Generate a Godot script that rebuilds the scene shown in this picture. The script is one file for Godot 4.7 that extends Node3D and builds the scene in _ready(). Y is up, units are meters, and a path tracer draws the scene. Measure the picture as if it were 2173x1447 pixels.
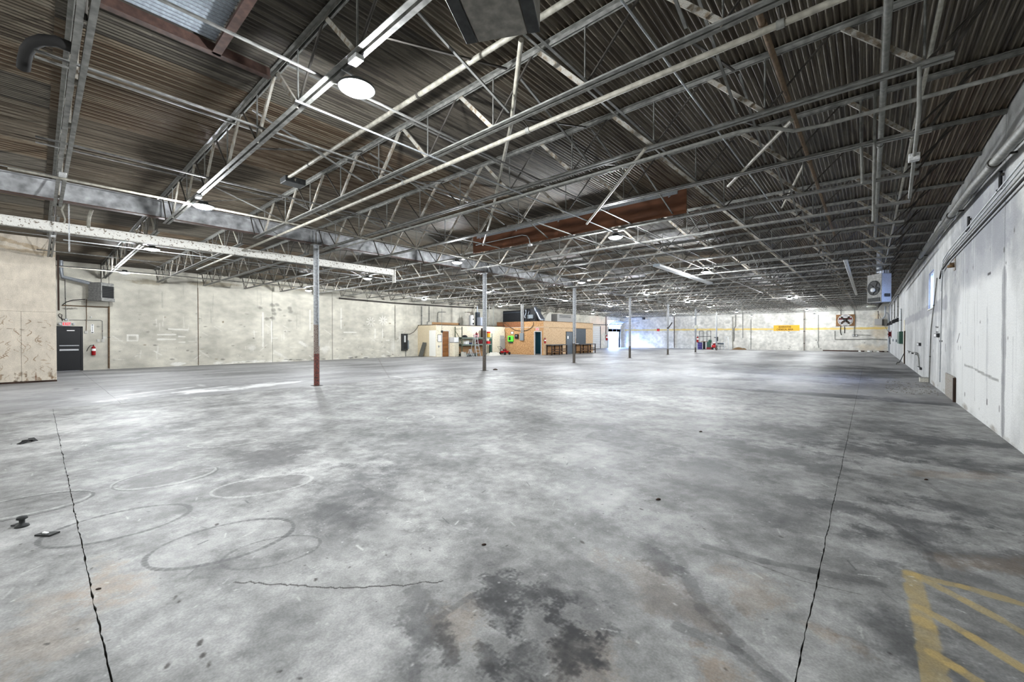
extends Node3D
# Empty steel-framed warehouse: concrete floor, tilt-up walls, bar joists under a corrugated deck.
# x runs across the hall (right wall 1.6, left wall -28.4), -z runs down its length (far wall -58.6).
const XR = 1.6
const XL = -28.4
const ZF = -58.6
const ZB = 8.0
const DECK = 5.13
const COLX = -13.7
const GRADE = 1.0
var M = {}
var used = {}
var rng = RandomNumberGenerator.new()
var things = []
var uvf = null
const ORD = ["first", "second", "third", "fourth", "fifth", "sixth", "seventh", "eighth", "ninth", "tenth", "eleventh", "twelfth", "thirteenth", "fourteenth", "fifteenth", "sixteenth", "seventeenth", "eighteenth", "nineteenth", "twentieth", "twenty-first", "twenty-second", "twenty-third", "twenty-fourth", "twenty-fifth", "twenty-sixth", "twenty-seventh", "twenty-eighth", "twenty-ninth", "thirtieth", "thirty-first", "thirty-second"]

func _ready():
	rng.seed = 7
	# ---- camera, sky, sun, exposure
	var cam = Camera3D.new()
	cam.name = "camera"
	cam.fov = 79.25
	cam.position = Vector3(0, 1.6, 0)
	cam.rotation_degrees = Vector3(-0.574, 40.955, 0)
	cam.near = 0.05
	cam.far = 300
	add_child(cam)
	cam.current = true
	var we = WorldEnvironment.new()
	we.name = "sky"
	var e = Environment.new()
	e.tonemap_mode = Environment.TONE_MAPPER_LINEAR
	e.tonemap_exposure = 1.0
	e.background_mode = Environment.BG_SKY
	var sky = Sky.new()
	var sm = ProceduralSkyMaterial.new()
	sm.sky_top_color = Color(0.30, 0.50, 0.86)
	sm.sky_horizon_color = Color(0.78, 0.86, 0.96)
	sm.ground_horizon_color = Color(0.62, 0.62, 0.60)
	sm.ground_bottom_color = Color(0.36, 0.35, 0.33)
	sm.sky_energy_multiplier = 6.0
	sky.sky_material = sm
	e.sky = sky
	e.sdfgi_enabled = true
	e.ssao_enabled = true
	e.ssil_enabled = true
	we.environment = e
	add_child(we)
	var sun = DirectionalLight3D.new()
	sun.name = "sun"
	sun.light_color = Color(1.0, 0.95, 0.87)
	sun.light_energy = 2.5
	sun.light_angular_distance = 0.5
	sun.shadow_enabled = true
	add_child(sun)
	sun.look_at_from_position(Vector3(-40, 11, -46), Vector3(-40 + 4.4, 11 - 2.0, -46 - 2.9), Vector3.UP)
	# ---- the place
	make_materials()
	print("materials")
	build_floor()
	print("floor")
	build_walls()
	build_ceiling()
	print("shell")
	build_columns()
	build_joists()
	build_bridging()
	build_lamps()
	print("steel")
	build_ceiling_services()
	build_left_wall_things()
	build_offices()
	build_storage()
	build_right_wall_things()
	build_far_things()
	build_floor_litter()
	settle()
	print("done")

# ---------------------------------------------------------------- helpers
func numbered(n):
	if not used.has(n):
		used[n] = 0
		return n
	used[n] += 1
	return "%s_%03d" % [n, used[n]]

func thing(called, label, category, group = ""):
	var o = Node3D.new()
	o.name = numbered(called)
	add_child(o)
	o.set_meta("label", label)
	o.set_meta("category", category)
	if group != "":
		o.set_meta("group", group)
	things.append(o)
	return o

func struct(called):
	var o = Node3D.new()
	o.name = called
	add_child(o)
	o.set_meta("kind", "structure")
	return o

# moves each thing's origin to the middle of its base
func settle():
	for t in things:
		var box = AABB()
		var first = true
		for c in t.get_children():
			if c is MeshInstance3D:
				var b = c.transform * c.get_aabb()
				box = b if first else box.merge(b)
				first = false
		if first:
			continue
		var p = Vector3(box.get_center().x, box.position.y, box.get_center().z)
		for c in t.get_children():
			c.position -= p
		t.position += p

func S():
	var st = SurfaceTool.new()
	st.begin(Mesh.PRIMITIVE_TRIANGLES)
	return st

func part(parent, called, st, mat, label = ""):
	st.generate_normals()
	var m = MeshInstance3D.new()
	m.mesh = st.commit()
	m.mesh.surface_set_material(0, M[mat])
	m.name = called
	m.cast_shadow = GeometryInstance3D.SHADOW_CASTING_SETTING_ON
	parent.add_child(m, true)
	if label != "":
		m.set_meta("label", label)
	return m

func shared(parent, called, mesh, xf, mat = ""):
	var m = MeshInstance3D.new()
	m.mesh = mesh
	m.transform = xf
	m.name = called
	if mat != "":
		m.material_override = M[mat]
	parent.add_child(m, true)
	return m

func mesh_of(st, mat):
	st.generate_normals()
	var m = st.commit()
	m.surface_set_material(0, M[mat])
	return m

func vtx(st, p):
	if uvf != null:
		st.set_uv(uvf.call(p))
		st.set_uv2(Vector2(p.x + p.z, p.y) * 0.6)
	st.add_vertex(p)

# quad a b c d seen from its front in anticlockwise order
func quad(st, a, b, c, d):
	for p in [a, c, b, a, d, c]:
		vtx(st, p)

# box with chamfered edges
func bx(st, at, size, bev = 0.0, bas = Basis.IDENTITY):
	st.set_smooth_group(-1)
	var h = size * 0.5
	if bev <= 0.0:
		var v = []
		for i in 8:
			v.append(at + bas * Vector3(h.x * (1 if i & 1 else -1), h.y * (1 if i & 2 else -1), h.z * (1 if i & 4 else -1)))
		quad(st, v[4], v[5], v[7], v[6])
		quad(st, v[1], v[0], v[2], v[3])
		quad(st, v[5], v[1], v[3], v[7])
		quad(st, v[0], v[4], v[6], v[2])
		quad(st, v[6], v[7], v[3], v[2])
		quad(st, v[0], v[1], v[5], v[4])
		return
	bev = minf(bev, minf(h.x, minf(h.y, h.z)) * 0.8)
	var P = func(sx, sy, sz, ax):
		var q = Vector3(h.x * sx, h.y * sy, h.z * sz)
		for k in 3:
			if k != ax:
				q[k] -= bev * signf(q[k])
		return at + bas * q
	for ax in 3:
		var u = (ax + 1) % 3
		var w = (ax + 2) % 3
		for s in [-1, 1]:
			var c = []
			for k in [[-1, -1], [1, -1], [1, 1], [-1, 1]]:
				var sg = [0, 0, 0]
				sg[ax] = s
				sg[u] = k[0]
				sg[w] = k[1]
				c.append(P.call(sg[0], sg[1], sg[2], ax))
			if s > 0:
				quad(st, c[0], c[1], c[2], c[3])
			else:
				quad(st, c[3], c[2], c[1], c[0])
		# edges running along ax
		for k in [[-1, -1], [1, -1], [1, 1], [-1, 1]]:
			var a = [0, 0, 0]
			a[u] = k[0]
			a[w] = k[1]
			a[ax] = -1
			var b = a.duplicate()
			b[ax] = 1
			var p0 = P.call(a[0], a[1], a[2], u)
			var p1 = P.call(b[0], b[1], b[2], u)
			var p2 = P.call(b[0], b[1], b[2], w)
			var p3 = P.call(a[0], a[1], a[2], w)
			if k[0] * k[1] > 0:
				quad(st, p0, p3, p2, p1)
			else:
				quad(st, p0, p1, p2, p3)
	for sx in [-1, 1]:
		for sy in [-1, 1]:
			for sz in [-1, 1]:
				var a = P.call(sx, sy, sz, 0)
				var b = P.call(sx, sy, sz, 1)
				var c = P.call(sx, sy, sz, 2)
				var o = [a, c, b] if sx * sy * sz > 0 else [a, b, c]
				for p in o:
					vtx(st, p)

# box between two corners
func bxc(st, a, b, bev = 0.0):
	bx(st, (a + b) * 0.5, (b - a).abs(), bev)

# straight bar of rectangular section from a to b (w across, t up)
func bar(st, a, b, w, t, bev = 0.0):
	var d = b - a
	var z = d.normalized()
	var ref = Vector3.UP if absf(z.y) < 0.98 else Vector3.RIGHT
	var x = ref.cross(z).normalized()
	var y = z.cross(x)
	bx(st, (a + b) * 0.5, Vector3(w, t, d.length()), bev, Basis(x, y, z))

# round tube along points
func tb(st, pts, r, n = 8, caps = true):
	var rings = []
	var count = pts.size()
	var ref = Vector3.ZERO
	for i in count:
		var d = (pts[mini(i + 1, count - 1)] - pts[maxi(i - 1, 0)]).normalized()
		if ref == Vector3.ZERO:
			ref = Vector3.UP if absf(d.y) < 0.9 else Vector3.RIGHT
		var x = (ref - d * ref.dot(d)).normalized()
		ref = x
		var y = d.cross(x)
		var rr = r[i] if r is Array else r
		var ring = []
		for k in n:
			var a = TAU * k / n
			ring.append(pts[i] + (x * cos(a) + y * sin(a)) * rr)
		rings.append(ring)
	st.set_smooth_group(1)
	for i in count - 1:
		for k in n:
			var k2 = (k + 1) % n
			quad(st, rings[i][k], rings[i][k2], rings[i + 1][k2], rings[i + 1][k])
	if caps:
		st.set_smooth_group(-1)
		for k in range(1, n - 1):
			for p in [rings[0][0], rings[0][k], rings[0][k + 1]]:
				vtx(st, p)
			for p in [rings[-1][0], rings[-1][k + 1], rings[-1][k]]:
				vtx(st, p)

# lathe: profile of Vector2(radius, height) turned round the y axis of xf
func lathe(st, prof, n, xf):
	st.set_smooth_group(2)
	for i in prof.size() - 1:
		for k in n:
			var q = []
			for c in [[i, k], [i, k + 1], [i + 1, k + 1], [i + 1, k]]:
				var a = TAU * (c[1] % n) / n
				var p = prof[c[0]]
				q.append(xf * Vector3(p.x * cos(a), p.y, -p.x * sin(a)))
			if prof[i].x < 0.0005:
				for p in [q[0], q[3], q[2]]:
					vtx(st, p)
			elif prof[i + 1].x < 0.0005:
				for p in [q[0], q[2], q[1]]:
					vtx(st, p)
			else:
				quad(st, q[0], q[1], q[2], q[3])

# flat polygon extruded: pts are Vector2, xf maps (x, y, 0..depth)
func prism(st, pts, depth, xf):
	st.set_smooth_group(-1)
	var poly = PackedVector2Array(pts)
	if Geometry2D.is_polygon_clockwise(poly):
		poly.reverse()
	var tri = Geometry2D.triangulate_polygon(poly)
	for i in range(0, tri.size(), 3):
		var a = poly[tri[i]]
		var b = poly[tri[i + 1]]
		var c = poly[tri[i + 2]]
		if (b - a).cross(c - a) < 0:
			var t = b
			b = c
			c = t
		for p in [a, c, b]:
			vtx(st, xf * Vector3(p.x, p.y, depth))
		for p in [a, b, c]:
			vtx(st, xf * Vector3(p.x, p.y, 0))
	var n = poly.size()
	for i in n:
		var a = poly[i]
		var b = poly[(i + 1) % n]
		quad(st, xf * Vector3(a.x, a.y, 0), xf * Vector3(b.x, b.y, 0), xf * Vector3(b.x, b.y, depth), xf * Vector3(a.x, a.y, depth))

# one-line parts
func pb(t, called, mat, at, size, bev = 0.006, bas = Basis.IDENTITY, label = ""):
	var st = S()
	bx(st, at, size, bev, bas)
	return part(t, called, st, mat, label)

func pt(t, called, mat, pts, r, n = 8, label = ""):
	var st = S()
	tb(st, pts, r, n)
	return part(t, called, st, mat, label)

func pbar(t, called, mat, a, b, w, h, bev = 0.0, label = ""):
	var st = S()
	bar(st, a, b, w, h, bev)
	return part(t, called, st, mat, label)

func plathe(t, called, mat, prof, at, n = 20, bas = Basis.IDENTITY, label = ""):
	var st = S()
	lathe(st, prof, n, Transform3D(bas, at))
	return part(t, called, st, mat, label)

# plate on a wall plane: a and b are opposite corners on the plane, from d0 to d1 in front of it
func plate(t, called, mat, a, b, d0, d1, bev = 0.004, label = ""):
	var st = S()
	var lo = a.min(b)
	var hi = a.max(b)
	var ax = 0 if absf(a.x - b.x) < 0.0006 else (2 if absf(a.z - b.z) < 0.0006 else 1)
	var s = -1.0 if (ax == 0 and a.x > -5.0) else 1.0
	var p = a[ax]
	lo[ax] = minf(p + s * d0, p + s * d1)
	hi[ax] = maxf(p + s * d0, p + s * d1)
	bxc(st, lo, hi, bev)
	return part(t, called, st, mat, label)

# raised lettering on a plane: text centred at p, facing yaw
func letters(t, called, mat, text, p, height, yaw, depth = 0.01, wide = 0.0, label = ""):
	var tm = TextMesh.new()
	tm.text = text
	var f = SystemFont.new()
	f.font_names = PackedStringArray(["Droid Sans"])
	f.font_weight = 700
	tm.font = f
	tm.font_size = 64
	tm.pixel_size = height / 46.0
	tm.depth = depth
	tm.material = M[mat]
	var m = MeshInstance3D.new()
	m.mesh = tm
	m.name = called
	m.position = p
	m.rotation.y = yaw
	if wide > 0.0:
		var w = tm.get_aabb().size.x
		if w > 0.001:
			m.scale.x = wide / w
	t.add_child(m, true)
	if label != "":
		m.set_meta("label", label)
	return m

# ---------------------------------------------------------------- painted textures
class Paint:
	var w
	var h
	var a0
	var a1
	var b0
	var b1
	var d = PackedByteArray()
	var nz = PackedByteArray()
	var fine = PackedByteArray()
	func _init(pw, ph, pa0, pa1, pb0, pb1, sd):
		w = pw
		h = ph
		a0 = pa0
		a1 = pa1
		b0 = pb0
		b1 = pb1
		nz = noise(512, 512, 0.05, sd, 6)
		fine = noise(512, 512, 0.22, sd + 1, 3)
	static func noise(pw, ph, freq, sd, octaves, sx = 1, sy = 1):
		var n = FastNoiseLite.new()
		n.noise_type = FastNoiseLite.TYPE_SIMPLEX_SMOOTH
		n.seed = sd
		n.frequency = freq
		n.fractal_octaves = octaves
		var im = n.get_image(maxi(2, pw / sx), maxi(2, ph / sy))
		if sx != 1 or sy != 1:
			im.resize(pw, ph, Image.INTERPOLATE_CUBIC)
		return im.get_data()
	func base(col, layers):
		var total = w * h
		var lum = PackedFloat32Array()
		lum.resize(total)
		lum.fill(0.0)
		for L in layers:
			var n = L[0]
			var k = L[1] / 128.0
			for i in total:
				lum[i] += (n[i] - 128) * k
		d.resize(total * 3)
		var j = 0
		var r = col.r * 255.0
		var g = col.g * 255.0
		var b = col.b * 255.0
		for i in total:
			var f = 1.0 + lum[i]
			d[j] = clampi(int(r * f), 0, 255)
			d[j + 1] = clampi(int(g * f), 0, 255)
			d[j + 2] = clampi(int(b * f), 0, 255)
			j += 3
	func mix(i, col, k):
		var j = i * 3
		d[j] = int(d[j] + (col.r * 255.0 - d[j]) * k)
		d[j + 1] = int(d[j + 1] + (col.g * 255.0 - d[j + 1]) * k)
		d[j + 2] = int(d[j + 2] + (col.b * 255.0 - d[j + 2]) * k)
	# ragged patch of stain: ra and rb are radii along its own axes, turned by rot
	func blob(ca, cb, ra, rb, rot, col, k, ragged = 1.0, grain = 1.0, sharp = 1.5):
		var sa = w / (a1 - a0)
		var sb = h / (b1 - b0)
		var R = maxf(ra, rb) * 1.5
		var cr = cos(rot)
		var sr = sin(rot)
		for y in range(maxi(0, int((cb - R - b0) * sb)), mini(h, int((cb + R - b0) * sb) + 1)):
			var db = b0 + (y + 0.5) / sb - cb
			for x in range(maxi(0, int((ca - R - a0) * sa)), mini(w, int((ca + R - a0) * sa) + 1)):
				var da = a0 + (x + 0.5) / sa - ca
				var p = (da * cr + db * sr) / ra
				var q = (db * cr - da * sr) / rb
				var q2 = p * p + q * q
				if q2 > 2.2:
					continue
				var n1 = nz[(y & 511) * 512 + (x & 511)] / 255.0
				var n2 = nz[((y / 3) & 511) * 512 + ((x / 3 + 170) & 511)] / 255.0
				var f = 1.0 - sqrt(q2) + (n2 - 0.5) * ragged * 1.6 + (n1 - 0.5) * 0.7 * grain
				if f > 0.0:
					mix(y * w + x, col, k * clampf(f * sharp + (fine[(y & 511) * 512 + (x & 511)] / 255.0 - 0.5) * 1.3 * grain, 0.0, 1.0) * (1.0 - 0.5 * grain * (1.0 - n1)))
	# mark along a line with a worn, broken edge
	func stroke(pts, width, col, k, worn = 0.5):
		var sa = w / (a1 - a0)
		var sb = h / (b1 - b0)
		for s in pts.size() - 1:
			var A = pts[s]
			var B = pts[s + 1]
			var ab = B - A
			var len2 = maxf(ab.length_squared(), 0.000001)
			var hw = maxf(width * 0.5, 0.6 / sa)
			for y in range(maxi(0, int((minf(A.y, B.y) - hw * 1.5 - b0) * sb)), mini(h, int((maxf(A.y, B.y) + hw * 1.5 - b0) * sb) + 1)):
				for x in range(maxi(0, int((minf(A.x, B.x) - hw * 1.5 - a0) * sa)), mini(w, int((maxf(A.x, B.x) + hw * 1.5 - a0) * sa) + 1)):
					var p = Vector2(a0 + (x + 0.5) / sa, b0 + (y + 0.5) / sb)
					var t = clampf((p - A).dot(ab) / len2, 0.0, 1.0)
					var dist = p.distance_to(A + ab * t) / hw
					if dist > 1.4:
						continue
					var n1 = nz[(y & 511) * 512 + (x & 511)] / 255.0
					var n2 = nz[((y / 3) & 511) * 512 + ((x / 3 + 90) & 511)] / 255.0
					var f = 1.0 - dist + (n1 - 0.5) * 0.8 * worn + (n2 - 0.5) * 1.6 * worn + 0.25
					if f > 0.0:
						mix(y * w + x, col, k * minf(1.0, f * 3.0) * (1.0 - worn * 0.6 * (1.0 - n1)))
	func ring(A, B, squash, width, col, k, from = 0.0, to = TAU):
		var c = (A + B) * 0.5
		var ax = (B - A) * 0.5
		var ay = Vector2(-ax.y, ax.x) * squash
		var pts = []
		for i in 49:
			var t = lerpf(from, to, i / 48.0)
			pts.append(c + ax * cos(t) + ay * sin(t))
		stroke(pts, width, col, k, 0.9)
	func tex():
		var im = Image.create_from_data(w, h, false, Image.FORMAT_RGB8, d)
		im.generate_mipmaps()
		return ImageTexture.create_from_image(im)

func grime(sd, freq, lo, octaves = 5, sx = 1, sy = 1):
	var n = FastNoiseLite.new()
	n.seed = sd
	n.frequency = freq
	n.fractal_octaves = octaves
	var im = n.get_seamless_image(512 / sx, 512 / sy)
	if sx != 1 or sy != 1:
		im.resize(512, 512, Image.INTERPOLATE_CUBIC)
	var src = im.get_data()
	for i in src.size():
		src[i] = int(255.0 * (lo + (1.0 - lo) * src[i] / 255.0))
	var out = Image.create_from_data(512, 512, false, Image.FORMAT_L8, src)
	out.generate_mipmaps()
	return ImageTexture.create_from_image(out)

func mk(called, col, rough = 0.7, metal = 0.0, tex = null, scale = 0.6):
	var m = StandardMaterial3D.new()
	m.albedo_color = col
	m.roughness = rough
	m.metallic = metal
	m.metallic_specular = 0.4
	if tex:
		m.albedo_texture = tex
		m.uv1_triplanar = true
		m.uv1_world_triplanar = true
		m.uv1_scale = scale if scale is Vector3 else Vector3.ONE * scale
	M[called] = m
	return m

func two_tone(sd, freq, ca, cb, cut, soft, sx = 1, sy = 1):
	var n = FastNoiseLite.new()
	n.seed = sd
	n.frequency = freq
	n.fractal_octaves = 5
	var im = n.get_seamless_image(512 / sx, 512 / sy)
	if sx != 1 or sy != 1:
		im.resize(512, 512, Image.INTERPOLATE_CUBIC)
	var src = im.get_data()
	var out = PackedByteArray()
	out.resize(512 * 512 * 3)
	for i in src.size():
		var v = src[i] / 255.0
		var c = ca.lerp(cb, clampf((v - cut) / soft, 0.0, 1.0)) * (0.88 + 0.24 * fmod(v * 7.0, 1.0))
		out[i * 3] = clampi(int(c.r * 255), 0, 255)
		out[i * 3 + 1] = clampi(int(c.g * 255), 0, 255)
		out[i * 3 + 2] = clampi(int(c.b * 255), 0, 255)
	var o = Image.create_from_data(512, 512, false, Image.FORMAT_RGB8, out)
	o.generate_mipmaps()
	return ImageTexture.create_from_image(o)

func make_materials():
	var g = grime(3, 0.02, 0.62)
	var gf = grime(5, 0.05, 0.72)
	mk("steel", Color8(128, 128, 124), 0.55, 0.0, g, 0.7)
	mk("chord", Color8(142, 142, 137), 0.5, 0.0, g, 0.7)
	mk("steel_dark", Color8(72, 68, 62), 0.6, 0.0, g, 0.9)
	mk("web_light", Color8(196, 192, 182), 0.55, 0.0, two_tone(14, 0.02, Color8(150, 147, 139), Color8(116, 104, 88), 0.5, 0.25), 0.8)
	M["web_light"].albedo_color = Color(1, 1, 1)
	mk("girder", Color8(176, 177, 178), 0.5, 0.0, grime(8, 0.012, 0.55), 0.5)
	mk("primer", Color8(86, 64, 56), 0.7, 0.0, g, 0.8)
	mk("galvanised", Color8(178, 183, 188), 0.4, 0.35, gf, 1.2)
	mk("pipe_white", Color8(172, 168, 155), 0.5, 0.0, g, 0.8)
	mk("pipe_grey", Color8(140, 140, 134), 0.5, 0.0, g, 0.8)
	mk("pipe_rust", Color8(120, 98, 74), 0.7, 0.0, g, 0.8)
	mk("conduit", Color8(186, 190, 192), 0.4, 0.3, gf, 1.0)
	mk("white_paint", Color8(214, 212, 204), 0.55, 0.0, two_tone(21, 0.02, Color8(205, 203, 196), Color8(112, 102, 90), 0.70, 0.06), 1.1)
	M["white_paint"].albedo_color = Color(1, 1, 1)
	mk("enamel", Color8(226, 227, 226), 0.35, 0.0, gf, 1.0)
	mk("off_white", Color8(215, 212, 200), 0.6, 0.0, gf, 1.0)
	mk("black", Color8(26, 27, 30), 0.45, 0.0, gf, 1.0)
	mk("black_rubber", Color8(30, 29, 28), 0.85)
	mk("charcoal", Color8(58, 60, 60), 0.6, 0.0, g, 1.0)
	mk("red", Color8(176, 26, 32), 0.35, 0.0, gf, 2.0)
	mk("maroon", Color8(120, 24, 32), 0.5, 0.0, gf, 2.0)
	mk("green", Color8(96, 224, 66), 0.4)
	mk("dark_green", Color8(52, 92, 78), 0.5, 0.0, g, 2.0)
	mk("rack_green", Color8(96, 104, 84), 0.5, 0.0, g, 2.0)
	mk("rack_teal", Color8(140, 158, 146), 0.5, 0.0, g, 2.0)
	mk("yellow", Color8(236, 184, 52), 0.6, 0.0, gf, 1.0)
	mk("orange", Color8(226, 128, 48), 0.6, 0.0, gf, 1.0)
	mk("purple", Color8(62, 52, 112), 0.45, 0.0, gf, 1.0)
	mk("blue", Color8(46, 62, 120), 0.5, 0.0, gf, 1.0)
	mk("teal_wall", Color8(46, 100, 122), 0.7, 0.0, gf, 1.0)
	mk("slate", Color8(84, 94, 104), 0.6, 0.0, grime(31, 0.03, 0.6), 0.7)
	mk("slate_door", Color8(98, 108, 118), 0.5, 0.0, gf, 1.0)
	mk("grey_box", Color8(140, 150, 156), 0.5, 0.0, gf, 1.2)
	mk("heater_grey", Color8(150, 150, 146), 0.5, 0.1, g, 1.0)
	mk("heater_steel", Color8(150, 146, 138), 0.55, 0.15, grime(33, 0.02, 0.7), 1.0)
	mk("cabinet_grey", Color8(178, 176, 172), 0.55, 0.0, gf, 0.8)
	mk("aluminium", Color8(214, 216, 218), 0.35, 0.3, gf, 1.5)
	mk("foil", Color8(190, 196, 204), 0.28, 0.75, two_tone(41, 0.05, Color8(230, 232, 236), Color8(120, 126, 136), 0.45, 0.2), 1.6)
	mk("black_wrap", Color8(34, 36, 40), 0.55, 0.0, g, 1.0)
	mk("cardboard", Color8(186, 146, 104), 0.85, 0.0, gf, 1.0)
	mk("timber_dark", Color8(66, 46, 34), 0.75, 0.0, grime(44, 0.01, 0.6, 5, 1, 8), 1.0)
	mk("timber", Color8(150, 112, 74), 0.75, 0.0, grime(45, 0.01, 0.6, 5, 1, 8), 1.0)
	mk("door_wood", Color8(150, 98, 52), 0.5, 0.0, grime(46, 0.012, 0.7, 5, 8, 1), 0.8)
	mk("header_ply", Color8(138, 90, 64), 0.6, 0.0, grime(47, 0.012, 0.55, 5, 4, 1), 0.5)
	mk("osb", Color(1, 1, 1), 0.8, 0.0, two_tone(51, 0.045, Color8(186, 146, 102), Color8(132, 94, 60), 0.52, 0.25, 1, 2), 0.55)
	mk("osb_pale", Color(1, 1, 1), 0.8, 0.0, two_tone(52, 0.04, Color8(196, 168, 134), Color8(148, 116, 84), 0.6, 0.25, 1, 2), 0.55)
	mk("ply_dark", Color(1, 1, 1), 0.8, 0.0, two_tone(53, 0.04, Color8(128, 84, 54), Color8(90, 56, 36), 0.5, 0.3, 2, 1), 0.5)
	mk("ply_cream", Color(1, 1, 1), 0.75, 0.0, two_tone(54, 0.014, Color8(226, 217, 202), Color8(196, 182, 160), 0.6, 0.3, 1, 2), 0.5)
	mk("ply_worn", Color(1, 1, 1), 0.8, 0.0, two_tone(55, 0.02, Color8(216, 205, 186), Color8(150, 126, 98), 0.68, 0.16, 1, 3), 0.9)
	mk("cream", Color(1, 1, 1), 0.75, 0.0, two_tone(56, 0.03, Color8(222, 214, 192), Color8(182, 168, 144), 0.66, 0.2), 0.45)
	mk("cream_shabby", Color(1, 1, 1), 0.8, 0.0, two_tone(57, 0.05, Color8(216, 202, 172), Color8(146, 128, 100), 0.6, 0.2), 0.6)
	mk("pale_patch", Color(1, 1, 1), 0.7, 0.0, two_tone(58, 0.08, Color8(236, 234, 226), Color8(140, 142, 138), 0.7, 0.1), 0.9)
	mk("paper", Color8(240, 240, 238), 0.8)
	mk("skin_grey", Color8(112, 112, 106), 0.6, 0.0, g, 0.9)
	mk("rusty", Color(1, 1, 1), 0.75, 0.0, two_tone(59, 0.03, Color8(142, 139, 132), Color8(116, 90, 68), 0.58, 0.2), 1.2)
	mk("sand", Color8(140, 112, 78), 0.95, 0.0, grime(60, 0.08, 0.6), 1.5)
	mk("red_plastic", Color8(206, 40, 46), 0.4)
	mk("pinkish", Color8(232, 172, 178), 0.6)
	mk("mirror_pale", Color8(214, 214, 200), 0.4, 0.0)
	mk("lens_dark", Color8(70, 74, 78), 0.25)
	mk("chrome", Color8(214, 216, 220), 0.2, 0.9)
	mk("roof_board", Color8(90, 84, 76), 0.9)
	mk("joint", Color8(70, 67, 61), 0.95)
	mk("blue_or_daylit_metal", Color8(196, 204, 220), 0.4, 0.1, gf, 1.0)
	mk("yard", Color8(206, 204, 198), 0.9, 0.0, gf, 0.5)
	mk("asphalt", Color8(150, 146, 138), 0.95, 0.0, gf, 0.5)
	# corrugated deck: four sheets' worth of dust and rust on old galvanising, streaked along the ribs
	for i in 4:
		var c = [Color8(98, 91, 79), Color8(89, 84, 75), Color8(104, 93, 78), Color8(92, 85, 73)][i]
		var c2 = [Color8(62, 53, 42), Color8(55, 50, 44), Color8(70, 55, 40), Color8(55, 47, 38)][i]
		var m = StandardMaterial3D.new()
		m.albedo_texture = two_tone(70 + i, 0.02, c, c2, 0.42, 0.3, 1, 4)
		m.roughness = 0.55
		m.metallic_specular = 0.4
		M["deck%d" % i] = m
	mk("deck_new", Color8(176, 186, 196), 0.35, 0.2, gf, 0.8)
	# glowing
	var em = mk("lens_glow", Color(1, 1, 1), 0.4)
	em.emission_enabled = true
	em.emission = Color(0.95, 0.98, 1.0)
	em.emission_energy_multiplier = 6.0
	em = mk("tube_glow", Color(1, 1, 0.9), 0.4)
	em.emission_enabled = true
	em.emission = Color(1.0, 0.98, 0.82)
	em.emission_energy_multiplier = 2.0
	em = mk("exit_glow", Color8(230, 40, 44), 0.5)
	em.emission_enabled = true
	em.emission = Color(1.0, 0.1, 0.12)
	em.emission_energy_multiplier = 0.7
	var gl = mk("glass", Color(0.86, 0.92, 0.96, 0.18), 0.05)
	gl.transparency = BaseMaterial3D.TRANSPARENCY_ALPHA
	gl = mk("pane_frosted", Color8(222, 226, 228), 0.4)
	gl.backlight_enabled = true
	gl.backlight = Color(0.4, 0.42, 0.44)

# ---------------------------------------------------------------- floor
func G2(p):
	return Vector2(p.x, p.z)

# breaks a line into a ragged one, as a crack runs
func jag(pts, amp):
	var out = []
	for i in pts.size() - 1:
		for k in 6:
			out.append(pts[i].lerp(pts[i + 1], k / 6.0) + Vector2(rng.randf_range(-amp, amp), rng.randf_range(-amp, amp)))
	out.append(pts[-1])
	return out

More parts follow.
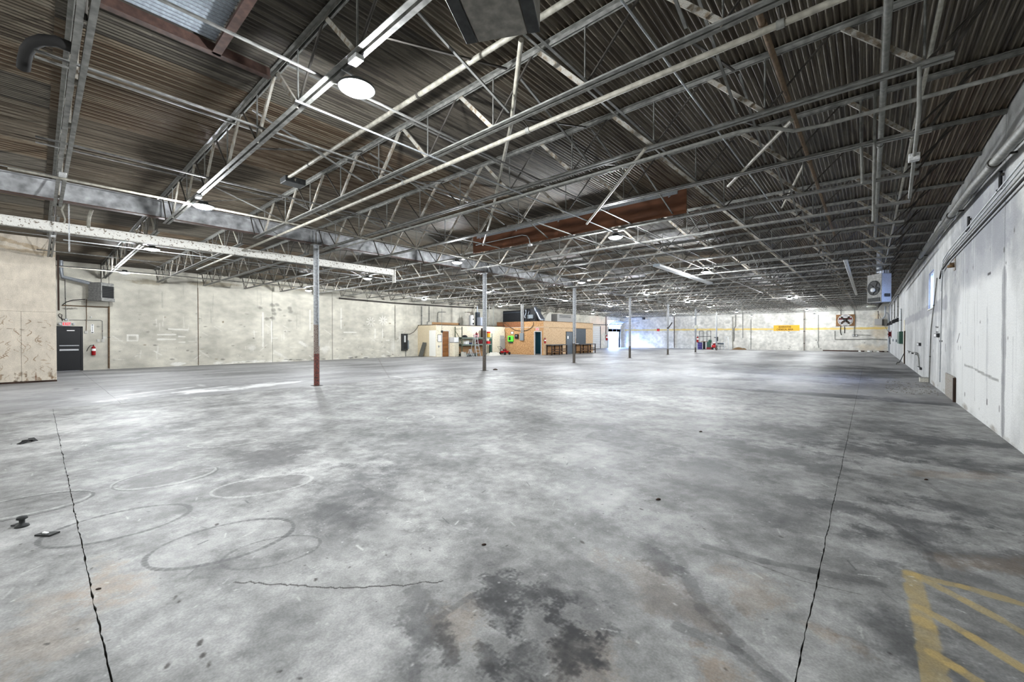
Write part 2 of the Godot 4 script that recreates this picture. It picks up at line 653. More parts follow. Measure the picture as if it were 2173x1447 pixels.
func floor_near():
	var p = Paint.new(2048, 1920, -13.75, XR, -13.8, 0.6, 101)
	var n = Paint
	p.base(Color8(150, 150, 148), [
		[n.noise(2048, 1920, 0.0035, 1, 5), 0.20],
		[n.noise(2048, 1920, 0.012, 2, 5), 0.22],
		[n.noise(2048, 1920, 0.05, 3, 5), 0.15],
		[n.noise(2048, 1920, 0.3, 4, 2), 0.09]])
	var dk = Color8(66, 67, 68)
	var oil = Color8(30, 31, 32)
	var pale = Color8(214, 214, 210)
	var tyre = Color8(74, 74, 74)
	# dull patches of rubber and dirt
	for b in [[Vector3(-4.006, 0, -2.106), 1.1, 0.5, 0.4, 0.45], [Vector3(-5, 0, -3.678), 1.4, 0.9, 0.5, 0.38], [Vector3(-3.367, 0, -1.739), 0.7, 0.35, 0.3, 0.3], [Vector3(-2.863, 0, -2.704), 0.8, 0.35, 0.5, 0.3],
			[Vector3(-4.402, 0, -5.887), 1.5, 0.7, 0.3, 0.3], [Vector3(-2.879, 0, -6.079), 1.6, 0.5, 0.2, 0.34], [Vector3(-1.503, 0, -5.399), 1.0, 0.5, 0.3, 0.4], [Vector3(-0.998, 0, -6.659), 1.3, 0.6, 0.2, 0.55], [Vector3(-0.842, 0, -8.266), 1.0, 0.8, 0.1, 0.45],
			[Vector3(-0.986, 0, -4.484), 0.7, 0.3, 0.4, 0.3], [Vector3(-5.955, 0, -1.923), 1.0, 0.5, 0.5, 0.4], [Vector3(-9.293, 0, -1.642), 1.6, 0.4, 0.4, 0.35], [Vector3(-8.739, 0, -0.798), 1.5, 0.35, 0.4, 0.35], [Vector3(-2.465, 0, -4.109), 0.6, 0.4, 0.7, 0.28],
			[Vector3(0.028, 0, -4.935), 0.75, 0.22, -0.5, 0.55], [Vector3(0.338, 0, -4.625), 0.5, 0.12, -0.6, 0.5], [Vector3(0.557, 0, -5.53), 0.5, 0.3, -0.4, 0.45], [Vector3(0.897, 0, -5.69), 0.8, 0.2, -0.7, 0.5], [Vector3(1.043, 0, -7.609), 1.0, 0.3, -0.8, 0.6],
			[Vector3(0.283, 0, -7.771), 1.1, 0.55, -0.5, 0.62], [Vector3(0.808, 0, -9.083), 1.3, 0.4, -0.7, 0.6], [Vector3(0.235, 0, -9.911), 0.9, 0.7, -0.6, 0.5], [Vector3(1.165, 0, -9.207), 1.0, 0.3, -0.9, 0.55], [Vector3(-0.054, 0, -3.91), 0.4, 0.12, -0.3, 0.35], [Vector3(0.736, 0, -4.512), 0.5, 0.14, -0.6, 0.4],
			[Vector3(0.22, 0, -2.952), 0.3, 0.2, 0.3, 0.25], [Vector3(0.235, 0, -4.75), 0.9, 0.5, 0.2, 0.34], [Vector3(0.515, 0, -4.018), 0.7, 0.4, 0.3, 0.34], [Vector3(0.08, 0, -3.056), 0.4, 0.3, 0.3, 0.3], [Vector3(0.39, 0, -3.018), 0.4, 0.25, 0.3, 0.35], [Vector3(-0.443, 0, -4.398), 0.6, 0.3, 0.3, 0.25], [Vector3(-2.475, 0, -0.889), 0.5, 0.25, 0.5, 0.25], [Vector3(-3.071, 0, -0.772), 0.5, 0.2, 0.6, 0.22], [Vector3(-1.708, 0, -1.197), 0.25, 0.15, 0.4, 0.3], [Vector3(-0.825, 0, -2.425), 0.3, 0.15, 0.5, 0.3], [Vector3(-0.813, 0, -2.731), 0.35, 0.12, 0.4, 0.35]]:
		p.blob(b[0].x, b[0].z, b[1], b[2], b[3] + 0.3, dk, b[4], 1.0, 0.8)
	# pale scoured and chalky areas
	for b in [[Vector3(-6.459, 0, -5.573), 1.0, 0.5, 0.5, 0.5], [Vector3(-1.74, 0, -3.678), 0.8, 0.4, 0.5, 0.45], [Vector3(-3.018, 0, -4.906), 0.8, 0.5, 0.4, 0.4], [Vector3(-2.662, 0, -1.825), 0.7, 0.35, 0.5, 0.4], [Vector3(-3.032, 0, -2.28), 0.6, 0.3, 0.4, 0.35], [Vector3(-11.175, 0, -0.271), 1.4, 0.5, 0.3, 0.5],
			[Vector3(-1.235, 0, -4.97), 0.7, 0.3, 0.3, 0.3], [Vector3(1.366, 0, -8.195), 0.5, 0.12, -0.9, 0.6], [Vector3(0.857, 0, -8.119), 0.7, 0.1, -0.8, 0.35], [Vector3(-3.742, 0, -0.709), 0.8, 0.5, 0.5, 0.3], [Vector3(-3.842, 0, -0.168), 0.5, 0.3, 0.5, 0.3], [Vector3(-3.024, 0, -10.097), 1.2, 0.7, 0.2, 0.5], [Vector3(-1.505, 0, -10.594), 0.8, 0.7, 0.1, 0.5], [Vector3(-3.999, 0, -1.075), 0.9, 0.5, 0.4, 0.25], [Vector3(-2.128, 0, -2.59), 0.6, 0.3, 0.4, 0.3], [Vector3(-2.783, 0, -1.301), 0.6, 0.3, 0.4, 0.3]]:
		p.blob(b[0].x, b[0].z, b[1], b[2], b[3], pale, b[4], 1.2, 0.9)
	# faint brown, from rust and clay
	for b in [[Vector3(-1.038, 0, -1.779), 0.35, 0.2, 0.3, 0.3], [Vector3(-1.016, 0, -2.555), 0.4, 0.25, 0.4, 0.22], [Vector3(-0.532, 0, -2.912), 0.35, 0.2, 0.3, 0.28], [Vector3(-1.688, 0, -1.522), 0.3, 0.15, 0.5, 0.3], [Vector3(-0.512, 0, -2.159), 0.22, 0.12, 0.3, 0.5], [Vector3(-0.234, 0, -2.784), 0.2, 0.1, 0.3, 0.35], [Vector3(0.671, 0, -4.376), 0.5, 0.15, -0.6, 0.35], [Vector3(-3.416, 0, -0.022), 0.6, 0.3, 0.4, 0.25], [Vector3(-3.68, 0, -0.243), 0.3, 0.15, 0.4, 0.3], [Vector3(0.81, 0, -6.95), 0.6, 0.2, -0.6, 0.3]]:
		p.blob(b[0].x, b[0].z, b[1], b[2], b[3], Color8(146, 118, 92), b[4], 1.1, 0.8)
	# the black oil stain
	for b in [[Vector3(-1.532, 0, -1.941), 0.30, 0.16, 0.3, 0.75], [Vector3(-1.32, 0, -1.917), 0.17, 0.1, 0.2, 0.8], [Vector3(-1.151, 0, -1.796), 0.17, 0.12, 0.4, 0.85], [Vector3(-1.325, 0, -1.624), 0.13, 0.1, 0.5, 0.6], [Vector3(-1.461, 0, -1.484), 0.16, 0.07, 0.6, 0.7], [Vector3(-1.573, 0, -1.355), 0.15, 0.05, 0.5, 0.5],
			[Vector3(-1.88, 0, -1.38), 0.25, 0.12, 0.4, 0.4], [Vector3(-1.095, 0, -2.076), 0.08, 0.05, 0.2, 0.6], [Vector3(-1.122, 0, -2.967), 0.2, 0.12, 0.4, 0.45], [Vector3(-1.542, 0, -1.75), 0.2, 0.1, 0.4, 0.5], [Vector3(-1.038, 0, -1.779), 0.1, 0.05, 0.3, 0.5], [Vector3(-0.965, 0, -1.811), 0.05, 0.03, 0.3, 0.7], [Vector3(-1.15, 0, -2.215), 0.07, 0.03, 0.3, 0.6], [Vector3(-1.328, 0, -1.406), 0.05, 0.02, 0.3, 0.7], [Vector3(-1.519, 0, -2.184), 0.3, 0.12, 0.3, 0.3]]:
		p.blob(b[0].x, b[0].z, b[1] * 1.25, b[2] * 1.25, b[3], oil, b[4], 1.7, 1.1)
	# where drums and coils stood: filled and open rings
	for r in [[Vector3(-6.117, 0, -0.504), Vector3(-6.034, 0, -1.418), 0, 0.75], [Vector3(-5.1, 0, -1.157), Vector3(-4.765, 0, -2.028), 0, 0.65], [Vector3(-6.373, 0, -1.56), Vector3(-5.963, 0, -2.54), 0, 0.6]]:
		var c = (r[0] + r[1]) * 0.5
		var d = r[1] - r[0]
		p.blob(c.x, c.z, d.length() * 0.52, d.length() * 0.52 * r[3], atan2(d.z, d.x), Color8(96, 95, 94), 0.6, 0.35, 0.9, 3.0)
	for r in [[Vector3(-6.117, 0, -0.504), Vector3(-6.034, 0, -1.418), 0.75, pale, 0.5], [Vector3(-5.1, 0, -1.157), Vector3(-4.765, 0, -2.028), 0.65, pale, 0.5], [Vector3(-4.889, 0, 0.012), Vector3(-4.782, 0, -0.924), 0.72, tyre, 0.6], [Vector3(-3.902, 0, -0.487), Vector3(-3.709, 0, -1.419), 0.72, tyre, 0.62], [Vector3(-6.121, 0, 0.529), Vector3(-5.993, 0, -0.348), 0.72, pale, 0.5], [Vector3(-7.199, 0, -4.539), Vector3(-6.508, 0, -5.139), 0.8, pale, 0.6]]:
		p.ring(G2(r[0]), G2(r[1]), r[2], 0.034, r[3], r[4] * 0.8)
	p.ring(G2(Vector3(-6.058, 0, 0.524)), G2(Vector3(-5.943, 0, -0.358)), 0.75, 0.03, tyre, 0.6)
	p.ring(G2(Vector3(-6.071, 0, -0.507)), G2(Vector3(-5.994, 0, -1.428)), 0.8, 0.02, tyre, 0.5)
	p.ring(G2(Vector3(-7.572, 0, -1.446)), G2(Vector3(-7.12, 0, -2.202)), 0.5, 0.03, pale, 0.5)
	p.ring(G2(Vector3(-3.485, 0, -0.849)), G2(Vector3(-3.223, 0, -1.434)), 0.7, 0.02, tyre, 0.35)
	# turning tyres
	p.stroke([G2(Vector3(-0.925, 0, -3.333)), G2(Vector3(-0.561, 0, -3.387)), G2(Vector3(-0.268, 0, -3.468)), G2(Vector3(0.069, 0, -3.562))], 0.07, tyre, 0.45, 0.9)
	p.stroke([G2(Vector3(-1.041, 0, -3.054)), G2(Vector3(-0.735, 0, -2.559)), G2(Vector3(-0.523, 0, -2.394)), G2(Vector3(-0.314, 0, -2.258))], 0.07, tyre, 0.35, 0.9)
	p.stroke([G2(Vector3(-0.784, 0, -2.306)), G2(Vector3(-0.507, 0, -2.321)), G2(Vector3(-0.327, 0, -2.222))], 0.06, tyre, 0.4, 0.9)
	p.stroke([G2(Vector3(-1.846, 0, -1.486)), G2(Vector3(-1.845, 0, -1.742)), G2(Vector3(-1.709, 0, -1.986))], 0.04, tyre, 0.45, 0.8)
	p.stroke([G2(Vector3(-0.038, 0, -5.013)), G2(Vector3(0.177, 0, -4.757)), G2(Vector3(0.343, 0, -4.342)), G2(Vector3(0.361, 0, -3.992))], 0.05, tyre, 0.5, 0.8)
	p.stroke([G2(Vector3(-1.582, 0, -1.134)), G2(Vector3(-1.716, 0, -1.231)), G2(Vector3(-1.786, 0, -1.437))], 0.04, tyre, 0.35, 0.9)
	p.stroke([G2(Vector3(0.467, 0, -6.448)), G2(Vector3(0.55, 0, -6.147)), G2(Vector3(0.704, 0, -5.522))], 0.06, tyre, 0.35, 0.9)
	# crack across the slab
	p.stroke(jag([G2(Vector3(-3.119, 0, -0.836)), G2(Vector3(-2.956, 0, -0.95)), G2(Vector3(-2.83, 0, -1.046)), G2(Vector3(-2.684, 0, -1.133)), G2(Vector3(-2.538, 0, -1.247)), G2(Vector3(-2.375, 0, -1.415)), G2(Vector3(-2.232, 0, -1.565)), G2(Vector3(-2.103, 0, -1.732))], 0.012), 0.005, Color8(40, 38, 36), 0.85, 0.2)
	p.stroke([G2(Vector3(-0.729, 0, -3.324)), G2(Vector3(-0.328, 0, -3.273)), G2(Vector3(-0.022, 0, -3.342))], 0.005, Color8(60, 58, 54), 0.5, 0.5)
	# spalled pits
	for q in [Vector3(-4.191, 0, -0.989), Vector3(-2.636, 0, -0.546), Vector3(-2.521, 0, -0.532), Vector3(-2.426, 0, -0.536), Vector3(-2.571, 0, -0.402), Vector3(-3.206, 0, -0.542), Vector3(-3.143, 0, -0.549), Vector3(-0.531, 0, -3.891), Vector3(-0.514, 0, -3.885), Vector3(-0.512, 0, -2.159), Vector3(-2.234, 0, -2.244), Vector3(-2.663, 0, -1.663), Vector3(-1.682, 0, -2.771), Vector3(-1.316, 0, -9.837), Vector3(-1.216, 0, -9.99), Vector3(-2.167, 0, -10.02), Vector3(-2.165, 0, -9.035), Vector3(-2.745, 0, -1.189), Vector3(-1.564, 0, -3.983), Vector3(-1.593, 0, -3.664)]:
		p.blob(q.x, q.z, 0.024, 0.012, 0.4, Color8(44, 40, 36), 0.9, 1.2, 0.8)
	# yellow hatching by the wall
	var ye = Color8(198, 172, 112)
	p.stroke([G2(Vector3(0.221, 0, -3.863)), G2(Vector3(0.241, 0, -3.246)), G2(Vector3(0.249, 0, -2.679))], 0.085, ye, 0.72, 0.75)
	p.stroke([G2(Vector3(0.22, 0, -3.848)), G2(Vector3(0.456, 0, -3.872)), G2(Vector3(0.757, 0, -3.853))], 0.07, ye, 0.7, 0.8)
	p.stroke([G2(Vector3(0.249, 0, -3.844)), G2(Vector3(0.453, 0, -3.676)), G2(Vector3(0.678, 0, -3.445))], 0.06, ye, 0.66, 0.75)
	p.stroke([G2(Vector3(0.238, 0, -3.409)), G2(Vector3(0.42, 0, -3.257)), G2(Vector3(0.606, 0, -3.071))], 0.06, ye, 0.8, 0.6)
	p.stroke([G2(Vector3(0.262, 0, -2.956)), G2(Vector3(0.33, 0, -2.904)), G2(Vector3(0.41, 0, -2.832))], 0.06, ye, 0.8, 0.6)
	# scratches and specks of paint and plaster
	for i in 700:
		var a = Vector2(rng.randf_range(-13.5, 1.4), rng.randf_range(-13.0, 0.3))
		var L = rng.randf_range(0.01, 0.14)
		var t = rng.randf_range(-0.5, 1.6)
		p.stroke([a, a + Vector2(cos(t), sin(t)) * L], rng.randf_range(0.006, 0.014), pale if rng.randf() < 0.75 else dk, rng.randf_range(0.3, 0.8), 0.5)
	for i in 1100:
		p.blob(rng.randf_range(-9, 1.5), rng.randf_range(-6, 0.3), rng.randf_range(0.006, 0.02), 0.008, rng.randf() * 3.0, pale if rng.randf() < 0.7 else Color8(50, 48, 46), 0.7, 0.6, 0.5)
	return p.tex()

func floor_far():
	var p = Paint.new(1024, 2048, XL, XR, ZF, ZB, 102)
	var n = Paint
	p.base(Color8(154, 154, 154), [
		[n.noise(1024, 2048, 0.006, 11, 5), 0.16],
		[n.noise(1024, 2048, 0.02, 12, 5, 1, 3), 0.16],
		[n.noise(1024, 2048, 0.1, 13, 3), 0.08]])
	var dk = Color8(60, 61, 64)
	var pale = Color8(216, 216, 212)
	for b in [[Vector3(-2.754, 0, -26.851), 5.0, 1.4, 0.0, 0.6], [Vector3(-0.759, 0, -25.667), 4.0, 3.0, 0.0, 0.6], [Vector3(0.241, 0, -23.251), 2.0, 3.0, 0.1, 0.6], [Vector3(-3.08, 0, -13.366), 3.0, 0.5, 0.05, 0.6], [Vector3(-1.212, 0, -13.944), 3.2, 0.5, 0.05, 0.7], [Vector3(-4.024, 0, -13.428), 2.2, 0.4, 0.05, 0.45], [Vector3(0.06, 0, -14.241), 2.0, 0.5, 0.1, 0.55],
			[Vector3(-3.505, 0, -20.896), 3.5, 0.6, 0.0, 0.35], [Vector3(-10.322, 0, -3.339), 2.0, 0.6, 0.2, 0.3], [Vector3(-11.285, 0, -1.385), 2.6, 0.5, 0.3, 0.3], [Vector3(-8.846, 0, -8.361), 2.0, 1.0, 0.1, 0.25], [Vector3(-17.408, 0, -9.466), 3.0, 1.0, 0.0, 0.2], [Vector3(-6.217, 0, -28.083), 3.0, 1.0, 0.0, 0.3], [Vector3(-9.128, 0, -13.767), 3.0, 0.6, 0.1, 0.25], [Vector3(-16.362, 0, -35.464), 3.0, 3.0, 0.0, 0.2], [Vector3(-16.629, 0, -0.323), 2.0, 0.8, 0.2, 0.25]]:
		p.blob(b[0].x, b[0].z, b[1], b[2], b[3], dk, b[4], 1.0, 0.8)
	for b in [[Vector3(-3.458, 0, -18.688), 3.0, 1.6, 0.0, 0.45], [Vector3(-2.337, 0, -16.413), 2.0, 1.5, 0.0, 0.5], [Vector3(0.836, 0, -17.492), 0.8, 2.0, 0.0, 0.5], [Vector3(-5.525, 0, -19.78), 2.0, 2.0, 0.0, 0.4], [Vector3(-8.909, 0, -22.966), 3.0, 2.0, 0.0, 0.35], [Vector3(-14.089, 0, -9.462), 1.5, 1.0, 0.2, 0.4], [Vector3(-3.854, 0, -37.536), 4.0, 4.0, 0.0, 0.35], [Vector3(-20.303, 0, -19.191), 3.0, 2.0, 0.0, 0.3]]:
		p.blob(b[0].x, b[0].z, b[1], b[2], b[3], pale, b[4], 1.2, 0.8)
	# long ragged white streaks in the left bay
	for b in [[Vector3(-15.327, 0, -3.165), 2.0, 0.22, 1.15], [Vector3(-15.084, 0, -3.829), 2.2, 0.34, 1.15], [Vector3(-15.056, 0, -4.332), 2.0, 0.4, 1.15], [Vector3(-15.025, 0, -4.864), 1.6, 0.3, 1.15], [Vector3(-15.852, 0, -2.421), 0.9, 0.1, 1.1], [Vector3(-13.926, 0, -9.352), 0.8, 0.15, 0.2], [Vector3(-10.844, 0, -3.31), 0.5, 0.06, 0.3], [Vector3(-9.055, 0, -3.742), 0.5, 0.06, 0.2]]:
		p.blob(b[0].x, b[0].z, b[1], b[2], b[3], Color8(236, 237, 235), 0.85, 1.5, 0.8)
	p.stroke([G2(Vector3(-27.206, 0, -16.384)), G2(Vector3(-19.719, 0, -12.127)), G2(Vector3(-14.262, 0, -9.06))], 0.05, Color8(110, 108, 104), 0.6, 0.8)
	for i in 300:
		var a = Vector2(rng.randf_range(-28, 1.4), rng.randf_range(-50, 0.3))
		p.blob(a.x, a.y, rng.randf_range(0.1, 0.5), rng.randf_range(0.04, 0.1), rng.randf_range(-0.3, 0.3), pale if rng.randf() < 0.6 else dk, rng.randf_range(0.2, 0.5), 1.2, 0.8)
	return p.tex()

# one cast slab with broken arrises: the joint round it is a real gap
func slab(parent, x0, x1, z0, z1, mat, rough_amt):
	var nz = FastNoiseLite.new()
	nz.seed = 9
	nz.frequency = 2.2
	nz.fractal_octaves = 4
	var pts = []
	var corners = [Vector2(x0, z0), Vector2(x1, z0), Vector2(x1, z1), Vector2(x0, z1)]
	for i in 4:
		var a = corners[i]
		var b = corners[(i + 1) % 4]
		var n = int(clampf(a.distance_to(b) / 0.04, 4, 300))
		var inward = Vector2(-(b - a).y, (b - a).x).normalized()
		for k in n:
			var q = a.lerp(b, float(k) / n)
			var amp = rough_amt[i]
			var off = 0.0018 + amp * maxf(0.0, 0.1 + nz.get_noise_2d(q.x * 5.0, q.y * 5.0))
			var wob = amp * (1.4 * nz.get_noise_2d(q.x * 0.6 + 40.0, q.y * 0.6) + 0.9 * nz.get_noise_2d(q.x * 4.0 + 90.0, q.y * 4.0))
			if k == 0:
				pts.append(q + inward * 0.004 + (corners[(i + 3) % 4] - a).normalized() * 0.004)
			else:
				var axis = Vector2(0, 1) if i % 2 == 0 else Vector2(1, 0)
				pts.append(q + inward * off + axis * wob)
	var st = S()
	uvf = func(p): return Vector2((p.x + 13.75) / (XR + 13.75), (p.z + 13.8) / 14.4) if mat == "floor_near" else Vector2((p.x - XL) / (XR - XL), (p.z - ZF) / (ZB - ZF))
	prism(st, pts, 0.05, Transform3D(Basis(Vector3(1, 0, 0), Vector3(0, 0, 1), Vector3(0, 1, 0)), Vector3(0, -0.05, 0)))
	uvf = null
	# the map (x, y, depth) -> (x, depth, y) is a mirror image, so turn the faces round
	var arr = st.commit_to_arrays()
	var st2 = S()
	var V = arr[Mesh.ARRAY_VERTEX]
	var U = arr[Mesh.ARRAY_TEX_UV]
	st2.set_smooth_group(-1)
	for i in range(0, V.size(), 3):
		for j in [0, 2, 1]:
			st2.set_uv(U[i + j])
			st2.set_uv2(Vector2(V[i + j].x, V[i + j].z) * 0.8)
			st2.add_vertex(V[i + j])
	return part(parent, "concrete_slab", st2, mat)

func build_floor():
	for f in ["floor_near", "floor_far"]:
		var m = StandardMaterial3D.new()
		m.albedo_texture = floor_near() if f == "floor_near" else floor_far()
		m.roughness = 0.55
		m.metallic_specular = 0.35
		m.detail_enabled = true
		m.detail_blend_mode = BaseMaterial3D.BLEND_MODE_MUL
		m.detail_uv_layer = BaseMaterial3D.DETAIL_UV_2
		m.detail_albedo = grime(66, 0.16, 0.84, 4)
		M[f] = m
	var fl = struct("floor")
	pb(fl, "sub_base", "joint", Vector3((XL + XR) * 0.5, -0.105, (ZF + ZB) * 0.5), Vector3(XR - XL + 0.4, 0.18, ZB - ZF + 0.4), 0)
	var zs = [ZB, -0.21, -6.0, -13.8, -21.6, -29.4, -37.2, -45.0, -52.8, ZF]
	for i in zs.size() - 1:
		var nearz = i < 3
		var z0 = zs[i + 1]
		var z1 = zs[i]
		var rj = 0.007 if i < 2 else 0.005
		if nearz:
			var zc = minf(z1, 0.6)
			slab(fl, COLX, -0.25, z0, zc, "floor_near", [0.006, rj, 0.009 if i == 1 else 0.005, 0.006])
			slab(fl, -0.25, XR, z0, zc, "floor_near", [0.006, 0.004, 0.009 if i == 1 else 0.005, rj])
			if i == 0:
				slab(fl, COLX, XR, 0.6, z1, "floor_far", [0, 0, 0, 0])
		else:
			slab(fl, COLX, -0.25, z0, z1, "floor_far", [0.006, rj, 0.006, 0.006])
			slab(fl, -0.25, XR, z0, z1, "floor_far", [0.006, 0.004, 0.006, rj])
		var a = -1.31 if i == 0 else z0
		if i == 0:
			slab(fl, XL, COLX, -1.31, z1, "floor_far", [0.01, 0.006, 0, 0])
		elif i == 1:
			slab(fl, XL, COLX, z0, -1.31, "floor_far", [0.006, 0.006, 0.01, 0])
		else:
			slab(fl, XL, COLX, z0, z1, "floor_far", [0.006, 0.006, 0.006, 0])
	# yard outside the dock door
	var yd = struct("floor_yard")
	pb(yd, "paving", "yard", Vector3(XL - 150.3, -0.1, -50), Vector3(300, 0.2, 400), 0)
	pb(yd, "paving", "asphalt", Vector3(XR + 100.3, -0.1, -30), Vector3(200, 0.2, 200), 0)

# ---------------------------------------------------------------- walls
# rectangle [s0,s1]x[0,top] minus one opening, as boxes; axis 0: wall in the plane x = at
func wall_panel(parent, axis, at, thick, s0, s1, top, hole, mat, called = "concrete_panel"):
	var st = S()
	var rects = []
	if hole == null or hole[1] <= s0 or hole[0] >= s1:
		rects.append([s0, s1, 0.0, top])
	else:
		var h0 = maxf(hole[0], s0)
		var h1 = minf(hole[1], s1)
		if h0 > s0:
			rects.append([s0, h0, 0.0, top])
		if h1 < s1:
			rects.append([h1, s1, 0.0, top])
		if hole[2] > 0.0:
			rects.append([h0, h1, 0.0, hole[2]])
		if hole[3] < top:
			rects.append([h0, h1, hole[3], top])
	for r in rects:
		if axis == 0:
			bxc(st, Vector3(at, r[2], r[0]), Vector3(at + thick, r[3], r[1]))
		else:
			bxc(st, Vector3(r[0], r[2], at), Vector3(r[1], r[3], at + thick))
	return part(parent, called, st, mat)

func paint_left():
	var p = Paint.new(2048, 256, ZF, ZB, 0, 5.4, 103)
	var n = Paint
	p.base(Color8(204, 200, 186), [[n.noise(2048, 256, 0.01, 21, 5), 0.09], [n.noise(2048, 256, 0.05, 22, 4), 0.08], [n.noise(2048, 256, 0.02, 23, 4, 1, 6), 0.06]])
	var gr = Color8(132, 130, 122)
	var wh = Color8(240, 238, 230)
	var br = Color8(120, 106, 82)
	var U = func(q): return Vector2(q.z, q.y)
	# cement patches
	for q in [Vector3(-28.4, 3.368, -9.037), Vector3(-28.4, 3.61, -9.703), Vector3(-28.4, 3.287, -9.755), Vector3(-28.4, 3.052, -9.836), Vector3(-28.4, 3.305, -10.14), Vector3(-28.4, 2.956, -10.418), Vector3(-28.4, 3.455, -10.706), Vector3(-28.4, 3.215, -10.791), Vector3(-28.4, 2.739, -9.376), Vector3(-28.4, 2.781, -9.725), Vector3(-28.4, 2.661, -10.702), Vector3(-28.4, 3.656, -9.976)]:
		p.blob(q.z, q.y, 0.17, 0.13, 0.2, gr, 0.8, 0.6, 0.5)
	# paint gone along the foot of the wall, and scrapes
	for i in 46:
		var z = rng.randf_range(-19.0, -5.0)
		p.blob(z, rng.randf_range(0.0, 0.16), rng.randf_range(0.1, 0.45), rng.randf_range(0.03, 0.09), 0, wh if rng.randf() < 0.75 else Color8(90, 88, 84), 0.85, 1.4, 0.9)
	for i in 70:
		var a = Vector2(rng.randf_range(-19.5, -2.6), rng.randf_range(0.2, 2.2))
		var t = [0.0, PI / 2, 0.6, -0.7][rng.randi() % 4] + rng.randf_range(-0.15, 0.15)
		p.stroke([a, a + Vector2(cos(t), sin(t)) * rng.randf_range(0.1, 0.6)], rng.randf_range(0.02, 0.06), wh, rng.randf_range(0.4, 0.8), 0.8)
	for i in 90:
		p.blob(rng.randf_range(-19.5, -1.5), rng.randf_range(0.1, 3.0), rng.randf_range(0.03, 0.12), rng.randf_range(0.02, 0.06), 0, [gr, br, Color8(86, 82, 76)][rng.randi() % 3], rng.randf_range(0.35, 0.8), 1.0, 0.7)
	for i in 26:
		var a = Vector2(rng.randf_range(-28, -1.5), rng.randf_range(2.6, 4.6))
		p.stroke([a, a - Vector2(0, rng.randf_range(0.3, 1.2))], 0.04, gr, 0.3, 0.9)
	# taped outline, ghost marks of fittings, bursts
	for s in [[Vector3(-28.4, 1.69, -2.993), Vector3(-28.4, 1.691, -3.367)], [Vector3(-28.4, 1.403, -2.991), Vector3(-28.4, 1.4, -3.365)], [Vector3(-28.4, 1.69, -2.993), Vector3(-28.4, 1.403, -2.991)], [Vector3(-28.4, 1.691, -3.367), Vector3(-28.4, 1.4, -3.365)], [Vector3(-28.4, 1.718, -4.165), Vector3(-28.4, 1.721, -4.889)], [Vector3(-28.4, 1.469, -4.164), Vector3(-28.4, 1.466, -4.888)], [Vector3(-28.4, 3.083, -9.166), Vector3(-28.4, 1.008, -9.155)], [Vector3(-28.4, 2.571, -9.67), Vector3(-28.4, 1.296, -9.663)], [Vector3(-28.4, 3.397, -12.015), Vector3(-28.4, 2.067, -12.009)], [Vector3(-28.4, 3.604, -14.174), Vector3(-28.4, 2.195, -14.168)], [Vector3(-28.4, 1.929, -14.376), Vector3(-28.4, 1.937, -15.308)], [Vector3(-28.4, 2.2, -16.832), Vector3(-28.4, 1.519, -16.83)], [Vector3(-28.4, 2.21, -17.475), Vector3(-28.4, 1.518, -17.473)], [Vector3(-28.4, 2.024, -4.613), Vector3(-28.4, 1.983, -5.422)], [Vector3(-28.4, 1.619, -5.05), Vector3(-28.4, 1.619, -5.295)], [Vector3(-28.4, 1.311, -5.048), Vector3(-28.4, 1.309, -5.293)], [Vector3(-28.4, 1.334, -17.801), Vector3(-28.4, 1.332, -18.051)]]:
		p.stroke([U.call(s[0]), U.call(s[1])], 0.07, wh, 0.85, 0.5)
	for c in [Vector3(-28.4, 2.728, -16.482), Vector3(-28.4, 2.866, -17.518)]:
		for k in 9:
			var v = Vector2(cos(TAU * k / 9.0), sin(TAU * k / 9.0))
			p.stroke([U.call(c) + v * 0.12, U.call(c) + v * 0.36], 0.06, wh, 0.8, 0.6)
	p.blob(Vector3(-28.4, 1.186, -11.457).z, Vector3(-28.4, 1.186, -11.457).y, 0.4, 0.12, 0.5, wh, 0.8, 1.6, 0.9)
	p.blob(Vector3(-28.4, 0.615, -13.018).z, Vector3(-28.4, 0.615, -13.018).y, 0.3, 0.4, 0.5, wh, 0.7, 1.6, 0.9)
	p.blob(Vector3(-28.4, 0.874, -8.586).z, Vector3(-28.4, 0.874, -8.586).y, 0.35, 0.3, 0.5, wh, 0.6, 1.6, 0.9)
	p.blob(Vector3(-28.4, 0.384, -10.292).z, Vector3(-28.4, 0.384, -10.292).y, 0.5, 0.15, 0.5, wh, 0.6, 1.6, 0.9)
	p.blob(Vector3(-28.4, 0.846, -18.43).z, Vector3(-28.4, 0.846, -18.43).y, 0.35, 0.6, 0, wh, 0.55, 0.4, 0.3)
	# rust-brown seep under the roof line
	for q in [Vector3(-28.4, 4.853, -10.316), Vector3(-28.4, 4.737, -11.777), Vector3(-28.4, 4.447, -4.088), Vector3(-28.4, 4.547, -5.902), Vector3(-28.4, 4.677, -7.244), Vector3(-28.4, 4.781, -9.228)]:
		p.blob(q.z, q.y, 0.9, 0.12, 0, br, 0.45, 1.2, 0.8)
	p.blob(Vector3(-28.4, 2.925, -1.029).z, Vector3(-28.4, 2.925, -1.029).y, 0.25, 0.06, 0, Color8(60, 56, 50), 0.7, 1.6, 0.9)
	p.blob(Vector3(-28.4, 1.571, -2.158).z, Vector3(-28.4, 1.571, -2.158).y, 0.1, 0.1, 0, Color8(226, 226, 222), 0.9, 0.5, 0.3)
	# pinkish old paint at the dock end
	p.blob(-52.5, 3.2, 4.5, 1.6, 0, Color8(226, 204, 190), 0.6, 0.5, 0.3)
	p.blob(-50.5, 3.0, 3.0, 2.0, 0, Color8(226, 204, 190), 0.6, 0.5, 0.3)
	return p.tex()

